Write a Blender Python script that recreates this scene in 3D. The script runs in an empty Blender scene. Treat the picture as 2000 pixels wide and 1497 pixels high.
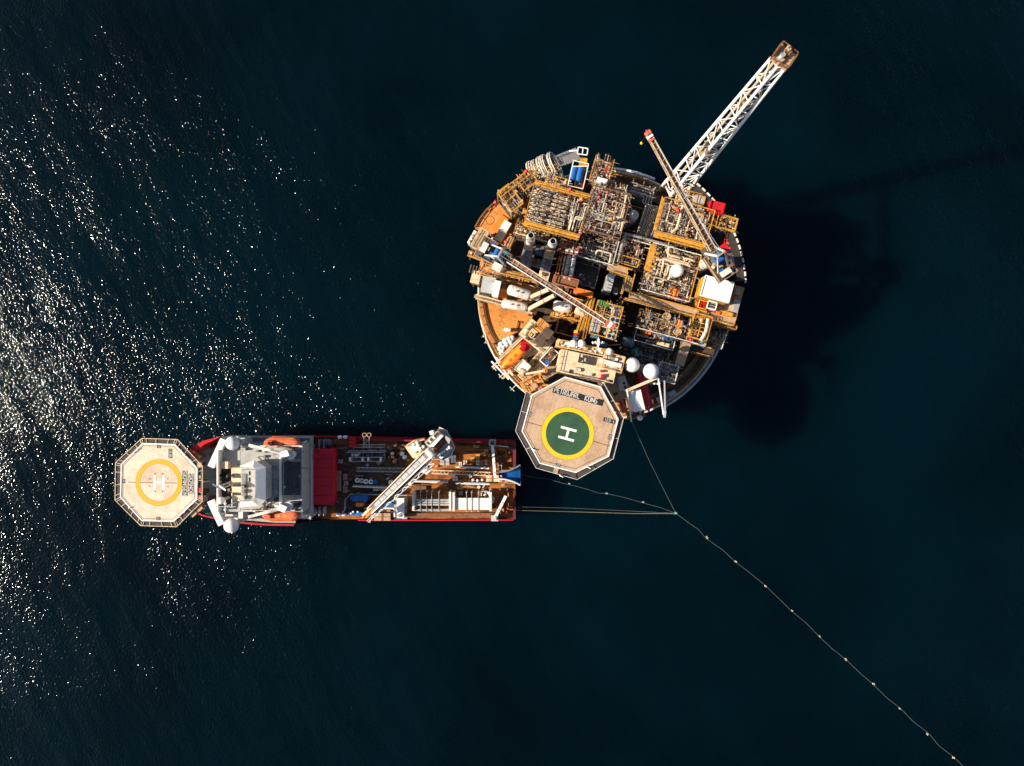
import bpy, math, random
from mathutils import Vector, Matrix
R = math.radians
sc = bpy.context.scene
# ---------------------------------------------------------------- camera, light, exposure
CAMZ = 217.0
F = 1386.0
cam_d = bpy.data.cameras.new('camera'); cam = bpy.data.objects.new('camera', cam_d)
sc.collection.objects.link(cam); sc.camera = cam
cam.location = (0, 0, CAMZ); cam.rotation_euler = (0, 0, 0)
cam_d.sensor_width = 36; cam_d.lens = 36 * F / 2000; cam_d.clip_end = 60000
SUN_EL, SUN_AZ = 34.0, 183.5        # azimuth of the sun seen from the scene, counter-clockwise from +x
w = bpy.data.worlds.new('World'); sc.world = w; w.use_nodes = True
nt = w.node_tree; bg = nt.nodes['Background']
sky = nt.nodes.new('ShaderNodeTexSky'); sky.sky_type = 'NISHITA'; sky.sun_disc = False
sky.sun_elevation = R(SUN_EL); sky.sun_rotation = R(90 - SUN_AZ); sky.altitude = 50
nt.links.new(sky.outputs[0], bg.inputs[0]); bg.inputs[1].default_value = 0.06
sd = bpy.data.lights.new('sun', 'SUN'); sun = bpy.data.objects.new('sun', sd); sc.collection.objects.link(sun)
sd.energy = 5.0; sd.angle = R(0.53); sd.color = (1.0, 0.85, 0.66)
d = Vector((math.cos(R(SUN_AZ)) * math.cos(R(SUN_EL)), math.sin(R(SUN_AZ)) * math.cos(R(SUN_EL)), math.sin(R(SUN_EL))))
sun.rotation_euler = d.to_track_quat('Z', 'Y').to_euler(); sun.location = d * 300
sc.view_settings.view_transform = 'Standard'; sc.view_settings.look = 'None'
sc.view_settings.gamma = 1; sc.view_settings.exposure = 0.85
sc.cycles.max_bounces = 5; sc.cycles.diffuse_bounces = 2; sc.cycles.glossy_bounces = 2
sc.cycles.transparent_max_bounces = 6
sc.cycles.use_denoising = True
rnd = random.Random(7)

# ---------------------------------------------------------------- materials
MATS = {}
def mat(name, c, c2=None, amt=0.4, sc_=0.6, rough=0.6, metal=0.0, fine=0.25, bump=0.0, spec=0.4):
    """paint with large stains of colour c2 and fine grime"""
    m = bpy.data.materials.new(name); m.use_nodes = True; n = m.node_tree.nodes; l = m.node_tree.links
    b = n['Principled BSDF']; b.inputs['Roughness'].default_value = rough; b.inputs['Metallic'].default_value = metal
    b.inputs['Specular IOR Level'].default_value = spec
    g = n.new('ShaderNodeNewGeometry')
    t = n.new('ShaderNodeTexNoise'); t.inputs['Scale'].default_value = sc_; t.inputs['Detail'].default_value = 7; t.inputs['Roughness'].default_value = 0.65
    l.new(g.outputs['Position'], t.inputs['Vector'])
    r = n.new('ShaderNodeValToRGB'); r.color_ramp.elements[0].position = 0.62 - 0.3 * amt; r.color_ramp.elements[1].position = 0.78 - 0.2 * amt
    l.new(t.outputs['Fac'], r.inputs[0])
    if c2 is None: c2 = (c[0] * .55, c[1] * .48, c[2] * .4)
    mx = n.new('ShaderNodeMix'); mx.data_type = 'RGBA'
    mx.inputs[6].default_value = (*c, 1); mx.inputs[7].default_value = (*c2, 1)
    l.new(r.outputs[0], mx.inputs[0])
    t2 = n.new('ShaderNodeTexNoise'); t2.inputs['Scale'].default_value = 3.1; t2.inputs['Detail'].default_value = 5
    l.new(g.outputs['Position'], t2.inputs['Vector'])
    mr = n.new('ShaderNodeMapRange'); mr.inputs[1].default_value = .35; mr.inputs[2].default_value = .7
    mr.inputs[3].default_value = 1 + fine * .3; mr.inputs[4].default_value = 1 - fine
    l.new(t2.outputs['Fac'], mr.inputs[0])
    mm = n.new('ShaderNodeVectorMath'); mm.operation = 'SCALE'
    l.new(mx.outputs[2], mm.inputs[0]); l.new(mr.outputs[0], mm.inputs['Scale'])
    l.new(mm.outputs[0], b.inputs['Base Color'])
    if bump:
        bp = n.new('ShaderNodeBump'); bp.inputs['Strength'].default_value = bump; bp.inputs['Distance'].default_value = .1
        l.new(t2.outputs['Fac'], bp.inputs['Height']); l.new(bp.outputs[0], b.inputs['Normal'])
    MATS[name] = m
    return m
mat('white', (.74, .71, .66), (.42, .30, .19), .35, rough=.45)
mat('clean_white', (.82, .82, .80), (.7, .68, .64), .3, rough=.35, fine=.06)
mat('cream', (.68, .55, .38), (.40, .24, .12), .4)
mat('pipe_white', (.70, .60, .46), (.34, .19, .09), .55, 1.4, rough=.4)
mat('pipe_grey', (.33, .31, .29), (.16, .12, .09), .4, 1.2, rough=.4)
mat('galv', (.40, .40, .40), (.2, .17, .14), .4, 1.1, rough=.4, metal=.3)
mat('grey', (.20, .20, .21), (.10, .09, .08), .4)
mat('light_grey', (.40, .42, .44), (.26, .24, .22), .35)
mat('dark', (.035, .032, .032), (.07, .045, .03), .4, 1.0)
mat('grating', (.055, .040, .028), (.16, .08, .035), .45, .9, rough=.8)
mat('yellow', (.64, .32, .035), (.32, .14, .035), .55, 1.0)
mat('gold', (.68, .36, .006), (.6, .3, .01), .2, rough=.7, fine=.1)
mat('roof_red', (.68, .012, .035), (.4, .01, .03), .35, .3, fine=.12)
mat('coral', (.60, .13, .055), (.5, .1, .05), .3, .6)
mat('bright_yellow', (.72, .47, .01), (.62, .42, .02), .2, rough=.7, fine=.1)
mat('orange_deck', (.60, .27, .065), (.32, .12, .03), .45, .35, rough=.8)
mat('ship_deck', (.30, .10, .022), (.11, .038, .015), .5, .3, rough=.8, fine=.45)
mat('grey_deck', (.40, .40, .39), (.25, .24, .23), .4, .3, rough=.75)
mat('tan_deck', (.52, .40, .25), (.32, .2, .1), .35, .3, rough=.8)
mat('red', (.55, .012, .02), (.3, .02, .02), .25, .5, rough=.45)
mat('hull_red', (.50, .01, .035), (.25, .02, .02), .25, .4, rough=.4)
mat('pale_red', (.50, .13, .07), (.36, .10, .05), .3)
mat('orange', (.80, .20, .02), (.55, .12, .02), .25, .9, rough=.5)
mat('boat_orange', (.85, .30, .025), (.7, .2, .02), .25, .9, rough=.35, fine=.1)
mat('boat_red_orange', (.72, .11, .03), (.5, .1, .03), .3, .9, rough=.35, fine=.1)
mat('boat_red', (.45, .006, .012), (.3, .01, .01), .25, .9, rough=.3, fine=.1)
mat('blue', (.01, .12, .42), (.01, .06, .22), .3, .9, rough=.45)
mat('blue_grey', (.08, .14, .2), (.04, .07, .1), .3, .9)
mat('green', (.09, .25, .07), (.05, .15, .05), .3)
mat('teal', (.01, .14, .13), (.01, .09, .09), .3)
mat('pad_green', (.026, .088, .042), (.018, .062, .034), .5, .25, rough=.85, fine=.15)
mat('rust', (.23, .10, .045), (.12, .05, .025), .5, 1.3, rough=.8)
mat('dark_red', (.16, .012, .022), (.08, .02, .02), .4, .5)
mat('charcoal', (.055, .055, .068), (.03, .03, .035), .4, .6)
mat('dark_brown', (.13, .075, .045), (.05, .03, .02), .6, .5, rough=.85, fine=.45)
mat('brown', (.13, .09, .065), (.07, .045, .03), .5, .9, rough=.8)
mat('tan', (.44, .31, .19), (.30, .19, .1), .4, .9)
mat('black', (.012, .012, .012), (.02, .02, .02), .2, rough=.7)
mat('rope', (.20, .23, .21), (.3, .28, .2), .3, rough=.9)
mat('float_white', (.75, .66, .52), (.6, .4, .2), .3)
mat('hull_dark', (.035, .03, .03), (.06, .03, .02), .4)

def plated(name, c, c2, ang, sx, sy, line=.62):
    """plating: boards/plates with thin seams in world space"""
    m = mat(name, c, c2, .65 if name == 'ship_deck_p' else .45, .22, rough=.8, fine=.2)
    n = m.node_tree.nodes; l = m.node_tree.links; b = n['Principled BSDF']
    src = b.inputs['Base Color'].links[0].from_socket
    g = n.new('ShaderNodeNewGeometry'); mp = n.new('ShaderNodeMapping'); mp.inputs['Rotation'].default_value = (0, 0, R(ang))
    l.new(g.outputs['Position'], mp.inputs[0])
    br = n.new('ShaderNodeTexBrick'); br.offset = 0.0 if sy > 8 else .5
    br.inputs['Scale'].default_value = 1; br.inputs['Brick Width'].default_value = sx; br.inputs['Row Height'].default_value = sy
    br.inputs['Mortar Size'].default_value = .045; br.inputs['Mortar Smooth'].default_value = .4
    br.inputs['Color1'].default_value = (1, 1, 1, 1); br.inputs['Color2'].default_value = (.88, .87, .86, 1); br.inputs['Mortar'].default_value = (line, line, line, 1)
    l.new(mp.outputs[0], br.inputs[0])
    mu = n.new('ShaderNodeMix'); mu.data_type = 'RGBA'; mu.blend_type = 'MULTIPLY'; mu.inputs[0].default_value = 1
    l.new(src, mu.inputs[6]); l.new(br.outputs['Color'], mu.inputs[7]); l.new(mu.outputs[2], b.inputs['Base Color'])
    return m
plated('heli_tan', (.52, .36, .245), (.36, .23, .15), 15, 30, 1.05, .78)
MATS['heli_tan'].node_tree.nodes['Mapping'].inputs['Rotation'].default_value = (0, 0, R(105))
plated('heli_cream', (.72, .62, .51), (.56, .42, .30), 0, 30, 1.4, .9)
plated('ship_deck_p', (.40, .13, .02), (.08, .03, .012), 1, 6, 3, .5)
plated('orange_deck_p', (.64, .27, .06), (.46, .17, .035), 15, 5, 3.4, .6)

def net_mat():
    m = bpy.data.materials.new('netting'); m.use_nodes = True; n = m.node_tree.nodes; l = m.node_tree.links
    b = n['Principled BSDF']; b.inputs['Base Color'].default_value = (.07, .06, .06, 1); b.inputs['Roughness'].default_value = .9
    tr = n.new('ShaderNodeBsdfTransparent'); mx = n.new('ShaderNodeMixShader'); mx.inputs[0].default_value = .78
    l.new(tr.outputs[0], mx.inputs[1]); l.new(b.outputs[0], mx.inputs[2]); l.new(mx.outputs[0], n['Material Output'].inputs[0])
    MATS['netting'] = m
net_mat()
def glass_mat():
    m = bpy.data.materials.new('window_glass'); m.use_nodes = True; b = m.node_tree.nodes['Principled BSDF']
    b.inputs['Base Color'].default_value = (.012, .02, .03, 1); b.inputs['Roughness'].default_value = .08
    MATS['window_glass'] = m
glass_mat()

# ---------------------------------------------------------------- pixel <-> world at a given height, mesh builder
def W(px, py, z): k = (CAMZ - z) / F; return Vector(((px - 1000) * k, (748.5 - py) * k, z))
def K(z): return (CAMZ - z) / F
def Q(X, Y): return (900 + .37408 * X, 280 + .37408 * Y)

class MB:
    def __init__(s, root=None): s.v = []; s.f = []; s.root = root
    def add(s, vs, fs):
        b = len(s.v); s.v += [tuple(v) for v in vs]; s.f += [tuple(b + i for i in f) for f in fs]; return s
    def box(s, c, size, rz=0.0, M=None):
        x, y, z = [a / 2 for a in size]; vs = []
        ca, sa = math.cos(rz), math.sin(rz)
        for dx, dy, dz in ((-x,-y,-z),(x,-y,-z),(x,y,-z),(-x,y,-z),(-x,-y,z),(x,-y,z),(x,y,z),(-x,y,z)):
            p = Vector((dx*ca - dy*sa, dx*sa + dy*ca, dz)) + Vector(c)
            vs.append(M @ p if M else p)
        return s.add(vs, ((0,3,2,1),(4,5,6,7),(0,1,5,4),(1,2,6,5),(2,3,7,6),(3,0,4,7)))
    def bz(s, x, y, w, h, z0, z1, rz=0.0): return s.box((x, y, (z0+z1)/2), (w, h, z1-z0), rz)
    def ring(s, c, ax, r, n, up=None):
        ax = Vector(ax).normalized(); t = Vector((0,0,1)) if abs(ax.z) < .9 else Vector((1,0,0))
        a = ax.cross(t).normalized(); b = ax.cross(a)
        return [Vector(c) + a*math.cos(2*math.pi*i/n)*r + b*math.sin(2*math.pi*i/n)*r for i in range(n)]
    def cyl(s, p0, p1, r0, r1=None, n=10, caps=True):
        r1 = r0 if r1 is None else r1; p0 = Vector(p0); p1 = Vector(p1); ax = p1 - p0
        if ax.length < 1e-6: return s
        vs = s.ring(p0, ax, r0, n) + s.ring(p1, ax, r1, n)
        fs = [(i, n+i, n+(i+1) % n, (i+1) % n) for i in range(n)]
        if caps: fs += [tuple(range(n)), tuple(range(2*n-1, n-1, -1))]
        return s.add(vs, fs)
    def bar(s, p0, p1, t=.1, t2=None):
        p0 = Vector(p0); p1 = Vector(p1); ax = (p1-p0)
        if ax.length < 1e-6: return s
        ax.normalize(); t2 = t2 or t; u = Vector((0,0,1)) if abs(ax.z) < .95 else Vector((1,0,0))
        a = ax.cross(u).normalized()*t/2; b = ax.cross(a).normalized()*t2/2
        vs = [p0-a-b, p0+a-b, p0+a+b, p0-a+b, p1-a-b, p1+a-b, p1+a+b, p1-a+b]
        return s.add(vs, ((0,3,2,1),(4,5,6,7),(0,1,5,4),(1,2,6,5),(2,3,7,6),(3,0,4,7)))
    def tube(s, pts, r, n=8):
        """round pipe through points, bends rounded by a short chamfer"""
        P = [Vector(p) for p in pts]; out = [P[0]]
        for i in range(1, len(P)-1):
            a = P[i-1]-P[i]; b = P[i+1]-P[i]; q = min(r*2.2, a.length*.45, b.length*.45)
            pa = P[i]+a.normalized()*q; pb = P[i]+b.normalized()*q
            out += [pa, (pa+pb)/2*.55 + P[i]*.45, pb]
        out.append(P[-1]); rings = []
        for i, p in enumerate(out):
            d0 = (out[i]-out[i-1]) if i else (out[1]-out[0]); d1 = (out[i+1]-out[i]) if i < len(out)-1 else d0
            ax = (d0.normalized()+d1.normalized())
            rings.append((p, ax.normalized() if ax.length > 1e-4 else d0.normalized()))
        vs = []; a = None
        for p, ax in rings:
            if a is None:
                t = Vector((0,0,1)) if abs(ax.z) < .9 else Vector((1,0,0)); a = ax.cross(t).normalized()
            else:
                a = (a - ax*a.dot(ax)); a = a.normalized() if a.length > 1e-5 else ax.orthogonal().normalized()
            b = ax.cross(a)
            vs += [p + a*math.cos(2*math.pi*i/n)*r + b*math.sin(2*math.pi*i/n)*r for i in range(n)]
        fs = []
        for k in range(len(rings)-1):
            fs += [(k*n+i, k*n+(i+1) % n, (k+1)*n+(i+1) % n, (k+1)*n+i) for i in range(n)]
        m = (len(rings)-1)*n
        fs += [tuple(range(n-1, -1, -1)), tuple(range(m, m+n))]
        return s.add(vs, fs)
    def sphere(s, c, r, nu=16, nv=10, lo=-90, hi=90, sz=1.0):
        c = Vector(c); vs = []; fs = []
        for j in range(nv+1):
            th = R(lo + (hi-lo)*j/nv)
            for i in range(nu):
                ph = 2*math.pi*i/nu; vs.append(c + Vector((math.cos(th)*math.cos(ph)*r, math.cos(th)*math.sin(ph)*r, math.sin(th)*r*sz)))
        for j in range(nv):
            for i in range(nu): fs.append((j*nu+i, j*nu+(i+1) % nu, (j+1)*nu+(i+1) % nu, (j+1)*nu+i))
        return s.add(vs, fs)
    def prism(s, poly, z0, z1):
        n = len(poly)
        ar = sum(poly[i][0]*poly[(i+1) % n][1]-poly[(i+1) % n][0]*poly[i][1] for i in range(n))
        if ar < 0: poly = poly[::-1]
        vs = [(p[0], p[1], z0) for p in poly]+[(p[0], p[1], z1) for p in poly]
        return s.add(vs, [tuple(range(n-1, -1, -1)), tuple(range(n, 2*n))]+[(i, (i+1) % n, n+(i+1) % n, n+i) for i in range(n)])
    def annulus(s, c, r0, r1, z0, z1, a0=0, a1=360, n=64, cx=None):
        vs = []; fs = []; full = abs(a1-a0) >= 360; m = n if full else n+1
        for i in range(m):
            a = R(a0+(a1-a0)*i/n); ca, sa = math.cos(a), math.sin(a)
            vs += [(c[0]+ca*r0, c[1]+sa*r0, z0), (c[0]+ca*r1, c[1]+sa*r1, z0), (c[0]+ca*r1, c[1]+sa*r1, z1), (c[0]+ca*r0, c[1]+sa*r0, z1)]
        for i in range(n if full else n):
            j = (i+1) % m
            if not full and i == n: break
            a, b = i*4, j*4
            fs += [(a, a+1, b+1, b), (a+1, a+2, b+2, b+1), (a+2, a+3, b+3, b+2), (a+3, a, b, b+3)]
        if not full: fs += [(0, 3, 2, 1), (n*4, n*4+1, n*4+2, n*4+3)]
        return s.add(vs, fs)
    def torus(s, c, ax, R1, r, n=24, m=6):
        pts = s.ring(c, ax, R1, n); ax = Vector(ax).normalized(); c = Vector(c); vs = []
        for p in pts:
            o = (p-c).normalized()
            vs += [p + o*math.cos(2*math.pi*k/m)*r + ax*math.sin(2*math.pi*k/m)*r for k in range(m)]
        return s.add(vs, [(i*m+k, i*m+(k+1) % m, ((i+1) % n)*m+(k+1) % m, ((i+1) % n)*m+k) for i in range(n) for k in range(m)])
    def capsule(s, p0, p1, r, n=14, cap=.45):
        p0 = Vector(p0); p1 = Vector(p1); ax = (p1-p0).normalized(); prof = []
        for a in (80, 60, 35, 0): prof.append((p0 + ax*(-math.sin(R(a))*r*cap), math.cos(R(a))*r))
        for a in (0, 35, 60, 80): prof.append((p1 + ax*(math.sin(R(a))*r*cap), math.cos(R(a))*r))
        vs = []
        for p, q in prof: vs += s.ring(p, ax, q, n)
        fs = [(k*n+i, (k+1)*n+i, (k+1)*n+(i+1) % n, k*n+(i+1) % n) for k in range(len(prof)-1) for i in range(n)]
        m = (len(prof)-1)*n; fs += [tuple(range(n)), tuple(range(m+n-1, m-1, -1))]
        return s.add(vs, fs)
    def rail(s, pts, z, h=1.1, t=.09, step=2.0, closed=False):
        P = [Vector((p[0], p[1], z)) for p in pts]
        if closed: P.append(P[0])
        for a, b in zip(P, P[1:]):
            L = (b-a).length; k = max(1, int(L/step))
            for hh in (h, h*.55): s.bar(a+Vector((0,0,hh)), b+Vector((0,0,hh)), t)
            for i in range(k+1):
                p = a.lerp(b, i/k); s.bar(p, p+Vector((0,0,h)), t)
        return s
    def build(s, name, m, parent=None, smooth=False, world=False):
        me = bpy.data.meshes.new(name); vs = s.v
        if world and parent is not None:
            inv = INV[parent.name]
            vs = [inv @ Vector(v) for v in vs]
        me.from_pydata(vs, [], s.f); me.materials.append(MATS[m]); me.validate()
        o = bpy.data.objects.new(name, me); sc.collection.objects.link(o)
        if parent is not None: o.parent = parent
        if smooth:
            me.shade_smooth() if hasattr(me, 'shade_smooth') else None
            try: me.set_sharp_from_angle(angle=R(40))
            except Exception: pass
        return o

INV = {}
def thing(name, label, cat, loc=(0,0,0), ang=0.0, group=None):
    """ang: clockwise degrees as seen in the picture"""
    o = bpy.data.objects.new(name, None); sc.collection.objects.link(o); o.empty_display_size = .5
    o.location = Vector(loc); o.rotation_euler = (0, 0, -R(ang))
    INV[o.name] = (Matrix.Translation(Vector(loc)) @ Matrix.Rotation(-R(ang), 4, 'Z')).inverted()
    o['label'] = label; o['category'] = cat
    if group: o['group'] = group
    return o
def tag(o, label, cat, group=None):
    o['label'] = label; o['category'] = cat
    if group: o['group'] = group
    return o
def copy_tree(o, parent=None):
    c = o.copy(); sc.collection.objects.link(c); c.parent = parent
    if parent is not None: c.matrix_parent_inverse = o.matrix_parent_inverse.copy()
    for ch in [x for x in o.children]: copy_tree(ch, c)
    return c
GLYPH = {  # strokes on a 4 x 6 grid
 'P': ['0006', '0646', '4643', '4303'], 'E': ['0006', '0646', '0333', '0040'], 'T': ['0646', '2620'], 'R': ['0006', '0646', '4643', '4303', '1340'],
 'O': ['0006', '0646', '4640', '4000'], 'J': ['4640', '4000', '0002'], 'A': ['0006', '0646', '4640', '0343'], 'L': ['0006', '0040'],
 'K': ['0006', '0346', '0340'], 'N': ['0006', '0640', '4046'], 'G': ['4606', '0600', '0040', '4043', '4323'], 'S': ['4606', '0603', '0343', '4340', '4000'],
 'I': ['2026'], 'D': ['0006', '0636', '3645', '4541', '4130', '3000'], '1': ['2026', '1526'], '2': ['0646', '4643', '4303', '0300', '0040'],
 '8': ['0006', '0646', '4640', '4000', '0343'], '.': ['1011'], 't': ['1610', '1040', '0434'], 'H': ['0006', '4046', '0343']}
def lettering(txt, name, m, parent, c, width, height, rz, z, bold=.9):
    """flat painted block letters filling width x height, centred on c (parent's own frame)"""
    adv = [2.2 if ch in 'I.' else 5.7 for ch in txt]; tot = sum(adv)-1.0; kx = width/tot; ky = height/6.9; q = MB(); x0 = 0
    for ch, a in zip(txt, adv):
        for st in GLYPH.get(ch, []):
            ax, ay, bx, by = [int(v) for v in st]; off = -2 if ch == 'I' else -1 if ch == '.' else 0
            pts = [((x0+.45+(px+off)*.97-tot/2)*kx, (py-3)*ky) for px, py in ((ax, ay), (bx, by))]
            P = [Vector((c[0]+x*math.cos(rz)-y*math.sin(rz), c[1]+x*math.sin(rz)+y*math.cos(rz), z)) for x, y in pts]
            e = (P[1]-P[0]).normalized()*min(kx, ky)*bold/2; q.bar(P[0]-e, P[1]+e, min(kx, ky)*bold*1.15, .008)
        x0 += a
    return q.build(name, m, parent)
def setting(o): o['kind'] = 'structure'; return o

# ---------------------------------------------------------------- sea
def sea():
    m = bpy.data.materials.new('sea_water'); m.use_nodes = True; n = m.node_tree.nodes; l = m.node_tree.links
    b = n['Principled BSDF']; b.inputs['Base Color'].default_value = (.0009, .0062, .0098, 1)
    b.inputs['Roughness'].default_value = .10; b.inputs['Specular Tint'].default_value = (.86, .95, 1, 1); b.inputs['IOR'].default_value = 1.33; b.inputs['Specular IOR Level'].default_value = .27
    b.inputs['Subsurface Weight'].default_value = 1; b.inputs['Subsurface Radius'].default_value = (2, 6, 8); b.inputs['Subsurface Scale'].default_value = 2.2; b.subsurface_method = 'BURLEY'
    g = n.new('ShaderNodeNewGeometry')
    def layer(scale, stretch, rot, detail, rough=.55, dist=0.0):
        mp = n.new('ShaderNodeMapping'); mp.inputs['Rotation'].default_value = (0, 0, R(rot)); mp.inputs['Scale'].default_value = (1, 1/stretch, 1); mp.vector_type = 'TEXTURE'
        l.new(g.outputs['Position'], mp.inputs[0])
        t = n.new('ShaderNodeTexNoise'); t.noise_dimensions = '3D'; t.inputs['Scale'].default_value = scale
        t.inputs['Detail'].default_value = detail; t.inputs['Roughness'].default_value = rough; t.inputs['Distortion'].default_value = dist
        l.new(mp.outputs[0], t.inputs[0]); return t.outputs['Fac']
    def math_(op, a, bb):
        q = n.new('ShaderNodeMath'); q.operation = op
        for i, x in enumerate((a, bb)):
            if isinstance(x, (int, float)): q.inputs[i].default_value = x
            else: l.new(x, q.inputs[i])
        return q.outputs[0]
    swell = layer(.10, .4, 28, 2)
    chop = layer(.36, .6, 36, 2)
    rip = layer(1.6, .75, 40, 1.5, .5)
    # gusts and slicks: where the ripples are strong or weak
    gust = layer(.022, .6, 50, 3, .6, .3)
    mr = n.new('ShaderNodeMapRange'); mr.inputs[1].default_value = .36; mr.inputs[2].default_value = .62
    mr.inputs[3].default_value = .6; mr.inputs[4].default_value = 1.12; l.new(gust, mr.inputs[0])
    h = math_('ADD', math_('MULTIPLY', swell, WAVE[0]), math_('MULTIPLY', mr.outputs[0], math_('ADD', math_('MULTIPLY', chop, WAVE[1]), math_('MULTIPLY', rip, WAVE[2]))))
    bp = n.new('ShaderNodeBump'); bp.inputs['Strength'].default_value = 1; bp.inputs['Distance'].default_value = 1
    l.new(h, bp.inputs['Height']); l.new(bp.outputs[0], b.inputs['Normal'])
    # slow colour drift of the deep water
    tone = layer(.012, 1, 10, 4)
    cr = n.new('ShaderNodeValToRGB'); cr.color_ramp.elements[0].position = .35; cr.color_ramp.elements[1].position = .68
    cr.color_ramp.elements[0].color = (.0001, .0025, .0046, 1); cr.color_ramp.elements[1].color = (.0001, .0060, .0108, 1)
    l.new(tone, cr.inputs[0]); l.new(cr.outputs[0], b.inputs['Base Color'])
    MATS['sea_water'] = m
    q = MB(); S = 15000
    q.add([(-S, -S, 0), (S, -S, 0), (S, S, 0), (-S, S, 0)], [(0, 1, 2, 3)])
    setting(q.build('sea', 'sea_water'))
WAVE = (.9, .21, .268)
sea()

# ================================================================ OFFSHORE PLATFORM
Z0 = 17.0                                            # weather deck
pc = Vector((25.5, 24.7, 0)); PR = 35.0
RZ = -R(15)
plat = thing('production_platform', 'huge round offshore production platform crowded with pipework, beside the supply ship', 'offshore platform', (pc.x, pc.y, 0))
def circ(r, a0=0, a1=360, n=96): return [(math.cos(R(a0+(a1-a0)*i/n))*r, math.sin(R(a0+(a1-a0)*i/n))*r) for i in range(n)]
def circw(r, a0, a1, n=24): return [(pc.x+math.cos(R(a0+(a1-a0)*i/n))*r, pc.y+math.sin(R(a0+(a1-a0)*i/n))*r) for i in range(n+1)]
q = MB(); q.cyl((0, 0, -8), (0, 0, 12), 30, 30, 96); q.cyl((0, 0, 12), (0, 0, 16.4), 30, 34.6, 96); q.build('hull', 'hull_dark', plat)
q = MB(); q.prism(circ(35.0), 16.4, Z0); q.build('weather_deck', 'orange_deck_p', plat)
q = MB(); q.annulus((0, 0), 34.75, 35.2, 16.6, 17.5, n=120); q.build('deck_edge', 'white', plat)
# pale rim pipe on the lower right and upper arcs
q = MB(); pts = [(math.cos(R(a))*35.7, math.sin(R(a))*35.7, 18.0) for a in range(-62, -12, 4)]; q.tube(pts, .42, 8)
q.build('rim_pipe', 'light_grey', plat, True)
q = MB(); pts = [(math.cos(R(a))*35.5, math.sin(R(a))*35.5, 18.2) for a in range(66, 96, 3)]; q.tube(pts, .36, 8)
q.build('rim_pipe', 'clean_white', plat, True)
# railings round the weather deck
for a0, a1, r, m in ((150, 246, 34.4, 'rust'), (160, 240, 33.6, 'brown'), (160, 240, 32.8, 'brown'), (160, 240, 32.0, 'rust'), (60, 110, 34.3, 'yellow'), (262, 350, 34.2, 'rust'), (0, 60, 34.4, 'white')):
    q = MB(); q.rail(circ(r, a0, a1, int((a1-a0)/4)), Z0, 1.1, .15, 2.2); q.build('railing', m, plat)
# small outriggers with lamps round the edge
for a in (150, 158, 199, 202, 214, 218.5, 226, 233, 100, 60, 44, -5, -28, -47):
    q = MB(); ca, sa = math.cos(R(a)), math.sin(R(a))
    big = a in (214, 218.5, 226); e_ = 37.2 if big else 35.9; g_ = .9 if big else .35; q.bar((ca*34.6, sa*34.6, 17.2), (ca*e_, sa*e_, 17.6), .2); q.bar((ca*(e_-.5)-sa*g_, sa*(e_-.5)+ca*g_, 17.6), (ca*(e_-.5)+sa*g_, sa*(e_-.5)-ca*g_, 17.6), .2)
    q.build('fairlead', 'white', plat)
# upper walkway on the right rim with dashed white edge
q = MB(); q.annulus((0, 0), 33.0, 35.0, 32.6, 32.85, 3, 50, 30); q.build('upper_walkway', 'dark', plat)
for k in range(17):
    a0 = 2+k*2.9; q = MB(); q.annulus((0, 0), 34.95, 35.15, 32.7, 33.6, a0, a0+1.9, 4); q.build('edge_panel', 'white', plat)
q = MB()
for a in range(4, 50, 6): q.cyl((math.cos(R(a))*33.8, math.sin(R(a))*33.8, 17), (math.cos(R(a))*33.8, math.sin(R(a))*33.8, 32.6), .35, n=8)
q.build('walkway_column', 'brown', plat)
for a0, a1 in ((-66, 20), (36, 100)):  # lower right sector is shade painted as dark brown, top sector brown deck
    q = MB(); q.annulus((0, 0), 29.4, 34.0, Z0+.004, Z0+.06, a0, a1, 40); q.build('side_deck', 'dark_brown', plat)
# inner darker plated deck, mezzanine at the top, brown coaming
q = MB(); q.annulus((0, 0), 29.6, 31.4, Z0, Z0+1.6, 40, 95, 20); q.build('coaming', 'brown', plat)
q = MB(); q.annulus((0, 0), 31.0, 32.2, Z0, Z0+1.0, -66, -10, 20); q.build('coaming', 'rust', plat)
q = MB(); q.prism(circ(29.5), Z0+.1, Z0+.25); q.build('inner_deck', 'grating', plat)

# ---- helpers working in merged-view pixels (Q) and platform angle
def QT(name, label, cat, X, Y, z, ang=15, group=None): return thing(name, label, cat, W(*Q(X, Y), z), ang, group)
def ql(n, z): return n * .37408 * K(z)              # length in view units -> metres at height z

def columns(root, w, h, z0, depth, m='brown', t=.45):
    for sx in (-1, 1):
        for sy in (-1, 1):
            MB().bz(sx*(w/2-t), sy*(h/2-t), t, t, -depth, 0, 0).build('column', m, root)

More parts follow.
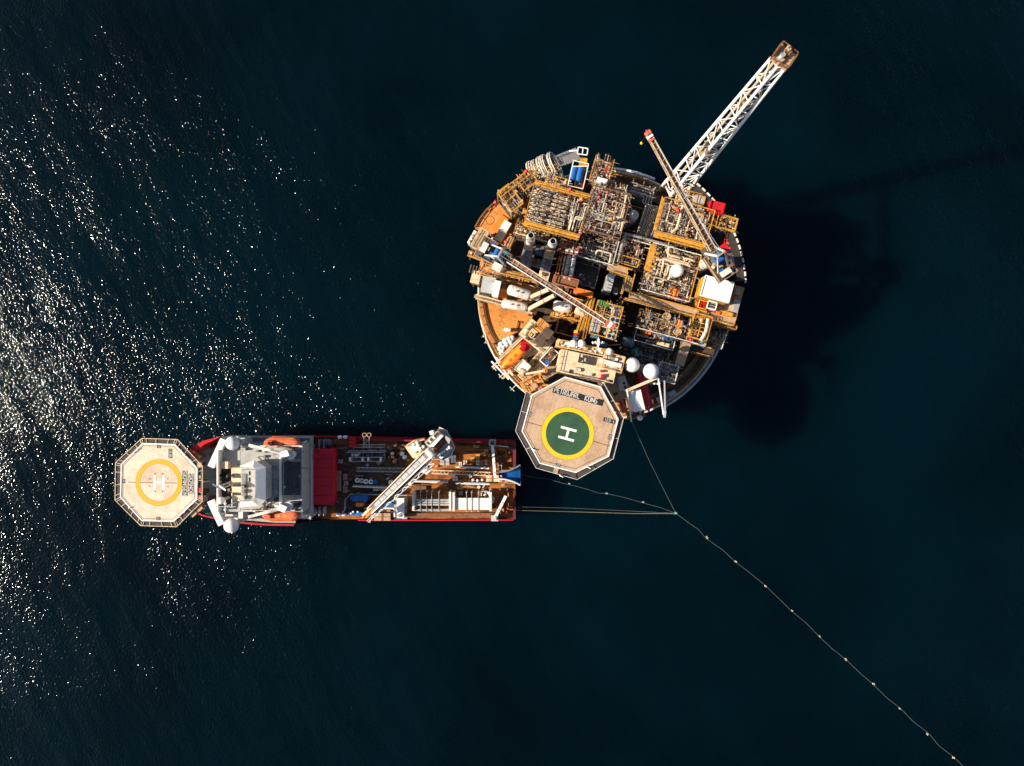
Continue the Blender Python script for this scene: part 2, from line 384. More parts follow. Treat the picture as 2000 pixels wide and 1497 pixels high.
class Mod:
    """a process module: deck, frame, columns, pipes, vessels, valves; local frame u along +x, v along +y, z from its floor"""
    def __init__(s, label, X, Y, wq, hq, z=27.0, top=7.0, ang=15, seed=1, name='process_module', cat='process module', floor='grating', frame='rust', group=None):
        s.zt = z+top; s.z = z; s.top = top
        s.w = ql(wq, s.zt); s.h = ql(hq, s.zt)
        s.root = thing(name, label, cat, W(*Q(X, Y), z+top*.6)-Vector((0, 0, top*.6)), ang, group); s.r = random.Random(seed)
        s.frame = frame
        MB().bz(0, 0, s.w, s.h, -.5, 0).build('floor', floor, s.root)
        columns(s.root, s.w, s.h, z, z-Z0, 'brown')
    def U(s, a=.5): return s.r.uniform(-a, a)
    def beams(s, nu, nv, m='rust', t=.28, lv=None, gap=.0):
        lv = s.top*(.8 if m in ('rust', 'brown') else 1) if lv is None else lv
        if m in ('rust', 'brown'): t *= .8
        for i in range(nv+1):
            v = -s.h/2 + s.h*i/nv; q = MB(); q.bar((-s.w/2, v, lv), (s.w/2, v, lv), t)
            for x in (-s.w/2+.2, s.w/2-.2): q.bar((x, v, 0), (x, v, lv), t)
            q.build('frame_beam', m, s.root)
        for i in range(nu+1):
            u = -s.w/2 + s.w*i/nu; q = MB(); q.bar((u, -s.h/2, lv+.03), (u, s.h/2, lv+.03), t*.9); q.build('frame_beam', m, s.root)
    def decks(s, n, m='grating'):
        for _ in range(n):
            a = s.r.uniform(.1, .3)*s.w; b = s.r.uniform(.12, .35)*s.h; u = s.U()*(s.w-a); v = s.U()*(s.h-b); z = s.r.choice((.35, .5, .65))*s.top
            MB().bz(u, v, a, b, z-.12, z).build('platform_grating', m, s.root)
    def pipes(s, n, along='u', r=(.10, .24), mats=('pipe_white', 'pipe_white', 'pipe_grey', 'galv'), box=None, lv=(.3, .98), ln=(.2, .8), bundle=1):
        u0, u1, v0, v1 = box or (-s.w/2, s.w/2, -s.h/2, s.h/2)
        k = 0
        while k < n:
            m = s.r.choice(mats); rr = s.r.uniform(*r); z = s.top*s.r.uniform(*lv)
            Lu = (u1-u0) if along == 'u' else (v1-v0); L = Lu*s.r.uniform(*ln); st = (u0 if along == 'u' else v0)+s.r.uniform(0, Lu-L)
            c = s.r.uniform(v0, v1) if along == 'u' else s.r.uniform(u0, u1); nb = s.r.randint(1, bundle)
            off = s.r.choice((-1, 1))*s.r.uniform(.5, 2.2)
            for b in range(nb):
                cc = c + b*rr*2.6; e1 = s.r.random(); pts = []
                zz = z
                A = (st, cc, zz); B = (st+L, cc, zz)
                if e1 < .45: pre = (st, cc, zz-s.r.uniform(.8, 3))
                elif e1 < .7: pre = (st, cc+off, zz)
                else: pre = None
                e2 = s.r.random()
                if e2 < .45: post = (st+L, cc, zz-s.r.uniform(.8, 3))
                elif e2 < .75: post = (st+L, cc-off, zz)
                else: post = None
                pts = [p for p in (pre, A, B, post) if p]
                if along != 'u': pts = [(p[1], p[0], p[2]) for p in pts]
                MB().tube(pts, rr, 7).build('pipe', m, s.root, True); k += 1
    def vessels(s, n, mats=('white', 'pipe_grey', 'galv'), box=None, r=(.4, .8)):
        u0, u1, v0, v1 = box or (-s.w/2+1, s.w/2-1, -s.h/2+1, s.h/2-1)
        for _ in range(n):
            u = s.r.uniform(u0, u1); v = s.r.uniform(v0, v1); rr = s.r.uniform(*r); m = s.r.choice(mats)
            if s.r.random() < .5:
                hgt = s.top*s.r.uniform(.4, .9); q = MB(); q.cyl((u, v, 0), (u, v, hgt), rr, n=14, caps=False); q.sphere((u, v, hgt), rr, 14, 5, 0, 90, .5); q.build('vessel', m, s.root, True)
            else:
                L = rr*s.r.uniform(2, 4); z = s.top*s.r.uniform(.3, .8); q = MB()
                dirn = Vector((1, 0, 0)) if s.r.random() < .6 else Vector((0, 1, 0)); c = Vector((u, v, z))
                q.capsule(c-dirn*L/2, c+dirn*L/2, rr)
                for k in (-.3, .3): q.box(c+dirn*L*k-Vector((0, 0, rr)), (rr*.6, rr*.9, rr))
                q.build('vessel', m, s.root, True)
    def valves(s, n, mats=('red', 'pipe_white', 'galv', 'yellow', 'blue_grey', 'rust')):
        for _ in range(n):
            u = s.U()*s.w*.95; v = s.U()*s.h*.95; z = s.top*s.r.uniform(.4, 1.0); q = MB(); rr = s.r.uniform(.14, .32)
            q.torus((u, v, z+.45), (0, 0, 1), rr, .06, 10, 4); q.cyl((u, v, z-.4), (u, v, z+.45), .08, n=6); q.sphere((u, v, z-.2), rr*.8, 8, 5)
            q.build('valve', s.r.choice(mats), s.root)
    def boxes(s, n, mats=('light_grey', 'grey', 'tan', 'rust', 'blue_grey', 'cream'), size=(.5, 1.3), lv=(.3, 1)):
        for _ in range(n):
            a, b = s.r.uniform(*size), s.r.uniform(*size); u = s.U()*(s.w-a); v = s.U()*(s.h-b); z = s.top*s.r.uniform(*lv); c = s.r.uniform(.4, 1.1)
            q = MB(); q.bz(u, v, a, b, z-c, z); q.bz(u, v, a*.7, b*.7, z, z+.08); q.build('equipment_box', s.r.choice(mats), s.root)
    def clutter(s, n, mats=('pipe_white',), box=None, lv=(.25, 1.02)):
        """small-bore tubing and brackets, past counting"""
        u0, u1, v0, v1 = box or (-s.w/2, s.w/2, -s.h/2, s.h/2)
        for m in mats:
            q = MB()
            for _ in range(n // len(mats)):
                u = s.r.uniform(u0, u1); v = s.r.uniform(v0, v1); z = s.top*s.r.uniform(*lv); L = s.r.uniform(.4, 1.9); t = s.r.uniform(.07, .17)
                k = s.r.random(); e = (u+L, v, z) if k < .4 else (u, v+L, z) if k < .75 else (u, v, z+L*.5)
                q.bar((u, v, z), e, t)
                if s.r.random() < .3: q.bar(e, (e[0], e[1], e[2]-1.2), t)
                if s.r.random() < .2: q.sphere(e, t*1.6, 6, 4)
            o = q.build('small_tubing', m, s.root); o['kind'] = 'stuff'
    def rail(s, sides='tblr', m='yellow', lv=None, t=.11):
        lv = s.top if lv is None else lv; a, b = s.w/2, s.h/2
        S = {'t': ((-a, b), (a, b)), 'b': ((-a, -b), (a, -b)), 'l': ((-a, -b), (-a, b)), 'r': ((a, -b), (a, b))}
        for c in sides:
            q = MB(); q.rail(S[c], lv, 1.1, t, 1.6); q.build('railing', m, s.root)
    def walk(s, side, wd=.9, m='yellow', lv=None, ext=0.0):
        """walkway along one side with kick plates and rails"""
        lv = s.top if lv is None else lv; a, b = s.w/2, s.h/2
        c = {'t': (0, b+wd/2, s.w+ext, wd), 'b': (0, -b-wd/2, s.w+ext, wd), 'l': (-a-wd/2, 0, wd, s.h+ext), 'r': (a+wd/2, 0, wd, s.h+ext)}[side]
        MB().bz(c[0], c[1], c[2], c[3], lv-.3, lv-.05).build('walkway', 'grating' if m != 'yellow' else 'yellow', s.root)
        hw, hh = c[2]/2, c[3]/2
        q = MB()
        if side in 'tb':
            q.rail(((c[0]-hw, c[1]-hh), (c[0]+hw, c[1]-hh)), lv, 1.1, .1, 1.5); q.rail(((c[0]-hw, c[1]+hh), (c[0]+hw, c[1]+hh)), lv, 1.1, .1, 1.5)
        else:
            q.rail(((c[0]-hw, c[1]-hh), (c[0]-hw, c[1]+hh)), lv, 1.1, .1, 1.5); q.rail(((c[0]+hw, c[1]-hh), (c[0]+hw, c[1]+hh)), lv, 1.1, .1, 1.5)
        q.build('railing', m if m != 'brown' else 'rust', s.root)
    def manifold_rows(s, u0, u1, v0, v1, rows, m='pipe_white'):
        for i in range(rows):
            v = v0+(v1-v0)*(i+.5)/rows; z = s.top*.92; dv = (v1-v0)/rows
            q = MB(); q.tube([(u0, v, z-1.5), (u0, v, z), (u1, v, z), (u1, v, z-1.5)], .19, 8); q.build('manifold_pipe', m, s.root, True)
            q = MB(); q.tube([(u0+.3, v-dv*.32, z-1.2), (u0+.3, v-dv*.32, z-.2), (u1-.2, v-dv*.32, z-.2), (u1-.2, v-dv*.32, z-2)], .11, 6); q.build('manifold_pipe', m, s.root, True)
            q = MB()
            n = max(2, int((u1-u0)/1.15))
            for k in range(n):
                u = u0+(u1-u0)*(k+.5)/n + s.r.uniform(-.15, .15)
                q.cyl((u, v-dv*.1, z-.1), (u, v-dv*.1, z+.35), .17, n=8); q.torus((u, v-dv*.1, z+.4), (0, 0, 1), .24, .05, 8, 4)
                if s.r.random() < .6: q.bar((u, v-dv*.3, z+.1), (u, v+dv*.1, z+.1), .12)
            q.bar((u0, v-dv*.1, z+.05), (u1, v-dv*.1, z+.05), .1)
            q.build('valve_row', s.r.choice(('pipe_white', 'galv', 'tan')), s.root)

# --- manifold module (upper left) ---------------------------------------------------------
m = Mod('manifold module with two columns of white pipe rows between yellow walkways', 497, 368, 300, 195, 27, 9, seed=11)
m.beams(4, 3, 'brown', .25); m.decks(6)
m.manifold_rows(-m.w*.47, -m.w*.17, -m.h*.46, m.h*.44, 8); m.manifold_rows(-m.w*.11, m.w*.18, -m.h*.46, m.h*.44, 8)
m.pipes(26, 'v', (.11, .21), box=(m.w*.22, m.w*.5, -m.h*.5, m.h*.5), lv=(.8, 1), ln=(.3, .55)); m.pipes(8, 'u', lv=(.3, .6))
m.clutter(780, ('pipe_white', 'rust', 'galv', 'dark')); m.valves(16); m.boxes(8); m.walk('b', 1.3); m.walk('t', 1.0); m.rail('lr')
# --- middle upper dense module -------------------------------------------------------------
m = Mod('tall dense module of tangled white pipes right of the manifold rows', 748, 382, 205, 232, 27, 10, seed=12)
m.beams(4, 5, 'rust', .25); m.decks(7)
m.pipes(26, 'u', (.1, .2), lv=(.6, 1)); m.pipes(24, 'v', (.1, .2), lv=(.6, 1)); m.vessels(7); m.clutter(1050, ('pipe_white', 'rust', 'galv', 'tan')); m.valves(28); m.boxes(14); m.rail('tblr', 'rust')
q = MB(); q.tube([(m.w*.1, m.h*.18, 10.2), (m.w*.1, m.h*.28, 10.2), (m.w*.42, m.h*.28, 10.2), (m.w*.42, m.h*.18, 10.2), (m.w*.1, m.h*.18, 10.2)], .15); q.build('pipe_loop', 'tan', m.root, True)
m.pipes(3, 'v', (.25, .32), mats=('cream',), box=(m.w*.38, m.w*.5, -m.h*.4, m.h*.3), lv=(.95, 1), ln=(.4, .6))
# --- dark lower-middle module ---------------------------------------------------------------
m = Mod('dark module of square pipe loops below the dense white pipe module', 705, 565, 195, 128, 26, 8, seed=13)
m.beams(4, 3, 'brown', .28); m.pipes(16, 'v', (.08, .16), mats=('pipe_grey', 'galv', 'pipe_white'), lv=(.5, 1)); m.pipes(14, 'u', (.08, .16), mats=('pipe_grey', 'galv', 'pipe_white'), lv=(.5, 1))
m.clutter(390, ('pipe_grey', 'rust', 'pipe_white')); m.valves(10); m.boxes(6, ('tan', 'brown', 'cream')); m.vessels(2); m.rail('br', 'white')
q = MB(); q.tube([(0, -m.h*.4, 7), (0, -m.h*.05, 8.4), (m.w*.4, -m.h*.05, 8.4), (m.w*.4, -m.h*.45, 8.4)], .24); q.build('pipe', 'pipe_white', m.root, True)
# --- module under the right crane --------------------------------------------------------------
m = Mod('pipe module under the right crane boom, edged with a yellow walkway', 1152, 425, 268, 180, 27, 9, seed=14)
m.beams(5, 4, 'brown', .25); m.decks(6)
m.pipes(22, 'u', (.1, .22), lv=(.6, 1)); m.pipes(18, 'v', (.1, .22), lv=(.6, 1)); m.vessels(6, box=(-m.w*.45, -m.w*.1, -m.h*.4, m.h*.1))
m.clutter(930, ('pipe_white', 'rust', 'galv', 'cream')); m.valves(22); m.boxes(14); m.walk('b', 1.5, ext=.5); m.walk('l', .7); m.rail('tr')
q = MB(); q.tube([(-m.w*.12, m.h*.42, 9.5), (-m.w*.12, -m.h*.3, 9.5), (-m.w*.2, -m.h*.42, 9.5)], .34); q.build('pipe', 'cream', m.root, True)
for k in (-.2, .22): MB().bz(m.w*k, m.h*.3, m.w*.2, .5, 8.9, 9.3).build('yellow_beam', 'yellow', m.root)
# --- separator module (centre right) ---------------------------------------------------------------
m = Mod('separator module with a white domed tank and fat white pipes, left of the white-roofed building', 1080, 688, 255, 250, 26, 9, seed=15)
m.beams(5, 5, 'brown', .25); m.decks(8)
m.pipes(10, 'u', (.25, .36), mats=('pipe_white', 'cream'), box=(-m.w*.3, m.w*.5, m.h*.2, m.h*.5), lv=(.8, 1.05), ln=(.35, .8))
m.pipes(9, 'v', (.22, .32), mats=('cream', 'pipe_white'), box=(-m.w*.35, m.w*.0, -m.h*.25, m.h*.25), lv=(.85, 1.05), ln=(.4, .7))
m.pipes(16, 'u', (.09, .17), lv=(.6, 1)); m.pipes(18, 'v', (.09, .17), lv=(.6, 1)); m.vessels(7)
m.clutter(1230, ('pipe_white', 'rust', 'galv', 'cream')); m.valves(24); m.boxes(14); m.rail('r', 'yellow'); m.rail('bt', 'white')
q = MB(); c = INV[m.root.name] @ W(*Q(1130, 665), 36.0)
q.cyl((c.x, c.y, 1), (c.x, c.y, c.z), 1.65, n=24, caps=False); q.sphere(c, 1.65, 24, 6, 0, 90, .55); q.build('domed_tank', 'clean_white', m.root, True)
c = INV[m.root.name] @ W(*Q(1105, 785), 34)
for k, (du, dv, rr) in enumerate(((-.6, 0, .5), (.5, .1, .6), (1.3, -.2, .35))):
    MB().capsule((c.x+du, c.y+dv-1.1, c.z), (c.x+du, c.y+dv+1.2, c.z), rr).build('heat_exchanger', 'orange', m.root, True)
MB().bz(-m.w*.49, m.h*.2, 1.5, m.h*.55, 9.0, 9.3).build('walkway', 'yellow', m.root)
for k in range(7): MB().bz(-m.w*.44+m.r.uniform(-.7, .9), m.h*(.42-.1*k), 1.3, .35, 9.3, 9.8).build('bracket', 'yellow', m.root)
# --- dark pump module left of it
m = Mod('dark pump module framed by fat grey piping, left of the separator module', 882, 575, 128, 168, 25, 8, seed=16)
m.beams(3, 3, 'brown', .25); m.pipes(12, 'v', (.08, .2), mats=('pipe_grey', 'pipe_white'), lv=(.4, .9)); m.pipes(8, 'u', (.08, .2), mats=('pipe_grey', 'pipe_white'), lv=(.4, .9))
m.clutter(360, ('pipe_grey', 'rust', 'pipe_white')); m.vessels(3); m.valves(8); m.boxes(5)
q = MB(); q.tube([(-m.w*.45, -m.h*.45, 8), (-m.w*.45, m.h*.47, 8), (m.w*1.7, m.h*.47, 8)], .36); q.build('header_pipe', 'galv', m.root, True)
q = MB(); q.tube([(-m.w*.36, -m.h*.45, 7), (-m.w*.36, m.h*.37, 7), (m.w*1.2, m.h*.37, 7)], .2); q.build('pipe', 'pipe_white', m.root, True)
q = MB(); q.tube([(-m.w*.3, -m.h*.2, 8), (m.w*.4, -m.h*.2, 8), (m.w*.4, -m.h*.45, 8), (-m.w*.3, -m.h*.45, 8), (-m.w*.3, -m.h*.2, 8)], .14); q.build('frame', 'yellow', m.root)
# --- lower right module
m = Mod('shaded module with round tank hatches, below the long yellow walkway', 1075, 960, 330, 105, 26, 7, seed=17)
m.beams(7, 2, 'brown', .25); m.pipes(14, 'v', (.08, .16), mats=('pipe_grey', 'galv', 'pipe_white', 'blue_grey'), lv=(.4, 1)); m.pipes(12, 'u', (.08, .16), mats=('pipe_grey', 'galv', 'pipe_white'), lv=(.4, 1))
m.clutter(690, ('pipe_grey', 'rust', 'pipe_white', 'yellow')); m.vessels(4, box=(-m.w*.4, m.w*.1, -1, 2)); m.valves(16); m.boxes(10)
for k, (X, Y, mm) in enumerate(((985, 900, 'grey'), (1075, 905, 'tan'), (1135, 945, 'orange'), (1130, 985, 'tan'))):
    c = INV[m.root.name] @ W(*Q(X, Y), 32); q = MB(); q.cyl((c.x, c.y, .5), (c.x, c.y, 6.0+k*.2), 1.0, n=20); q.torus((c.x, c.y, 6.05+k*.2), (0, 0, 1), .95, .13, 20, 5); q.build('tank_hatch', mm, m.root)
for k in range(3): MB().bz(m.w*.12, -m.h*.1+k*1.2, 1.4, .8, 4, 6).build('blue_cooler', 'blue_grey', m.root)
m.rail('b', 'white')
# --- skid deck with orange box
m = Mod('skid deck with an orange cover and blue gear in its corner', 1005, 1020, 210, 78, 26, 4, seed=18, name='equipment_skid', cat='equipment skid', floor='brown')
m.clutter(195, ('cream', 'rust'), box=(0, m.w*.45, -m.h*.5, m.h*.2)); m.rail('tblr', 'white'); m.boxes(5); m.pipes(4, 'u', lv=(.5, 1))
c = INV[m.root.name] @ W(*Q(975, 982), 31); MB().bz(c.x, c.y, 2.0, 1.3, .0, c.z).build('cover_box', 'orange', m.root)
c = INV[m.root.name] @ W(*Q(1085, 1020), 31)
for k in range(5): MB().bz(c.x+m.U(1.6), c.y+m.U(1), .8, .6, 0, c.z+k*.1).build('blue_box', 'blue', m.root)
MB().bz(c.x-1.0, c.y-1.8, 3.2, .9, 0, c.z).build('tray', 'cream', m.root)
# --- yellow pipe corner module, right lower
m = Mod('small yellow-railed corner module with white ducts, below the white-roofed building', 1232, 965, 95, 128, 26, 8, seed=19)
m.beams(2, 3, 'yellow', .25); m.pipes(8, 'v', (.1, .25), mats=('cream', 'white', 'yellow'), lv=(.7, 1)); m.clutter(360, ('yellow', 'cream', 'rust')); m.valves(8); m.boxes(7, ('cream', 'white', 'yellow')); m.rail('tblr', 'yellow')
MB().tube([(1.2, 2.4, 9), (1.6, -1, 9), (.8, -3.5, 9)], .42).build('duct', 'white', m.root, True)
# --- top small modules
m = Mod('small tan pipe cluster left of the blue tank frame', 492, 222, 108, 66, 24, 7, seed=20)
m.pipes(14, 'u', (.08, .18), mats=('cream', 'pipe_white')); m.pipes(10, 'v', (.08, .18), mats=('cream', 'pipe_white')); m.clutter(390, ('cream', 'pipe_white', 'rust')); m.valves(9); m.vessels(3); m.boxes(4); m.beams(2, 2, 'yellow', .14); m.rail('bl', 'yellow')
m = Mod('pipe cluster at the top edge between the blue tank frame and the open pit', 728, 160, 98, 128, 24, 8, seed=21)
m.pipes(14, 'u', (.08, .18), mats=('tan', 'pipe_white')); m.pipes(12, 'v', (.08, .18), mats=('tan', 'pipe_white')); m.clutter(450, ('tan', 'rust', 'pipe_white')); m.valves(14); m.boxes(5, ('red', 'tan', 'rust')); m.beams(2, 3, 'rust', .16); m.rail('lr', 'yellow')
c = INV[m.root.name] @ W(*Q(733, 210), 34); q = MB(); q.bz(c.x, c.y, 2.5, 2.6, 0, c.z-.2); q.bz(c.x, c.y, 2.7, 2.8, c.z-.2, c.z); q.build('cream_hatch', 'clean_white', m.root)
m = Mod('narrow pipe module strip under the cream hatch, beside the dense pipe module', 770, 268, 180, 60, 26, 9, seed=22)
m.pipes(16, 'u', (.08, .18)); m.pipes(14, 'v', (.08, .18)); m.clutter(450, ('tan', 'rust', 'pipe_white')); m.valves(16); m.boxes(7, ('tan', 'light_grey')); m.beams(3, 1, 'rust', .2)
m = Mod('yellow-railed deck of small machinery beside the red container', 1345, 425, 150, 66, 27, 7, seed=23)
m.pipes(10, 'u', (.1, .2), mats=('cream', 'pipe_white')); m.clutter(390, ('cream', 'rust', 'yellow')); m.valves(8); m.boxes(8, ('light_grey', 'yellow', 'orange', 'red')); m.beams(3, 1, 'yellow', .22); m.rail('tblr', 'yellow'); m.decks(3)
m = Mod('yellow machinery deck under the foot of the flare tower', 1180, 300, 115, 62, 26, 6, seed=24)
m.pipes(8, 'u', (.1, .25), mats=('cream', 'clean_white', 'yellow')); m.clutter(225, ('yellow', 'cream', 'brown')); m.boxes(9, ('yellow', 'light_grey', 'orange')); m.rail('tbr', 'yellow'); m.vessels(3, ('clean_white', 'cream'))
# --- white tube stacks near the small radomes and middle bottom
m = Mod('block of stacked white tube bundles and four fans, left of the pump deck', 750, 930, 135, 175, 28, 8, seed=25)
m.pipes(12, 'v', (.12, .2), mats=('clean_white', 'cream'), box=(0, m.w*.5, 0, m.h*.5), lv=(.8, 1.0)); m.clutter(540, ('cream', 'galv', 'rust', 'yellow')); m.beams(3, 3, 'yellow', .2); m.rail('lr', 'yellow'); m.boxes(8, ('grey', 'light_grey', 'dark')); m.valves(12); m.pipes(6, 'u', (.1, .16)); m.decks(4, 'grey')
for X, Y in ((802, 935), (790, 997)):
    c = INV[m.root.name] @ W(*Q(X, Y), 36.5); MB().bz(c.x, c.y, 2.5, 2.5, 6.5, c.z-.2).build('fan_unit', 'light_grey', m.root)
    for sx in (-.6, .6):
        for sy in (-.6, .6):
            q = MB(); q.cyl((c.x+sx, c.y+sy, c.z-.2), (c.x+sx, c.y+sy, c.z-.1), .5, n=14); q.build('fan', 'black', m.root)
for X, Y in ((690, 975), (700, 1005), (745, 1050)):
    c = INV[m.root.name] @ W(*Q(X, Y), 35); q = MB(); q.bz(c.x, c.y, 1.9, 1.3, 5, c.z); q.bz(c.x, c.y, 1.4, .8, c.z, c.z+.12); q.build('air_handler', 'blue_grey', m.root)
MB().bz(-m.w*.35, -m.h*.15, 2.2, m.h*.55, 6, 8.1).build('grey_roof', 'light_grey', m.root)
# --- left yellow frames (upper left edge)
for i, (X, Y, wq, hq, lab) in enumerate(((258, 305, 125, 75, 'yellow frame bay holding grey machines with a blue cover, on the upper left edge'), (342, 215, 72, 85, 'yellow frame bay with grey ducts at the foot of the hose reels'))):
    m = Mod(lab, X, Y, wq, hq, 22, 8, ang=52, seed=30+i, name='machinery_bay', cat='machinery bay')
    m.beams(2, 3, 'yellow', .2); m.rail('tblr', 'yellow'); m.clutter(240, ('grey', 'cream', 'rust')); m.boxes(9, ('grey', 'dark', 'light_grey', 'rust', 'blue'), (.8, 1.8)); m.pipes(6, 'u', (.1, .2))
m = Mod('yellow-edged gangway bay with a green hose along the upper left rim', 300, 218, 250, 24, 22, 8.5, ang=-38, seed=33, name='gangway', cat='gangway', floor='tan')
m.rail('tb', 'yellow'); m.clutter(105, ('cream', 'rust')); m.boxes(4, ('yellow', 'cream'))
# small left clusters
m = Mod('cluster of pale valves and ladders around the two exhaust stacks', 400, 480, 245, 70, 27, 7, seed=34)
m.pipes(12, 'u', (.1, .2), mats=('cream', 'pipe_white', 'tan')); m.clutter(480, ('cream', 'rust', 'yellow', 'dark')); m.valves(10); m.boxes(8, ('tan', 'cream', 'rust')); m.rail('b', 'cream'); m.beams(4, 1, 'rust', .22)
m = Mod('red-brown pipe bridge carrying three small white pots', 560, 560, 100, 62, 28, 8, seed=35)
m.pipes(10, 'u', (.1, .18), mats=('pale_red', 'tan', 'rust')); m.clutter(270, ('pale_red', 'rust', 'cream')); m.boxes(5, ('tan', 'pale_red')); m.rail('tblr', 'pale_red')
for k in range(3):
    c = INV[m.root.name] @ W(*Q(553+k*25, 565+k*4), 37); q = MB(); q.cyl((c.x, c.y, 7), (c.x, c.y, c.z), .42, n=12); q.torus((c.x, c.y, c.z), (0, 0, 1), .34, .12, 12, 5); q.build('pot', 'clean_white', m.root, True)
m = Mod('crowded deck of small gear along the left rim below the left crane', 210, 690, 240, 55, 25, 6, seed=36, floor='orange_deck')
m.pipes(8, 'u', (.1, .2), mats=('cream', 'white')); m.clutter(360, ('cream', 'rust', 'orange')); m.boxes(8, ('cream', 'orange', 'yellow', 'tan')); m.rail('tb', 'yellow'); m.valves(6)
m = Mod('yellow stair and gear deck between the lying white tank and the tube bundles', 600, 875, 150, 110, 25, 6, seed=37, floor='orange_deck')
m.clutter(240, ('cream', 'rust', 'yellow')); m.boxes(8, ('cream', 'orange', 'yellow', 'tan', 'red')); m.rail('tblr', 'yellow'); m.pipes(6, 'v', (.1, .18), mats=('cream', 'yellow')); m.beams(2, 2, 'yellow', .2)
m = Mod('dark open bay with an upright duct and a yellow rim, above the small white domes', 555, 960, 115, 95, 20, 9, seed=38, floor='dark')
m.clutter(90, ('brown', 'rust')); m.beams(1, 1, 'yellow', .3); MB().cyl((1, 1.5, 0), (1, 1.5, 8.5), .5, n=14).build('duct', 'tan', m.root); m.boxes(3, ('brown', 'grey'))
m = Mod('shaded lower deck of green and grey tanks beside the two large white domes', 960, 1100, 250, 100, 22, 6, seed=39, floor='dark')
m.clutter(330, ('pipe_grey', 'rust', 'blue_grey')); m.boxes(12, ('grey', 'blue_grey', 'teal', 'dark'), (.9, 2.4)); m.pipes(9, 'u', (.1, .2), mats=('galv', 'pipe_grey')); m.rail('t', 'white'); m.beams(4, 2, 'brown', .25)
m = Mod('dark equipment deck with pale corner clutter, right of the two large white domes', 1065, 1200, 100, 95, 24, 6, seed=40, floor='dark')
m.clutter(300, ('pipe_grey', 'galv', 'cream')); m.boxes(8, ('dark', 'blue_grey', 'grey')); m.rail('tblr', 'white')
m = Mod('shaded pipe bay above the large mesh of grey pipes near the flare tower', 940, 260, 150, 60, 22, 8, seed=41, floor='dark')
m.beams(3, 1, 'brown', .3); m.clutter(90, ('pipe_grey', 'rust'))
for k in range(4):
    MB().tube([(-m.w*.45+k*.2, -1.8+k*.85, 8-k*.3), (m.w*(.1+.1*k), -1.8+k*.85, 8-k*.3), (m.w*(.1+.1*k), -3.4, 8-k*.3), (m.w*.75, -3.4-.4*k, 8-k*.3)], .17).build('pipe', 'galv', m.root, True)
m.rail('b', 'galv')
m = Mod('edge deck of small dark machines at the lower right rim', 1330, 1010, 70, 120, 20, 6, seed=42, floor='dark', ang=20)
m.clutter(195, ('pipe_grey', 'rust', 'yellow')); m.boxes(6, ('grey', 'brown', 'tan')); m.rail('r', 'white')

# ================================================================ things standing on the platform (merged-view pixels)
def cabin(name, label, cat, X, Y, wq, hq, z0, z1, m, roof=None, ang=15, group=None, trim=None, ribs=0, rail=None, px=False):
    p = (X, Y) if px else Q(X, Y); k = K(z1)*(1 if px else .37408)
    c = W(*p, z1); w_, h_ = wq*k, hq*k; H = z1-z0
    t = thing(name, label, cat, (c.x, c.y, z0), ang, group)
    MB().bz(0, 0, w_, h_, 0, H-.15).build('wall', m, t)
    q = MB(); q.bz(0, 0, w_+.15, h_+.15, H-.15, H)
    q.build('roof', roof or m, t)
    if trim:
        a, b = w_/2, h_/2; q = MB()
        for x0, y0, x1, y1 in ((-a, -b, a, -b), (a, -b, a, b), (a, b, -a, b), (-a, b, -a, -b)): q.bar((x0, y0, H+.12), (x1, y1, H+.12), .24)
        q.build('roof_edge', trim, t)
    for i in range(ribs):
        MB().bz(-w_/2+w_*(i+1)/(ribs+1), 0, .12, h_*.96, H, H+.09).build('roof_rib', roof or m, t)
    if rail:
        a, b = w_/2-.1, h_/2-.1; MB().rail(((-a, -b), (a, -b), (a, b), (-a, b)), H, 1.1, .1, 1.6, True).build('railing', rail, t)
    t['sz'] = [w_, h_, H]
    return t
def legs(t, down, m='brown'):
    w_, h_, H = t['sz']
    for sx in (-1, 1):
        for sy in (-1, 1): MB().bz(sx*(w_/2-.3), sy*(h_/2-.3), .35, .35, -down, 0).build('leg', m, t)
def roofbits(t, seed, n, mats, size=(.4, 1.2)):
    r = random.Random(seed); w_, h_, H = t['sz']
    for _ in range(n):
        a, b = r.uniform(*size), r.uniform(*size); x = r.uniform(-.5, .5)*(w_-a); y = r.uniform(-.5, .5)*(h_-b); c = r.uniform(.2, .8)
        q = MB()
        if r.random() < .6: q.bz(x, y, a, b, H, H+c); q.bz(x, y, a*.6, b*.6, H+c, H+c+.1)
        else: q.cyl((x, y, H), (x, y, H+c), a*.4, n=12); q.torus((x, y, H+c), (0, 0, 1), a*.4, .05, 12, 4)
        q.build('roof_unit', r.choice(mats), t)
def container(label, X, Y, wq, hq, z0, H, m, ang=15, group='cargo containers on the platform', px=False, roof=None):
    t = cabin('container', label, 'container', X, Y, wq, hq, z0, z0+H, m, roof or m, ang, group, None, 0, px=px)
    w_, h_, H = t['sz']; long_ = w_ > h_; n = int(max(w_, h_)/.55)
    q = MB()
    for i in range(n):
        f = -.5+(i+.5)/n
        if long_: q.bz(f*w_, 0, .16, h_*.98, H, H+.07)
        else: q.bz(0, f*h_, w_*.98, .16, H, H+.07)
    q.bz(0, 0, .2, h_*.9, H, H+.06) if not long_ else q.bz(0, 0, w_*.9, .2, H, H+.06)
    q.build('corrugated_top', roof or m, t)
    for sx in (-1, 1):
        for sy in (-1, 1): MB().bz(sx*w_/2, sy*h_/2, .2, .2, 0, H+.1).build('corner_post', m, t)
    return t
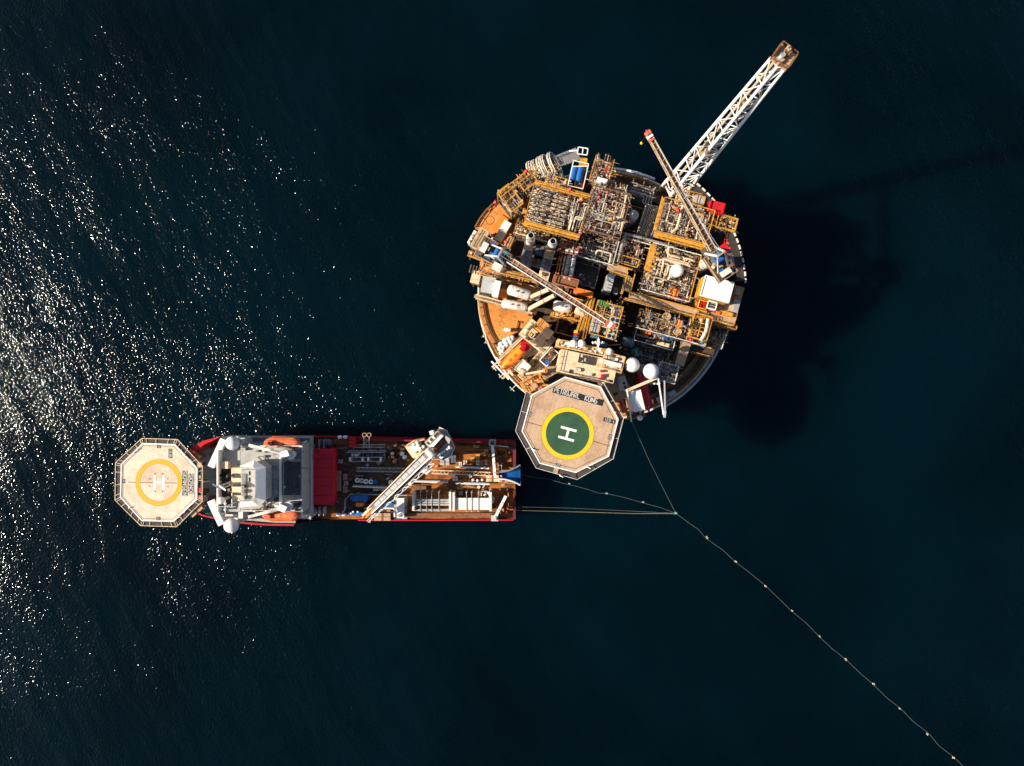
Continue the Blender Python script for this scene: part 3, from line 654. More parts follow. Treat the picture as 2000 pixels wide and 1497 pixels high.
def tank(label, X0, Y0, X1, Y1, z, r, m='white', bands=3, ang=0, name='storage_tank', px=False):
    A = (X0, Y0) if px else Q(X0, Y0); B = (X1, Y1) if px else Q(X1, Y1)
    a, b = W(*A, z), W(*B, z); c = (a+b)/2; dirn = (b-a).normalized()
    t = thing(name, label, 'tank', (c.x, c.y, z-r-.6), 0)
    o = Vector((0, 0, r+.6)); h = (b-a)/2
    MB().capsule(o-h, o+h, r, 18, .5).build('shell', m, t, True)
    for k in range(bands):
        p = o+h*(-.8+1.6*k/(bands-1)); MB().cyl(p-dirn*.035, p+dirn*.035, r+.012, n=18).build('band', 'light_grey', t)
    for k in (-.6, .6):
        q = MB(); q.box(o+h*k-Vector((0, 0, r*.7+.3)), (.7, r*1.6, r*.6+.8), math.atan2(dirn.y, dirn.x)); q.build('saddle', 'brown', t)
    for k in (-.3, .25): q = MB(); q.cyl(o+h*k, o+h*k+Vector((0, 0, r+.4)), .25, n=10); q.build('manhole', 'tan', t)
    return t
def dome(name, label, X, Y, z, r, zb, m='clean_white', group=None, px=False):
    c = W(*((X, Y) if px else Q(X, Y)), z)
    t = thing(name, label, 'radome', (c.x, c.y, zb), 0, group)
    q = MB(); q.sphere((0, 0, z-zb), r, 32, 16, -60, 90); q.build('dome', m, t, True)
    if r > 1: q = MB(); q.torus((0, 0, z-zb-r*.1), (0, 0, 1), r*1.0, .05, 32, 4); q.build('seam', 'light_grey', t)
    q = MB(); q.cyl((0, 0, 0), (0, 0, z-zb-r*.8), r*.45, n=14); q.build('pedestal', 'light_grey', t)
    return t

# exhaust stacks
for lab, X, Y in (('white exhaust stack with a black mouth, the left one of the pair', 367, 482), ('white exhaust stack with a black mouth, the right one of the pair', 482, 512)):
    c = W(*Q(X, Y), 41); t = thing('exhaust_stack', lab, 'exhaust stack', (c.x, c.y, 33), 0, 'exhaust stacks')
    MB().cyl((0, 0, 0), (0, 0, 5.5), 1.15, n=20).build('casing', 'white', t, True)
    MB().cyl((0, 0, 5.5), (0, 0, 6.4), 1.15, .72, n=20, caps=False).build('cone', 'white', t, True)
    q = MB(); q.cyl((0, 0, 6.4), (0, 0, 8.2), .78, n=20, caps=False); q.cyl((0, 0, 6.4), (0, 0, 8.2), .68, n=20, caps=False); q.torus((0, 0, 8.2), (0, 0, 1), .73, .08, 20, 5); q.build('pipe', 'light_grey', t, True)
    q = MB(); q.cyl((0, 0, 6.6), (0, 0, 7.4), .67, n=20); q.build('flue', 'black', t)
    MB().bz(0, 0, 3, 3, -6, 0).build('base', 'brown', t)
# turbine enclosures
for lab, X, Y, a, b, z1, m1, rf in (
    ('long grey turbine enclosure with stepped roof, under the left stack', 342, 592, 50, 88, 37, 'grey', 'grey'),
    ('tan topped turbine enclosure below the right stack', 462, 580, 48, 44, 38, 'tan', 'tan'),
    ('grey stepped turbine duct below the tan topped enclosure', 446, 636, 50, 52, 36.5, 'grey', 'grey'),
    ('deep blue pit cover between the two turbine enclosures', 414, 560, 46, 52, 32, 'blue_grey', 'blue_grey'),
    ('pale ribbed louvre housing at the foot of the grey turbine duct', 434, 692, 52, 44, 34, 'tan', 'cream'),
    ('dark box beneath the blue pit cover', 395, 628, 48, 40, 31, 'dark', 'grey'),
    ('narrow grey louvre box beside the pale louvre housing', 488, 690, 34, 40, 31, 'grey', 'blue_grey')):
    t = cabin('turbine_enclosure' if 'turbine' in lab else 'equipment_housing', lab, 'turbine housing' if 'turbine' in lab else 'equipment housing', X, Y, a, b, 26, z1, m1, rf, 15, None, None, 2)
    legs(t, 9); roofbits(t, int(X), 3, (rf, 'rust'))
for X, Y, a, b, z1 in ((352, 545, 44, 20, 38.5), (340, 625, 56, 30, 36)):
    t = cabin('intake_hood', 'sloping tan intake hood on the grey turbine enclosure, %s' % ('nearer the stack' if Y < 600 else 'lower end'), 'intake hood', X, Y, a, b, z1-1.6, z1, 'tan' if Y < 600 else 'grey', None)
# grey box cabins in the centre
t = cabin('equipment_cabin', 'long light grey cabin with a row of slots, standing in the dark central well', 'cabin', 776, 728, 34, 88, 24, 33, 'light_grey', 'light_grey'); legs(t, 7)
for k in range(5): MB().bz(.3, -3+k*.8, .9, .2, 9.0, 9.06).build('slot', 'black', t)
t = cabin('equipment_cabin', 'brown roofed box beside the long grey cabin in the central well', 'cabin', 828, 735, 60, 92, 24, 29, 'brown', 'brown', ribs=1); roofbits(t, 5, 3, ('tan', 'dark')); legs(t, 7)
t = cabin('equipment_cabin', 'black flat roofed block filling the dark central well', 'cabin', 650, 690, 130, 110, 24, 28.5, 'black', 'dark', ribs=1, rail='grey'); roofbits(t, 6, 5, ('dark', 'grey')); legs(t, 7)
for X, Y in ((808, 775), (1195, 822)):
    t = cabin('vent_unit', 'small pale vent unit with a square fan, %s' % ('below the brown roofed box' if X < 900 else 'left of the white-roofed building'), 'vent unit', X, Y, 20, 20, 27, 29.5, 'light_grey'); q = MB(); q.torus((0, 0, 2.55), (0, 0, 1), .35, .07, 12, 4); q.build('fan', 'dark', t); legs(t, 10)
# paired vertical pipes between turbines and well
for X0, Y0, X1, Y1, r, m_, lab in ((567, 590, 540, 725, .62, 'galv', 'fat grey duct, left one of the sloping pair beside the turbines'), (592, 590, 566, 735, .62, 'galv', 'fat grey duct, right one of the sloping pair beside the dark well'),
    (528, 588, 505, 705, .2, 'orange_deck', 'slim orange pipe run, outer one beside the grey ducts'), (545, 590, 525, 700, .22, 'cream', 'slim cream pipe run between the orange pipe and the fat ducts'), (515, 590, 492, 700, .16, 'pale_red', 'thin red-brown pipe run nearest the turbines')):
    a, b = W(*Q(X0, Y0), 36), W(*Q(X1, Y1), 33); t = thing('duct_run', lab, 'pipe', (a.x, a.y, 36)); q = MB(t); q.tube([a+Vector((0, 0, -2)), a, b, b-Vector((0, 0, 3))], r, 12); q.build('duct', m_, t, True, True)
    for k in (.3, .7): c = a.lerp(b, k); MB().torus(c, b-a, r+.05, .09, 14, 4).build('flange', 'rust', t, world=True)
t = thing('valve_cage', 'red-brown pipe cage at the lower end of the grey ducts', 'pipe cage', W(*Q(545, 725), 34), 15); q = MB(); q.rail(((-3.2, -1.2), (3.2, -1.2), (3.2, 1.2), (-3.2, 1.2)), 0, 1.2, .16, 2, True); q.build('cage', 'pale_red', t); MB().bz(0, 0, 6.2, 2.2, -.3, -.1).build('grating', 'rust', t)
for sx in (-3, 3): MB().bz(sx, 0, .3, .3, -17, -.3).build('leg', 'rust', t)
# long cables corridor top centre
r5 = random.Random(5)
for i in range(11):
    X = 952+i*8.5; a, b = W(*Q(X+18, 318+i*2), 30), W(*Q(X-35-i*.8, 480+i*3), 30)
    t = thing('pipe_run', 'grey pipe of the parallel bundle running down from the flare tower foot', 'pipe', (a.x, a.y, 30), 0, 'parallel grey pipe bundle'); q = MB(); q.tube([a-Vector((0, 0, 1.5)), a, b, b-Vector((0, 0, 2))], .13 if i % 3 else .2, 7); q.build('pipe', r5.choice(('galv', 'pipe_grey', 'cream')), t, True, True)
    for k in (.1, .5, .9): c = a.lerp(b, k); MB().bz(c.x, c.y, .35, .2, 17, 29.9, RZ).build('support', 'brown', t, world=True)
# grey round tank between pipe bundle and dense module
c = W(*Q(903, 374), 34); t = thing('vertical_tank', 'grey flat domed upright tank standing alone in the dark bay left of the pipe bundle', 'tank', (c.x, c.y, 17))
MB().cyl((0, 0, 0), (0, 0, 16.6), 1.35, n=28, caps=False).build('shell', 'light_grey', t, True); MB().sphere((0, 0, 16.6), 1.35, 28, 5, 0, 90, .35).build('domed_top', 'light_grey', t, True)
MB().bar((0, 0, 17), (-3.0, 6.2, 20.5), .14).build('mast', 'white', t)
t = cabin('deck_platform', 'dark platform around the lone grey domed tank', 'platform', 905, 400, 110, 130, 24, 24.6, 'dark', 'grating', rail='yellow'); legs(t, 7)

# long yellow main walkway with elbow
def walkway(label, pts, z, wd, m='yellow', plate='tan'):
    P = [W(*Q(*p), z) for p in pts]; t = thing('raised_walkway', label, 'walkway', (P[0].x, P[0].y, z))
    for a, b in zip(P, P[1:]):
        d_ = (b-a); L = d_.length; d_.normalize(); n_ = Vector((-d_.y, d_.x, 0)); e = d_*wd/2
        MB().box((a+b)/2-Vector((0, 0, .15)), (L+wd, wd, .25), math.atan2(d_.y, d_.x)).build('deck_plate', plate, t, world=True)
        for s_ in (-1, 1):
            A, B = a+n_*wd/2*s_, b+n_*wd/2*s_
            q = MB(); q.bar(A, B, .22, .5); q.rail((A, B), z+.1, 1.1, .11, 1.7); q.build('railing', m, t, world=True)
            q = MB(); q.bar(A+n_*.25*s_-Vector((0, 0, .5)), B+n_*.25*s_-Vector((0, 0, .5)), .16); q.build('cable_tray', 'tan', t, world=True)
        for f in (.05, .5, .95): c = a.lerp(b, f); MB().bz(c.x, c.y, .4, .4, 17, z-.3, RZ).build('column', 'brown', t, world=True)
    return t
walkway('long yellow-edged walkway with an elbow, crossing from the central well to the right edge', [(785, 650), (888, 682), (860, 792), (1275, 900)], 33.5, 1.9)
walkway('narrow yellow walkway left of the cranked white pipes, ending at the small radomes', [(672, 820), (600, 1030)], 33, .8, plate='yellow')
walkway('yellow walkway running down beside the stacked tube block', [(690, 812), (640, 1020)], 34, .7, plate='yellow')
walkway('yellow catwalk between the two left machinery decks', [(262, 500), (232, 560)], 33, 1.3)
walkway('yellow bordered catwalk on the right rim below the grey containers', [(1205, 1068), (1300, 1092)], 27, 2.2, plate='grating')
walkway('tan beam walk along the lower edge of the left tank deck', [(80, 800), (375, 880)], 31, .9, 'cream')
walkway('tan beam walk along the upper edge of the left tank deck', [(130, 655), (400, 715)], 31, .8, 'yellow')

# white-roofed building, upper right ---------------------------------------------------------
t = cabin('process_deck', 'yellow deck block carrying the white-roofed building at the right rim', 'platform deck', 1345, 828, 215, 205, 22, 33, 'yellow', 'tan', rail='yellow'); legs(t, 5); roofbits(t, 3, 18, ('yellow', 'light_grey', 'tan', 'orange'))
t = cabin('switch_house', 'building with a large plain white roof on the yellow deck at the right rim', 'building', 1337, 763, 152, 108, 33, 39, 'yellow', 'clean_white', trim='clean_white')
t = cabin('engine_skid', 'black louvred generator box with a white frame on red base', 'generator', 1310, 848, 46, 38, 33.1, 35.4, 'black', 'black', trim='clean_white')
for k in range(5): MB().bz(.2, -1.2+k*.6, 1.4, .14, 2.3, 2.36).build('louvre', 'light_grey', t)
t = cabin('red_platform', 'red painted plinth with small pumps beside the black generator box', 'plinth', 1258, 845, 46, 44, 33, 33.8, 'red', 'red', rail='bright_yellow'); roofbits(t, 9, 7, ('boat_red', 'dark', 'red'))
t = cabin('hose_box', 'red strip plinth in front of the black generator box', 'plinth', 1305, 873, 62, 12, 33, 33.6, 'red', 'red')
t = cabin('equipment_locker', 'orange roofed locker at the corner of the yellow right-hand deck', 'locker', 1395, 892, 50, 18, 33, 34.5, 'orange', 'yellow')
t = cabin('equipment_locker', 'pale ribbed locker beside the orange roofed one', 'locker', 1437, 850, 30, 62, 33, 34.8, 'tan', 'light_grey', ribs=4)
t = cabin('equipment_locker', 'small tan locker beside the white roof on its right', 'locker', 1447, 775, 24, 30, 33, 35.2, 'tan', 'tan')
t = cabin('stair_tower', 'yellow grated stair landing along the bottom of the yellow right-hand deck', 'stairs', 1340, 938, 200, 26, 29, 30.5, 'yellow', 'grating', rail='yellow'); roofbits(t, 2, 3, ('yellow',)); legs(t, 12)
# red box and neighbours, top right
t = cabin('red_container', 'bright red open-top box with raised corners near the foot of the flare tower', 'container', 1337, 334, 76, 56, 30, 36, 'red', 'red'); legs(t, 13)
for sx in (-1, 1): MB().bz(sx*t['sz'][0]*.48, 0, .2, t['sz'][1]*.9, 6, 6.4).build('rim', 'boat_red', t)
t = cabin('grey_cabin', 'grey-green flat cabin with yellow edge left of the red box', 'cabin', 1243, 300, 54, 46, 27, 33.5, 'light_grey', 'light_grey', rail='yellow'); legs(t, 10)
t = cabin('red_skid', 'pale red framed tank skid beside the right crane', 'skid', 1392, 528, 34, 52, 26, 31, 'boat_red', 'pale_red', ang=8, trim='red'); legs(t, 9)
t = cabin('service_platform', 'long grey plated platform curving behind the right crane', 'platform', 1428, 600, 60, 130, 23, 24, 'grey', 'light_grey', ang=-12, rail='galv'); legs(t, 6)
t = cabin('service_platform', 'dark red-brown walk between the right crane and the rim', 'platform', 1398, 450, 40, 60, 25, 26, 'brown', 'brown', ang=20, rail='yellow'); legs(t, 8)

# top: blue tank frame
t = thing('tank_frame', 'white rectangular pipe frame around the blue tank near the top edge', 'frame', W(*Q(613, 165), 33), 13)
a, b = ql(80, 33)/2, ql(134, 33)/2
for (x0, y0, x1, y1) in ((-a, -b, a, -b), (a, -b, a, b), (a, b, -a, b), (-a, b, -a, -b)): q = MB(); q.bar((x0, y0, 0), (x1, y1, 0), .2); q.bar((x0, y0, 0), (x0, y0, -16), .2); q.build('frame_side', 'clean_white', t)
q = MB(); q.bar((-a, b-1.6, 0), (a, b-.6, 0), .22); q.build('diagonal', 'clean_white', t); MB().bz(0, 0, 2*a, 2*b, -7, -6.7).build('floor', 'brown', t)
t = thing('chemical_tank', 'twin-barrelled bright blue tank inside the white frame', 'tank', W(*Q(607, 155), 30)-Vector((0, 0, 3.6)), 13)
for sx in (-.8, .8): MB().capsule((sx, -1.8, 2.4), (sx, 1.8, 2.4), 1.0, 14, .2).build('barrel', 'blue', t, True)
MB().bz(0, 0, 3.2, 3.6, 0, 1.6).build('cradle', 'dark', t)
t = cabin('drum_rack', 'red cylinder rack in the lower corner of the white frame', 'rack', 636, 215, 10, 40, 26.3, 28.5, 'red', 'red', ang=13); t = cabin('tan_skid', 'orange-tan pump skid below the blue tank', 'skid', 612, 215, 34, 34, 26.3, 28, 'rust', 'tan', ang=13); roofbits(t, 4, 5, ('rust', 'tan'))
# red and orange lights / buoys
for X, Y, z, r, m_, lab in ((572, 242, 37, .55, 'red', 'round red hose reel at the lower left corner of the white frame'), (183, 310, 31, .6, 'red', 'round red hose reel on the orange deck corner at the left rim'), (632, 294, 38, .5, 'orange', 'round orange hose reel on the top yellow walkway'), (628, 468, 38, .5, 'red', 'round red hose reel at the end of the lower yellow walkway'),
    (785, 396, 39, .5, 'orange', 'round orange hose reel among the dense white pipes'), (1135, 352, 38, .7, 'red', 'round red hose reel on the module under the right boom'), (766, 258, 37, .4, 'red', 'small round red hose reel near the cream hatch'), (235, 517, 33, .5, 'red', 'small red hose reel below the pale roofed containers'), (1200, 1028, 34, .55, 'red', 'round red hose reel near the yellow corner module'),
    (342, 148, 32, .5, 'red', 'red hose reel at the top corner of the gangway'), (722, 282, 37, .45, 'red', 'small red hose reel left of the tan pipe loop'), (420, 1200, 38, .8, 'orange', 'round orange winch drum near the helideck corner')):
    c = W(*Q(X, Y), z); t = thing('hose_reel', lab, 'hose reel', (c.x, c.y, z-1.5), 0, 'round hose reels')
    MB().cyl((-.25, 0, 1.3), (.25, .1, 1.6), r, n=16).build('reel', m_, t, True); q = MB(); q.sphere((0, 0, 1.4), r*.9, 12, 6); q.build('cover', m_, t, True); MB().bz(0, 0, .3, .3, -3, 1.2).build('stand', 'brown', t)

# hose reels fan (top left)
hc = [(392, 135), (415, 128), (437, 110), (456, 102), (478, 92), (500, 85)]
for i, (X, Y) in enumerate(((388, 138), (412, 130), (440, 113), (460, 103), (497, 90))):
    c = W(*Q(X, Y), 27); t = thing('hose_storage', ('leftmost', 'second from the left', 'middle', 'fourth from the left', 'rightmost')[i]+' of the white hose wheels fanned along the upper left rim', 'hose wheel', (c.x, c.y, 18), 0, 'white hose wheels on the rim')
    ax = Vector((.86, .36, .30)).normalized()
    rr = 3.9
    for off in (-.42, -.1, .34):
        MB().torus(Vector((0, 0, 4.6))+ax*off, ax+Vector((0, 0, .12)), rr-abs(off)*.4, .11, 40, 6).build('hose_coil', 'clean_white' if abs(off) > .3 else 'cream', t, True)
    q = MB(); q.cyl(Vector((0, 0, 4.6))-ax*.6, Vector((0, 0, 4.6))+ax*.6, .5, n=14); q.build('hub', 'yellow', t)
    q = MB(); 
    for k in range(6):
        an = k*math.pi/3; e1_ = ax.cross(Vector((0, 0, 1))).normalized(); pdir = e1_*math.cos(an)+ax.cross(e1_)*math.sin(an); q.bar(Vector((0, 0, 4.6)), Vector((0, 0, 4.6))+pdir*rr, .12)
    q.build('spokes', 'dark', t)
    MB().bz(0, 0, 2.0, 2.4, -1.2, 1).build('stand', 'yellow', t)
t = cabin('rim_platform', 'dark grey outboard platform right of the white hose wheels', 'platform', 555, 78, 118, 58, 23, 24, 'dark', 'grey', ang=-22, rail='galv'); MB().bz(-6, -4, .8, .8, -7, 0).build('leg', 'brown', t); MB().bz(4, -4, .8, .8, -7, 0).build('leg', 'brown', t)
t = thing('landing_frame', 'white square landing frame on yellow bracket at the top rim', 'frame', W(*Q(636, 42), 27), 8)
q = MB()
for a_, b_ in (((-1.3, -.9), (1.3, -.9)), ((1.3, -.9), (1.3, .9)), ((1.3, .9), (-1.3, .9)), ((-1.3, .9), (-1.3, -.9)), ((0, -.9), (0, .9))): q.bar((*a_, 0), (*b_, 0), .26)
q.build('frame', 'clean_white', t); MB().bz(.6, -2.8, 2.0, 2.4, -2, -.4).build('bracket', 'yellow', t); MB().bar((-1.3, 0, 0), (-3.6, -.5, -.2), .35).build('arm', 'clean_white', t)

# left side: orange deck boxes ---------------------------------------------------------------
t = thing('deck_plate', 'orange painted deck patch with a drawn circle on the upper left rim', 'deck patch', W(*Q(145, 390), 18), 35)
lq = lambda X, Y, z: INV[t.name] @ W(*Q(X, Y), z)
P = [lq(X, Y, 19.8) for X, Y in ((74, 438), (98, 396), (127, 357), (158, 326), (186, 303), (262, 385), (222, 425), (168, 478))]
MB().prism([(p.x, p.y) for p in P], -1.2, 1.8).build('plate', 'orange_deck_p', t)
q = MB()
for i in range(4): q.bar(P[i]+Vector((0, 0, .15)), P[i+1]+Vector((0, 0, .15)), .3, .5)
q.build('kerb', 'tan', t)
q = MB(); q.rail([(p.x, p.y) for p in P[:5]], 1.8, 1.1, .12, 1.6); q.build('railing', 'rust', t)
p = lq(152, 402, 19.8); q = MB(); q.torus((p.x, p.y, 1.83), (0, 0, 1), 1.15, .07, 32, 4); q.build('circle', 'brown', t)
p = lq(205, 425, 19.8); MB().bz(p.x, p.y, 2.4, 5.0, 1.8, 2.2).build('hatch', 'orange', t); p = lq(150, 345, 19.8); MB().bz(p.x, p.y, .8, 1.0, 1.8, 2.1).build('hatch', 'orange', t)
t = container('white-topped container, the upper of the pair on the orange left deck', 233, 434, 38, 52, 21, 3.6, 'white', 30, roof='clean_white')
t = container('cream-topped container with red edge, the lower of the pair on the orange left deck', 206, 484, 42, 52, 21, 3.4, 'pale_red', 30, roof='cream')
t = cabin('tan_shelter', 'long tan plated shelter roof on the outermost left rim', 'shelter', 98, 503, 52, 112, 24, 27.5, 'brown', 'tan', ang=30, rail='cream'); legs(t, 7)
t = cabin('rim_cabinet', 'white louvred cabinet strip hung outside the left rim', 'cabinet', 58, 490, 12, 72, 22, 26, 'white', 'clean_white', ang=30, ribs=0); roofbits(t, 7, 4, ('white', 'light_grey'), (.3, .6)); MB().bz(2, 0, 4, .4, .5, .9).build('bracket', 'brown', t)
t = cabin('rim_platform', 'yellow railed corner platform below the tan shelter', 'platform', 82, 590, 90, 28, 23, 24, 'rust', 'orange_deck', ang=20, rail='yellow'); roofbits(t, 8, 5, ('white', 'yellow', 'cream'), (.4, .9)); legs(t, 6)
t = cabin('lattice_shelter', 'cream slatted roof overhanging the left rim beside a red float', 'shelter', 78, 700, 44, 62, 23, 26.5, 'tan', 'cream', ang=14); legs(t, 7)
for k in range(6): MB().bz(-2+k*.8, 1.9, .3, 2.2, 3.5, 3.62).build('slat', 'brown', t)
t = cabin('grey_roof', 'large plain mid-grey roof at the head of the left tank deck', 'building', 143, 740, 66, 82, 27, 34, 'grey', 'light_grey', ang=10); legs(t, 10)
t = cabin('white_cabinet', 'tall narrow white cabinet against the plain grey roof', 'cabinet', 186, 760, 30, 82, 27, 35, 'clean_white', 'clean_white', ang=12); legs(t, 10)
t = cabin('orange_box', 'orange ribbed box between the white cabinet and the lying tanks', 'box', 222, 786, 44, 46, 27, 32, 'orange', 'orange', ang=15, ribs=1); legs(t, 10)
t = cabin('red_pump', 'small red pump box below the orange ribbed box', 'pump', 180, 808, 22, 14, 30, 31.5, 'red', 'red'); legs(t, 13)
for X, Y in ((345, 700), (385, 705)):
    t = cabin('orange_hatch', 'orange-roofed hatch behind the crane boom, %s' % ('left one' if X < 360 else 'right one'), 'hatch', X, Y, 38, 46, 25, 30, 'orange', 'orange_deck', rail='yellow'); legs(t, 8)
tank('white lying tank nearest the crane boom on the left tank deck', 257, 765, 352, 795, 34.5, 1.35, 'white', 5)
tank('white lying tank at the lower edge of the left tank deck', 225, 838, 335, 856, 33, 1.2, 'white', 5)
tank('short white lying tank on the orange deck right of the boom rest pipes', 497, 848, 566, 862, 33.5, 1.4, 'white', 3)
tank('short cream lying tank partly under the boom', 605, 870, 650, 890, 33, 1.1, 'cream', 2)
tank('small white lying tank at the end of the upper tank', 375, 803, 405, 808, 33, .8, 'white', 2)
tank('grey-blue lying tank in the shade below the tube block', 850, 1035, 895, 1045, 30, 1.2, 'blue_grey', 2)
tank('green shaded lying tank left of the two large domes', 905, 1075, 915, 1110, 28, 1.3, 'teal', 2)
t = cabin('deck_block', 'orange tank deck carrying the white lying tanks on the left side', 'platform deck', 285, 790, 260, 130, 24, 29, 'rust', 'orange_deck', rail='cream'); legs(t, 7); roofbits(t, 12, 28, ('cream', 'rust', 'orange', 'dark', 'yellow'))
t = cabin('deck_block', 'orange plated deck under the short white lying tank', 'platform deck', 540, 880, 130, 80, 24, 28.5, 'rust', 'orange_deck', rail='yellow'); legs(t, 7); roofbits(t, 13, 6, ('cream', 'rust', 'orange'))
t = cabin('deck_block', 'brown mid-left deck between turbines and tank deck', 'platform deck', 470, 745, 190, 70, 24, 28, 'rust', 'brown', rail='rust'); legs(t, 7); roofbits(t, 14, 25, ('cream', 'tan', 'orange', 'dark'))
t = cabin('deck_block', 'orange covered deck right of the boom with a flat orange lid', 'platform deck', 640, 780, 100, 30, 25, 30, 'rust', 'orange', ribs=1); legs(t, 8)
t = cabin('green_cover', 'bright green tarpaulin cover at the middle of the platform', 'cover', 752, 838, 70, 26, 31, 35.5, 'green', 'green', ang=12); roofbits(t, 15, 2, ('green',)); legs(t, 14)
for (X0, Y0, X1, Y1, lab) in ((372, 800, 462, 762, 'cream tubular prop, the upper of the two under the left boom'), (362, 862, 490, 795, 'cream tubular prop, the longer lower one under the left boom')):
    a, b = W(*Q(X0, Y0), 36), W(*Q(X1, Y1), 42); t = thing('boom_rest', lab, 'boom rest', (a.x, a.y, 30)); MB().tube([a-Vector((0, 0, 6)), a, b], .55, 10).build('tube', 'cream', t, True, True); MB().torus(a.lerp(b, .6), b-a, .62, .12, 16, 5).build('collar', 'pale_red', t, world=True)
tank('slim dark cylinder lying beside the white cabinet', 205, 700, 225, 735, 31, .5, 'grey', 2)

# lower left: laydown, white balls, boxes -----------------------------------------------------------
t = thing('laydown_deck', 'bare orange laydown deck with pad-eye dots on the lower left rim', 'deck', W(*Q(240, 930), 19), 13)
wq_, hq_ = ql(210, 19), ql(200, 19)
poly = [INV[t.name] @ W(*Q(*p), 19.3) for p in ((88, 812), (385, 885), (340, 980), (300, 985), (165, 1050), (128, 990), (98, 905))]
MB().prism([(p.x, p.y) for p in poly], -1.7, .3).build('plate', 'orange_deck_p', t)
for k, (X, Y) in enumerate(((200, 868), (218, 863), (240, 860), (200, 935), (212, 930), (225, 940), (208, 950), (222, 965), (200, 1000), (215, 1010), (230, 1000), (190, 985), (205, 900), (280, 905), (300, 950))):
    c = INV[t.name] @ W(*Q(X, Y), 19.35); MB().cyl((c.x, c.y, .28), (c.x, c.y, .36), .16, n=8).build('pad_eye', 'brown', t)
rim = [(90, 818), (97, 860), (105, 905), (117, 950), (134, 995), (163, 1046)]
for off in (5, 12, 19, 26):
    P = [INV[t.name] @ W(*Q(X+off, Y-off*.25), 19.4) for X, Y in rim]; q = MB()
    for a_, b_ in zip(P, P[1:]): q.bar(a_+Vector((0, 0, .5)), b_+Vector((0, 0, .5)), .16); 
    for a_ in P: q.bar(a_, a_+Vector((0, 0, .5)), .16)
    q.build('guard_rail', 'rust', t)
P = [INV[t.name] @ W(*Q(X, Y), 19.4) for X, Y in rim]; Q2 = [INV[t.name] @ W(*Q(X+26, Y-7), 19.4) for X, Y in rim]; q = MB()
for a_, b_ in zip(P, Q2): q.bar(a_+Vector((0, 0, .4)), b_+Vector((0, 0, .4)), .16)
q.build('cross_rails', 'rust', t)
q = MB(); c = INV[t.name] @ W(*Q(298, 950), 19.3); q.bz(c.x, c.y, .5, 2.4, .3, .6); q.bz(c.x+.4, c.y+1, 1.2, .4, .3, .6); q.build('bollard', 'rust', t)
for i, (X, Y, r_) in enumerate(((232, 1032, .75), (252, 1022, .7), (210, 1050, .7), (222, 1062, .6), (203, 1070, .6), (240, 1048, .7), (262, 1040, .65), (218, 1085, .55), (208, 1095, .45), (270, 1015, .6))):
    c = W(*Q(X, Y), 22); t = thing('fender_ball', 'white inflatable fender in the heap on the lower left rim', 'fender', (c.x, c.y, 19.3), 0, 'heap of white fenders'); q = MB(); q.sphere((0, 0, 1.2), r_*1.25, 14, 9, sz=.9); q.build('ball', 'clean_white', t, True); q = MB(); q.torus((0, 0, 1.2+r_), (0, 0, 1), r_*.4, .08, 10, 4); q.build('lashing', 'grey', t)
t = cabin('white_box', 'small white box with an open lid on the orange laydown deck', 'box', 233, 974, 14, 14, 19.4, 21, 'clean_white', 'clean_white'); t = cabin('white_box', 'round-topped cream bin next to the small white box', 'bin', 250, 976, 12, 12, 19.4, 21, 'cream', 'white'); roofbits(t, 3, 2, ('white',))
t = cabin('grey_roof', 'brown-grey roofed hut, the upper one above the orange lifeboat', 'hut', 452, 990, 50, 46, 28, 36, 'brown', 'brown', ang=38, ribs=5); legs(t, 11)
t = cabin('grey_roof', 'brown-grey roofed hut, the lower one above the orange lifeboat', 'hut', 415, 1025, 44, 52, 28, 35, 'brown', 'brown', ang=38, ribs=5); legs(t, 11)
t = cabin('yellow_roof', 'yellow-orange deck roof above the brown huts', 'roof deck', 420, 955, 60, 60, 26, 33, 'yellow', 'orange_deck', ang=38, rail='yellow'); legs(t, 9)
t = cabin('equipment_locker', 'black locker with a yellow lamp beside the brown huts', 'locker', 370, 1000, 26, 26, 30, 33, 'dark', 'dark', ang=38, trim='cream'); q = MB(); q.sphere((0, 0, 3.2), .35, 10, 6); q.build('lamp', 'bright_yellow', t); legs(t, 12)
t = cabin('deck_block', 'cream plated deck around the brown huts', 'platform deck', 400, 1010, 165, 105, 22, 28.5, 'brown', 'cream', ang=40, rail='cream'); legs(t, 5); roofbits(t, 22, 21, ('cream', 'dark', 'white', 'rust'))
tank('cream duct lying between the laydown deck and the brown huts', 335, 985, 372, 945, 33, .8, 'cream', 3)
t = cabin('white_cabin', 'cream flat-roofed cabin right of the orange lifeboat', 'cabin', 323, 1172, 56, 66, 24, 30.5, 'cream', 'clean_white', ang=42, trim='cream', rail=None); legs(t, 7); roofbits(t, 23, 2, ('cream',))
t = cabin('pump_pit', 'framed pit of small machines with a blue tub, above the helideck corner', 'machinery pit', 460, 1115, 92, 48, 28, 33, 'light_grey', 'dark', ang=-48, trim='clean_white'); roofbits(t, 24, 21, ('grey', 'rust', 'cream', 'dark')); legs(t, 11)
t2 = t; c = INV[t.name] @ W(*Q(453, 1145), 33.5); MB().cyl((c.x, c.y, 5), (c.x, c.y, 6), .6, n=14).build('blue_tub', 'blue', t, True)
t = cabin('deck_block', 'grey-tan shaded deck between the cream cabin and the helideck', 'platform deck', 400, 1180, 190, 110, 22, 28, 'brown', 'tan', ang=-48, rail='cream'); legs(t, 5); roofbits(t, 25, 18, ('brown', 'cream', 'tan'))
t = cabin('deck_block', 'small cream deck with a red crate at the left shoulder of the helideck', 'platform deck', 372, 1255, 110, 70, 23, 29, 'cream', 'orange_deck', ang=-30, rail='yellow'); legs(t, 6); roofbits(t, 26, 8, ('rust', 'cream', 'brown'))
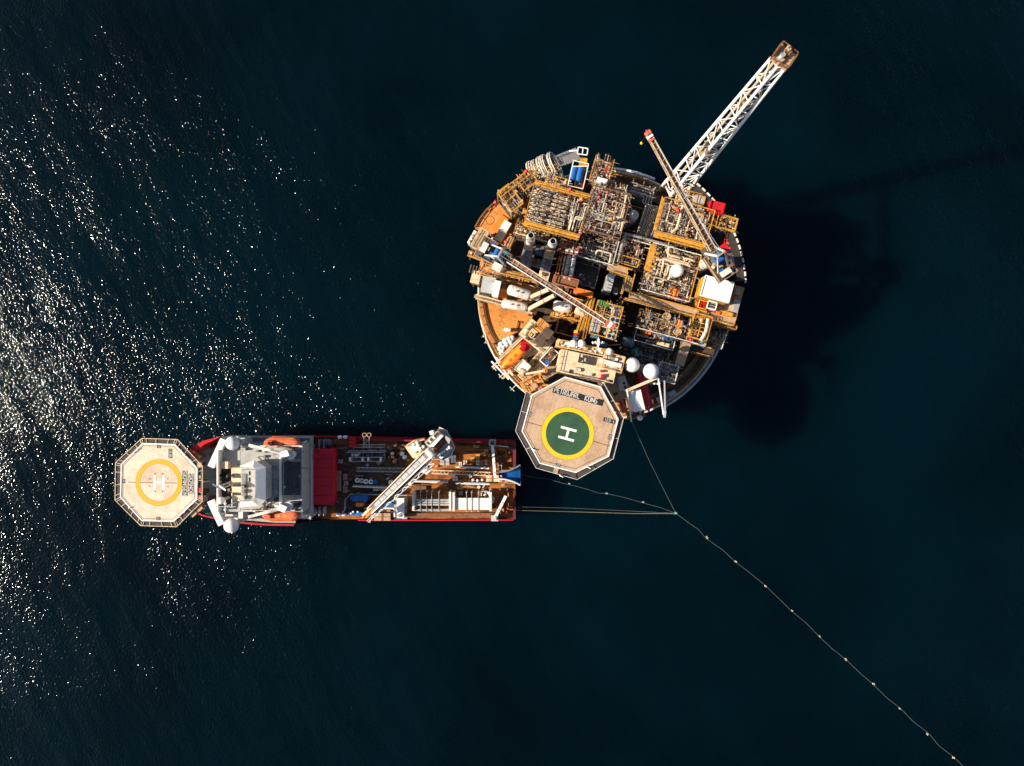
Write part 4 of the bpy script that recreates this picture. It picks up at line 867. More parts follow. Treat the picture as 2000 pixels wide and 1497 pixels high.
t = cabin('crate', 'tan lidded crate on the deck at the left shoulder of the helideck', 'crate', 385, 1268, 26, 22, 29, 31, 'tan', 'tan', ang=-30); t = cabin('crate', 'red crate tucked under the left helideck edge', 'crate', 412, 1278, 22, 14, 29, 30.6, 'red', 'pale_red', ang=-30)
t = cabin('yellow_stair', 'yellow stair flight beside the cream accommodation roof', 'stairs', 540, 1155, 22, 76, 30, 38, 'yellow', 'brown', ang=10, rail='yellow'); legs(t, 13)
t = cabin('yellow_stair', 'yellow framed grey stair pit touching the helideck', 'stairs', 475, 1195, 96, 34, 30, 37, 'yellow', 'grey', ang=-30, rail='yellow'); legs(t, 13)
t = thing('davit', 'cream deck davit arm reaching over the grey-tan deck', 'davit', W(*Q(430, 1195), 37), 0)
a, b = W(*Q(440, 1188), 39), W(*Q(340, 1205), 38); MB().bar(a, b, .5).build('arm', 'cream', t, world=True); MB().cyl(a-Vector((0, 0, 12)), a, .6, n=12).build('post', 'orange', t, True, True)

# accommodation block --------------------------------------------------------------------------
t = cabin('accommodation_block', 'cream-roofed accommodation block with a dark sunken roof bay, above the helideck', 'building', 660, 1165, 300, 118, 20, 41, 'cream', 'cream', ang=12, trim=None, rail='cream')
c = lambda X, Y, z: INV[t.name] @ W(*Q(X, Y), z)
p = c(660, 1128, 41.4); MB().bz(p.x, p.y, 4.2, 2.4, 21, 21.3).build('roof_bay', 'dark', t)
for k in range(5): MB().bz(p.x-1.6+k*.85, p.y+.9, .08, .2, 21.3, 21.6).build('bay_rib', 'cream', t)
for z in (3, 6, 9, 12, 15, 18):
    for k in range(9): 
        f = MB().bz(-6.4+k*1.6, -t['sz'][1]/2-.02, .8, .06, z, z+.9).build('window', 'window_glass', t)
roofbits(t, 31, 9, ('cream', 'white', 'light_grey', 'dark'))
for (X, Y, a_, b_, mm) in ((735, 1190, 10, 12, 'red'), (740, 1215, 14, 16, 'red'), (728, 1230, 12, 10, 'red')):
    p = c(X, Y, 42); MB().bz(p.x, p.y, ql(a_, 42), ql(b_, 42), 21, 22).build('fire_locker', mm, t)
t = cabin('yellow_bridge_deck', 'bright cream and yellow upper deck strip carrying the small white domes', 'upper deck', 650, 1072, 300, 38, 34, 41, 'yellow', 'cream', ang=12, rail='yellow'); roofbits(t, 32, 46, ('cream', 'white', 'yellow', 'white'), (.3, 1.0)); legs(t, 17)
t = cabin('funnel_deck', 'yellow railed deck with a cream beam at the right end of the accommodation', 'upper deck', 795, 1145, 110, 88, 32, 42, 'yellow', 'cream', ang=15, rail='yellow'); roofbits(t, 33, 18, ('cream', 'tan', 'grey', 'white')); legs(t, 15)
q = MB(); q.bz(-.6, -.4, 5.4, 1.0, 10, 11.1); q.build('roof_beam', 'white', t)
dome('small_radome', 'small white dome on the yellow strip, left of the neighbouring pair', 588, 1047, 44, .95, 41, group='small white domes')
dome('small_radome', 'small white dome on the yellow strip, right of the neighbouring pair', 630, 1046, 44, .95, 41, group='small white domes')
dome('small_radome', 'small white dome alone near the right end of the yellow strip', 775, 1088, 45, .85, 41, group='small white domes')
dome('satellite_dome', 'large white satellite dome, the left one nearer the accommodation', 895, 1158, 41, 1.82, 30)
dome('satellite_dome', 'large white satellite dome, the right one above the red lifeboat', 994, 1191, 42, 1.9, 30)
t = cabin('dome_deck', 'grey-tan deck carrying the two large white domes', 'platform deck', 950, 1178, 150, 44, 24, 30, 'brown', 'tan', ang=15); legs(t, 7)
dome('small_radome', 'tiny white dome on the yellow corner frame beneath the lifeboat', 936, 1434, 30, .75, 26, group='small white domes')
t = thing('lattice_mast', 'white antenna mast with three crossed arms by the small domes', 'mast', W(*Q(703, 1048), 40))
q = MB(); q.cyl((0, 0, 0), (0, 0, 8), .25, .12, 8); q.build('post', 'clean_white', t)
for z, L in ((4, 1.0), (6, 1.3), (7.5, .8)): q = MB(); q.bar((-L, 0, z), (L, 0, z), .16); q.bar((0, -L, z), (0, L, z), .16); q.sphere((-L, 0, z), .3, 8, 5); q.sphere((L, 0, z), .25, 8, 5); q.build('arm', 'clean_white', t)
for i, (X, Y, m_) in enumerate(((601, 985, 'bright_yellow'), (600, 999, 'red'), (597, 1013, 'blue'))):
    t = cabin('coloured_bin', ('yellow', 'red', 'blue')[i]+' bin in the row of three on the yellow walkway', 'bin', X, Y, 15, 12, 34, 36, m_, m_, group='row of coloured bins'); legs(t, 17)
# right side of the helideck
t = cabin('deck_block', 'grey-brown shaded deck between the accommodation and the red lifeboat', 'platform deck', 810, 1260, 120, 170, 22, 33, 'brown', 'tan', ang=-25, rail='grey'); legs(t, 5); roofbits(t, 41, 6, ('grey', 'dark', 'light_grey'))
t = cabin('air_plant', 'light grey ventilation plant with two round holes beside the red lifeboat', 'ventilation unit', 848, 1255, 32, 74, 33, 37, 'light_grey', 'light_grey', ang=-15); 
for k in (-1.0, 0): q = MB(); q.cyl((.2, k, 4), (.2, k, 4.06), .35, n=14); q.build('vent_hole', 'black', t)
t = cabin('raft_house', 'bright white flat box left of the red lifeboat', 'cabin', 922, 1345, 56, 108, 31, 39.5, 'white', 'clean_white', ang=-13, rail=None); legs(t, 10)
t = thing('lifeboat_davit', 'white davit frame standing over the red lifeboat', 'davit', W(*Q(975, 1290), 41), -12)
q = MB(); q.bar((-5, 1.0, 0), (3.2, 2.6, 0), .7, .5); q.build('cross_beam', 'cream', t)
for x in (-5, 3.2): q = MB(); q.bar((x, 1.0 if x < 0 else 2.6, 0), (x-.3, -7.0, -1.5), .3); q.bar((x, 1.0, 0), (x, 1.0, -19), .4); q.build('side_arm', 'clean_white', t)
q = MB(); q.bar((3.4, -6, -1), (4.6, 1.5, 0), .3); q.bar((3.4, -6, -1), (2.9, -7.6, -1), .5); q.build('brace', 'light_grey', t)
t = cabin('crate', 'coral-red box in the shade beside the right helideck edge', 'crate', 850, 1385, 24, 44, 28, 31, 'pale_red', 'pale_red', ang=-22); legs(t, 3); t = cabin('crate', 'small pink-red box next to the coral-red one', 'crate', 838, 1355, 14, 14, 28, 31, 'red', 'red', ang=-22); legs(t, 3)
t = cabin('corner_frame', 'yellow edged outboard corner platform at the very bottom', 'platform', 912, 1415, 90, 44, 25, 26, 'yellow', 'brown', ang=-12, rail='yellow'); roofbits(t, 45, 6, ('tan', 'cream', 'rust'), (.3, .8)); MB().bz(-2, 4, .6, 7, -1.5, -.2).build('bracket', 'brown', t)
# right containers
t = container('long grey and tan container with rust streaks, left of the catwalk at the lower right', 1160, 1100, 46, 122, 26, 4, 'grey', 18, roof='tan'); legs(t, 9)
t = container('long grey container right of the yellow corner module', 1275, 1010, 34, 100, 26, 4, 'grey', 18, roof='light_grey'); legs(t, 9)
t = thing('gangway_bridge', 'pale blue-grey gangway with ladder frame hung on the lower right rim', 'gangway', W(*Q(1075, 1320), 19), 0)
a, b = W(*Q(1025, 1342), 19), W(*Q(1122, 1300), 19); MB().bar(a, b, 1.5, .6).build('walk', 'light_grey', t, world=True)
a, b = W(*Q(1050, 1330), 20), W(*Q(1085, 1314), 20); MB().bar(a, b, 2.2, .4).build('ladder_frame', 'grey', t, world=True)
t = cabin('lookout_box', 'small dark boat-landing box under the white-roofed deck, outboard right', 'platform', 1365, 975, 40, 30, 25, 26, 'brown', 'dark', ang=15, rail='rust'); MB().bz(-3, 0, 6, .4, -1.2, -.2).build('bracket', 'brown', t)
q = MB(); 
t = thing('boarding_pole', 'long pale pole leaning outboard below the lookout box', 'pole', W(*Q(1330, 985), 24)); a, b = W(*Q(1338, 982), 24), W(*Q(1318, 1040), 22); MB().bar(a, b, .5).build('pole', 'light_grey', t, world=True); MB().bar(a+Vector((-1, 0, 0)), a+Vector((1, 0, 0)), .3).build('crosspiece', 'light_grey', t, world=True)

# ---- enclosed lifeboats
def lifeboat(name, label, loc, ang, L, Wd, hull, top, deckm, stern=None, pitch=0, group=None, blunt=False):
    t = thing(name, label, 'lifeboat', loc, ang, group)
    N = 16
    def loft(z0s, ws, m, nm, xs=None, keel=0):
        q = MB(); rings = []
        for i in range(N+1):
            f = i/N; x = -L/2+L*f
            prof = math.sin(min(1, (1-f)*(4.2 if blunt else 2.1))*math.pi/2)**(.55 if blunt else .75) if f > .5 else math.sin(min(1, (.35 if blunt else .55)+f*2.2)*math.pi/2)
            ring = []
            for (yy, zz) in zip(ws, z0s): ring.append((x, yy*Wd/2*max(.03, prof), zz*(.75+.25*prof)+(f**3)*.35))
            rings.append(ring)
        n = len(rings[0]); vs = [p for r_ in rings for p in r_]
        fs = [(i*n+k, i*n+k+1, (i+1)*n+k+1, (i+1)*n+k) for i in range(N) for k in range(n-1)]
        fs += [tuple(range(n-1, -1, -1)), tuple(N*n+k for k in range(n))]
        q.add(vs, fs); return q.build(nm, m, t, True)
    loft([1.2, .5, 0, 0, .5, 1.2], [-1, -.85, -.3, .3, .85, 1], hull, 'hull')
    loft([1.2, 1.9, 2.35, 2.5, 2.35, 1.9, 1.2], [-1, -.88, -.5, 0, .5, .88, 1], top, 'canopy')
    MB().box((L*.0, 0, 1.2), (L*(.62 if blunt else .86), Wd*1.03, .14)).build('fender_strip', hull if blunt else deckm, t)
    h = MB(); h.box((-L*.33, 0, 2.75), (L*.16, Wd*.42, .7)); h.box((-L*.33, 0, 3.15), (L*.12, Wd*.3, .12)); o = h.build('cockpit', stern or top, t)
    q = MB(); q.box((-L*.33, 0, 2.85), (L*.165, Wd*.34, .3)); q.build('cockpit_window', 'window_glass', o)
    for k in (-.05, .12): MB().box((L*k, 0, 2.52), (.9, .7, .12)).build('hatch', deckm, t)
    for k in (-.42, .36): q = MB(); q.bar((L*k, 0, 2.0), (L*k, 0, 2.9), .2); q.torus((L*k, 0, 3.0), (0, 1, 0), .2, .06, 10, 4); q.build('lifting_hook', 'light_grey', t)
    for s_ in (-1, 1): q = MB(); q.bar((-L*.35, s_*Wd*.42, 2.2), (L*.3, s_*Wd*.42, 2.2), .07); q.build('grab_rail', deckm, t)
    return t
lc = W(*Q(277, 1115), 27)
t = lifeboat('free_fall_lifeboat', 'orange and yellow free-fall lifeboat in its launch frame on the lower left rim', (lc.x, lc.y, 24.5), 136, 10.0, 2.9, 'boat_red_orange', 'boat_orange', 'boat_red_orange', 'boat_red')
MB().box((-4.3, 0, 1.6), (1.8, 2.6, 1.6)).build('stern_block', 'boat_red', t)
t = thing('launch_frame', 'white launch cradle around the orange free-fall lifeboat', 'launch frame', (lc.x, lc.y, 22.5), 136)
for s_ in (-2.1, 2.1):
    q = MB(); q.bar((-6, s_, 1.8), (6.2, s_, 1.8), .5); q.bar((-6, s_*1.25, 1.8), (3, s_*1.25, 1.8), .25); q.build('side_beam', 'cream', t)
for x in (-5.8, 3.6, 5.2): MB().bar((x, -3.4, 1.7), (x, 3.4, 1.7), .45).build('cross_beam', 'clean_white', t)
for x in (-5.8, 3.6):
    for s_ in (-2.6, 2.6): MB().bz(x, s_, .5, .5, -5, 1.7).build('leg', 'cream', t)
lc = W(*Q(963, 1300), 33)
t = lifeboat('rescue_lifeboat', 'dark red lifeboat hanging in the white davit frame below the large domes', (lc.x, lc.y, 30), 76, 10.8, 2.7, 'boat_red', 'boat_red', 'red')

# ================================================================ helidecks
def pw(pts, z): return [W(x, y, z) for x, y in pts]
def inset(P, d_):
    c = sum(P, Vector())/len(P); return [p+(c-p).normalized()*d_ for p in P]
def ring_between(A, B, z0, z1, root, name, m, closed=True, idx=None):
    n = len(A); q = MB()
    for i in (idx if idx is not None else range(n)):
        j = (i+1) % n; a, b, c, d_ = A[i], A[j], B[j], B[i]
        vs = [(p.x, p.y, z) for z in (z0, z1) for p in (a, b, c, d_)]
        q.add(vs, [(0, 1, 2, 3), (7, 6, 5, 4), (0, 4, 5, 1), (1, 5, 6, 2), (2, 6, 7, 3), (3, 7, 4, 0)])
    return q.build(name, m, root, world=True)
def text_on(root, txt, name, px, py, wpx, hpx, ang, z, band=None, m='clean_white', dz=.03, bold=.7):
    c = W(px, py, z); c = INV[root.name] @ Vector((c.x, c.y, z)); rz = -R(ang); k = K(z)
    par = root
    if band:
        par = MB().box((c.x, c.y, c.z+.012), (band[0]*k, band[1]*k, .012), rz).build(name+'_board', 'black', root)
    return lettering(txt, name, m, par, (c.x, c.y), wpx*k, hpx*k, rz, c.z+dz, bold)

HZ = 44.0
oct_px = [(1103.8, 738.4), (1171.9, 757.4), (1205.5, 819.8), (1187.3, 890.6), (1124.2, 921.5), (1055.4, 904), (1021, 842.2), (1040, 772.8)]
O = pw(oct_px, HZ); cc = sum(O, Vector())/8
hd = thing('helideck', 'octagonal tan helideck with green circle and yellow ring at the foot of the platform', 'helideck', (cc.x, cc.y, HZ))
q = MB(); q.prism([(p.x, p.y) for p in O], HZ-.5, HZ); q.build('deck', 'heli_tan', hd, world=True)
ring_between(O, inset(O, -.32), HZ-.2, HZ+.16, hd, 'white_edge', 'clean_white')
ring_between(inset(O, .75), inset(O, .62), HZ+.004, HZ+.014, hd, 'edge_line', 'dark')
k = K(HZ); hc_ = W(1108.7, 847.1, HZ)
def disc(root, c, r0, r1, z0, z1, nm, m, n=96):
    q = MB(); q.annulus((c.x, c.y), r0, r1, z0, z1, n=n) if r0 > 0 else q.cyl((c.x, c.y, z0), (c.x, c.y, z1), r1, n=n)
    return q.build(nm, m, root, world=True)
disc(hd, hc_, 0, 51.9*k, HZ+.002, HZ+.006, 'circle_outline', 'brown'); disc(hd, hc_, 42, 51.2*k, 0, 0, 'x', 'brown') if False else None
disc(hd, hc_, 42.6*k, 51.2*k, HZ+.006, HZ+.014, 'yellow_circle', 'bright_yellow')
disc(hd, hc_, 0, 42.2*k, HZ+.006, HZ+.012, 'green_circle', 'pad_green')
rz = -R(15.2); u = Vector((math.cos(rz), math.sin(rz), 0)); v = Vector((-u.y, u.x, 0))
q = MB(); hc2 = W(1108.2, 847.8, HZ)
for s_ in (-1, 1): q.box(hc2+v*s_*9.8*k+Vector((0, 0, .022)), (31.5*k, 4.6*k, .014), rz)
q.box(hc2+Vector((0, 0, .022)), (4.6*k, 15*k, .014), rz); q.build('letter_h', 'clean_white', hd, world=True)
for (a, b) in (((1028.8, 824), (1058.3, 832.7)), ((1158.6, 862), (1190, 871))):
    q = MB(); q.bar(W(*a, HZ+.012), W(*b, HZ+.012), .14, .01); q.build('seam_line', 'dark', hd, world=True)
text_on(hd, 'PETROJARL', 'platform_name', 1107.5, 768.0, 51, 10.4, 15.2, HZ, bold=.8)
text_on(hd, 'KONG', 'platform_name', 1154.5, 780.8, 25, 10.4, 15.2, HZ, bold=.8)
c = INV[hd.name] @ W(1129.3, 774.5, HZ); MB().box((c.x, c.y, .012), (102*k, 12.2*k, .012), rz).build('name_board', 'black', hd)
text_on(hd, '12.8 t', 'weight_mark', 1190.5, 822, 20, 5.6, 15.2, HZ, (24.5, 8))
for px, py, an in ((1033.7, 809.2, 105), (1191.5, 853.5, -75), (1089.8, 909.3, 15)): text_on(hd, '22', 'size_mark', px, py, 7, 6, an, HZ, (9.5, 8))
# net and its frame
A = inset(O, -.5); net_px = [(1096, 727), (1178, 746.8), (1218, 817), (1197.8, 896.3), (1127, 937), (1047, 914.5), (1007, 842.2), (1028, 764)]
B = pw(net_px, HZ-.4)
sides = [1, 2, 3, 4, 5, 6]
for i in sides:
    ring_between(A, B, HZ-.55, HZ-.5, hd, 'safety_net', 'netting', idx=[i])
    j = (i+1) % 8; q = MB(); z_ = Vector((0, 0, -.4)); zz = lambda p: Vector((p.x, p.y, HZ-.35))
    q.bar(zz(B[i]), zz(B[j]), .11)
    for f in (0, .5, 1): q.bar(zz(A[i].lerp(A[j], f)), zz(B[i].lerp(B[j], f)), .1)
    q.build('net_frame', 'white', hd, world=True)
# gutter, foam monitors and access steps
for px, py, m_ in ((1039, 877, 'clean_white'), (1147, 912, 'clean_white'), (1094, 929, 'clean_white'), (1197, 803, 'light_grey')):
    c = W(px, py, HZ); q = MB(); q.cyl((c.x, c.y, HZ-.6), (c.x, c.y, HZ+.5), .2, n=8); q.bar((c.x, c.y, HZ+.5), (c.x+.7, c.y-.4, HZ+.7), .16); q.build('foam_monitor', m_, hd, world=True)
c = W(1086, 920, HZ); q = MB(); q.bz(c.x, c.y, 1.1, 1.2, HZ-.9, HZ-.25, RZ); q.build('access_hatch', 'tan', hd, world=True)
for X, Y in ((1070, 735), (1083, 729)): pass
# support columns under the helideck
for px, py in ((1075, 800), (1150, 800), (1060, 870), (1150, 885)):
    c = W(px, py, HZ); q = MB(); e = pc + (Vector((c.x, c.y, 0))-pc)*.80; q.bar((c.x, c.y, HZ-.5), (e.x, e.y, 17), .7); q.build('support_strut', 'light_grey', hd, world=True)
q = MB()
for i in range(6):
    f = (i+.5)/6; q.bar(O[7].lerp(O[2], f)-Vector((0, 0, 1)), O[6].lerp(O[3], f)-Vector((0, 0, 1)), .3, .7)
q.build('under_deck_beams', 'light_grey', hd, world=True)

# ================================================================ flare tower
ZB, ZT = 27.0, 71.0
base = [W(1302.8, 353, ZB), W(1311.6, 381, ZB), W(1354, 361, ZB)]
topc = [W(1506, 113.5, ZT), W(1517.5, 131.5, ZT), W(1534, 134, ZT)]
ft = thing('flare_tower', 'tall white three-sided lattice flare tower leaning out over the sea, with a rusty top', 'flare tower', (base[1].x, base[1].y, ZB))
for a, b in zip(base, topc): MB().cyl(a, b, .44, .32, 12).build('main_chord', 'clean_white', ft, True, True)
NB = 9
lv = [[a.lerp(b, i/NB) for i in range(NB+1)] for a, b in zip(base, topc)]
for f in range(3):
    A_, B_ = lv[f], lv[(f+1) % 3]
    for i in range(NB+1): MB().cyl(A_[i], B_[i], .14, n=7).build('brace', 'clean_white', ft, True, True)
    for i in range(NB):
        a, b = (A_[i], B_[i+1]) if (i+f) % 2 else (B_[i], A_[i+1])
        MB().cyl(a, b, .14, n=7).build('brace', 'white', ft, True, True)
    if f == 2:
        for i in range(NB): m_ = (A_[i]+B_[i])/2; MB().cyl(m_, A_[i+1], .12, n=6).build('brace', 'white', ft, True, True)
for off, r_, m_ in (((.30, .12), .22, 'tan'), ((.2, .12), .13, 'light_grey')):
    P = [base[0]*(1-off[0]-off[1])+base[1]*off[0]+base[2]*off[1], topc[0]*(1-off[0]-off[1])+topc[1]*off[0]+topc[2]*off[1]]
    MB().cyl(P[0], P[1], r_, n=8).build('flare_pipe', m_, ft, True, True)
for i in (3.0, 3.6, 6.4):     # landings and gear inside the lattice
    f = i/NB; P = [a.lerp(b, f) for a, b in zip(base, topc)]; Pn = [a.lerp(b, f+.035) for a, b in zip(base, topc)]
    q = MB(); c0 = sum(P, Vector())/3; tri = [p.lerp(c0, .22) for p in P]
    q.prism([(p.x, p.y) for p in tri], c0.z-.1, c0.z+.05); q.build('landing', 'tan', ft, world=True)
    q = MB(); q.box(c0+Vector((.3, .5, .6)), (1.0, 1.6, 1.1), .6); q.build('equipment_box', 'tan', ft, world=True)
for i in range(NB):
    P = [a.lerp(b, (i+.5)/NB) for a, b in zip(base, topc)]; q = MB(); c0 = sum(P, Vector())/3
    q.bar(P[0].lerp(c0, .4), P[2].lerp(c0, .4), .12); q.bar(c0, P[1], .1); q.build('inner_brace', 'light_grey', ft, world=True)
# ladder
q = MB()
for k_ in range(2): q.bar(base[0].lerp(base[2], .45+.06*k_), topc[0].lerp(topc[2], .45+.12*k_), .1)
q.build('ladder', 'light_grey', ft, world=True)
tp = pw([(1527.7, 83), (1557, 106), (1536.5, 137), (1505.6, 114)], 72)
q = MB(); q.prism([(p.x, p.y) for p in tp], 71.2, 71.6); q.build('top_platform', 'tan', ft, world=True)
q = MB(); q.rail([(p.x, p.y) for p in tp], 71.6, 1.1, .12, 1.2, True); q.build('top_railing', 'rust', ft, world=True)
tc = sum(tp, Vector())/4
for dx, dy, h_, r_, m_ in ((.3, .5, 1.8, .32, 'tan'), (-.3, .3, 1.5, .22, 'rust'), (.7, .0, 1.6, .2, 'rust'), (.0, .9, 2.2, .22, 'tan'), (-.9, -.5, 1.4, .5, 'light_grey')):
    q = MB(); q.cyl((tc.x+dx, tc.y+dy, 71.5), (tc.x+dx+.3, tc.y+dy+.4, 71.5+h_), r_, n=10); q.torus((tc.x+dx+.3, tc.y+dy+.4, 71.5+h_), (0, 0, 1), r_, .06, 10, 4); q.build('flare_tip', m_, ft, True, True)
for a_ in (tp[0].lerp(tp[3], .5), tp[1].lerp(tp[2], .5)): q = MB(); q.box((a_.x, a_.y, 72.3), (.3, 2.6, 1.6), -.6); q.build('heat_shield', 'rust', ft, world=True)
q = MB(); q.box((tc.x-.8, tc.y-1.2, 72), (1.6, .5, .8), .6); q.build('heat_shield', 'tan', ft, world=True)
for a in base: MB().cyl((a.x, a.y, 17), (a.x, a.y, ZB), .55, n=10).build('footing', 'white', ft, True, True)
# raised side legs of the tower base
for (x0, y0, x1, y1) in ((1308, 376, 1322, 352), (1301, 365, 1310, 385), (1322, 352, 1335, 366)):
    MB().cyl(W(x0, y0, 30), W(x1, y1, 33), .25, n=8).build('base_strut', 'white', ft, True, True)

# ================================================================ box-boom cranes
def boom_crane(label, piv, tip, zp, zt, w0, w1, body_dir, seed, flip=1, group='platform cranes'):
    a, b = W(*piv, zp), W(*tip, zt); t = thing('pedestal_crane', label, 'crane', (a.x, a.y, 27), 0, group)
    d_ = (b-a).normalized(); s_ = Vector((-d_.y, d_.x, 0)).normalized(); up = s_.cross(d_) if s_.cross(d_).z > 0 else d_.cross(s_)
    n = 22; L = (b-a).length
    def pt(f, u_, w_):
        wd = w0+(w1-w0)*f; return a+d_*L*f + s_*u_*wd/2 + up*w_*wd/2
    for u_ in (-1, 1):
        for w_ in (-1, 1):
            m_ = 'cream' if (u_*flip > 0) else 'brown'
            if u_*flip < 0 and w_ > 0: m_ = 'white'
            MB().bar(pt(0, u_, w_), pt(1, u_, w_), .22 if w_ > 0 else .16).build('boom_chord', 'white' if m_ == 'white' else m_, t, world=True)
    for i in range(n):
        q = MB(); f, g = i/n, (i+1)/n
        q.bar(pt(f, -1, 1), pt(f, 1, 1), .14); q.bar(pt(f, -1 if i % 2 else 1, -1), pt(g, 1 if i % 2 else -1, -1), .12); q.bar(pt(f, -1, 1), pt(g, -1, -1), .12); q.bar(pt(f, 1, 1), pt(g, 1, -1), .12)
        q.build('lattice', 'tan' if i % 3 else 'brown', t, world=True)
    vs = [pt(.02, -.75, .55), pt(.02, .75, .55), pt(.97, .75, .55), pt(.97, -.75, .55)]; q = MB(); q.add(vs+[p-up*.1 for p in vs], [(0, 1, 2, 3), (7, 6, 5, 4), (0, 4, 5, 1), (1, 5, 6, 2), (2, 6, 7, 3), (3, 7, 4, 0)])
    q.build('boom_walkway', 'rust', t, world=True)
    for f in (.94, .965, .99): q = MB(); q.box(a+d_*L*f, (.9, w1+.35, w1+.3), math.atan2(d_.y, d_.x)); q.build('tip_band', 'pale_red' if f != .965 else 'clean_white', t, world=True)
    q = MB(); q.torus(b, s_, .45, .12, 14, 5); q.build('sheave', 'red', t, world=True)
    h = b+Vector((.0, -.2, -7)); hk = MB(); hk.bar(b, h, .07); o = hk.build('hoist_rope', 'dark', t, world=True)
    q = MB(); q.sphere(h, .36, 10, 6); q.build('hook_block', 'bright_yellow', t, world=True)
    # slewing body
    bd = Vector((math.cos(R(body_dir)), math.sin(R(body_dir)), 0)); bs = Vector((-bd.y, bd.x, 0)); rz_ = R(body_dir); o_ = a+bd*2.2
    MB().cyl((o_.x, o_.y, 17), (o_.x, o_.y, zp-3), 1.5, n=20).build('pedestal', 'white', t, True, True)
    MB().cyl((o_.x, o_.y, zp-3), (o_.x, o_.y, zp-2.4), 2.1, n=24).build('slew_ring', 'grey', t, True, True)
    MB().box((o_.x, o_.y, zp-2), (7.0, 3.6, .6), rz_).build('turntable', 'brown', t, world=True)
    p = o_+bd*.4; MB().box((p.x, p.y, zp-.6), (2.6, 2.4, 2.2), rz_).build('winch_drum_house', 'blue_grey', t, world=True)
    for k_ in (-.6, .5): p = o_+bd*(.6+k_); MB().cyl(Vector((p.x, p.y, zp+.4))-bs*1.0, Vector((p.x, p.y, zp+.4))+bs*1.0, .6, n=14).build('winch_drum', 'blue', t, True, True)
    for s2 in (-1, 1):
        q = MB(); e = o_+bs*1.7*s2; q.bar(Vector((a.x, a.y, zp-1.5))+bs*1.5*s2, Vector((o_.x, o_.y, zp+3.6))+bs*1.0*s2, .4); q.bar(Vector((o_.x, o_.y, zp+3.6))+bs*1.0*s2, o_+bd*3.6+bs*1.5*s2+Vector((0, 0, zp-o_.z-1.5)), .28); q.build('a_frame', 'white', t, world=True)
    q = MB(); q.bar(Vector((o_.x, o_.y, zp+3.6))-bs*1.1, Vector((o_.x, o_.y, zp+3.6))+bs*1.1, .4); q.build('a_frame_head', 'tan', t, world=True)
    for s2 in (-.5, .5): q = MB(); q.bar(Vector((o_.x, o_.y, zp+3.6))+bs*s2, a+d_*L*.55+up*w0*.4+s_*s2*.6, .07); q.build('luffing_rope', 'light_grey', t, world=True)
    p = o_+bd*4.4; MB().box((p.x, p.y, zp-1.0), (1.4, 2.4, 1.6), rz_).build('counterweight', 'white', t, world=True)
    q = MB(); q.rail([tuple((o_+bd*x+bs*y)[:2]) for x, y in ((-1.4, -2.6), (5.8, -2.6), (5.8, 2.6), (-1.4, 2.6))], zp-1.9, 1.1, .12, 1.5, True); q.build('railing', 'tan', t, world=True)
    MB().box((o_+bd*2.2)+Vector((0, 0, zp-2.1-o_.z)), (7.4, 5.3, .16), rz_)  .build('machinery_deck', 'brown', t, world=True)
    p = o_+bs*2.7*flip-bd*.6; cb = MB().box((p.x, p.y, zp-1.0), (2.2, 1.7, 2.0), rz_).build('cab', 'red' if seed == 1 else 'white', t, world=True)
    MB().box((p.x-bd.x*1.15, p.y-bd.y*1.15, zp-.8), (.08, 1.3, 1.2), rz_).build('windscreen', 'window_glass', cb, world=False) if False else None
    r_ = random.Random(seed)
    for _ in range(18):
        p = o_+bd*r_.uniform(-1, 5.2)+bs*r_.uniform(-2.2, 2.2); MB().box((p.x, p.y, zp-1.4+r_.uniform(0, .8)), (r_.uniform(.4, 1.1), r_.uniform(.4, 1.0), r_.uniform(.5, 1.2)), rz_).build('machinery', r_.choice(('rust', 'dark', 'white', 'cream', 'brown', 'blue', 'tan')), t, world=True)
    return t
boom_crane('crane on the right rim with a pale box boom reaching up across the flare tower', (1390, 487), (1264, 258), 44, 56, 1.45, .9, -56, 1, 1)
boom_crane('crane on the left rim with its cream box boom lowered across the platform', (993, 508), (1199, 640), 47, 50, 1.5, .95, 152, 2, 1)

# ================================================================ floating lines
def line(label, pts, r=.12, m='rope', wob=0.0, seed=0, name='floating_line', cat='floating line'):
    r_ = random.Random(seed); P = [W(x, y, z) for x, y, z in pts]; out = []
    for i in range(len(P)-1):
        n = max(2, int((P[i+1]-P[i]).length/5))
        for k in range(n):
            f = k/n; p = P[i].lerp(P[i+1], f)
            if wob: p += Vector((r_.uniform(-1, 1), r_.uniform(-1, 1), 0))*wob
            out.append(p)
    out.append(P[-1]); t = thing(name, label, cat, P[0])
    MB().tube(out, r, 5).build('line', m, t, True, True); return t
fl = [(1381, 1050), (1437, 1097), (1495, 1145), (1547, 1193), (1601, 1243), (1652, 1288), (1706, 1336), (1757, 1384), (1811, 1434), (1862, 1480)]
mainl = line('long floating line with paired floats, running from the junction to the lower right corner', [(1320, 1003, .1), (1345, 1021, .1)]+[(x, y, .1) for x, y in fl]+[(1905, 1522, .1), (1990, 1600, .1)], .032, wob=.35, seed=1)
line('taut line from the helideck corner of the platform to the floating junction', [(1230, 815, 30), (1268, 900, 14), (1298, 960, 3), (1320, 1003, .15)], .042)
line('curved floating line from the blue stern chute to the junction', [(1016, 929, 6), (1048, 932, .1), (1100, 943, .1), (1152, 958, .1), (1185, 966, .1), (1256, 981, .1), (1320, 1003, .1)], .032, wob=.35, seed=3)
line('upper of the two straight tow lines from the ship stern to the junction', [(995, 990, 9), (1120, 993, 4), (1240, 999, .3), (1320, 1003, .15)], .042)
line('lower pinkish straight tow line from the ship stern to the junction', [(1000, 997, 9), (1120, 1000, 3), (1240, 1003.5, .2), (1320, 1003.5, .15)], .07, 'tan')
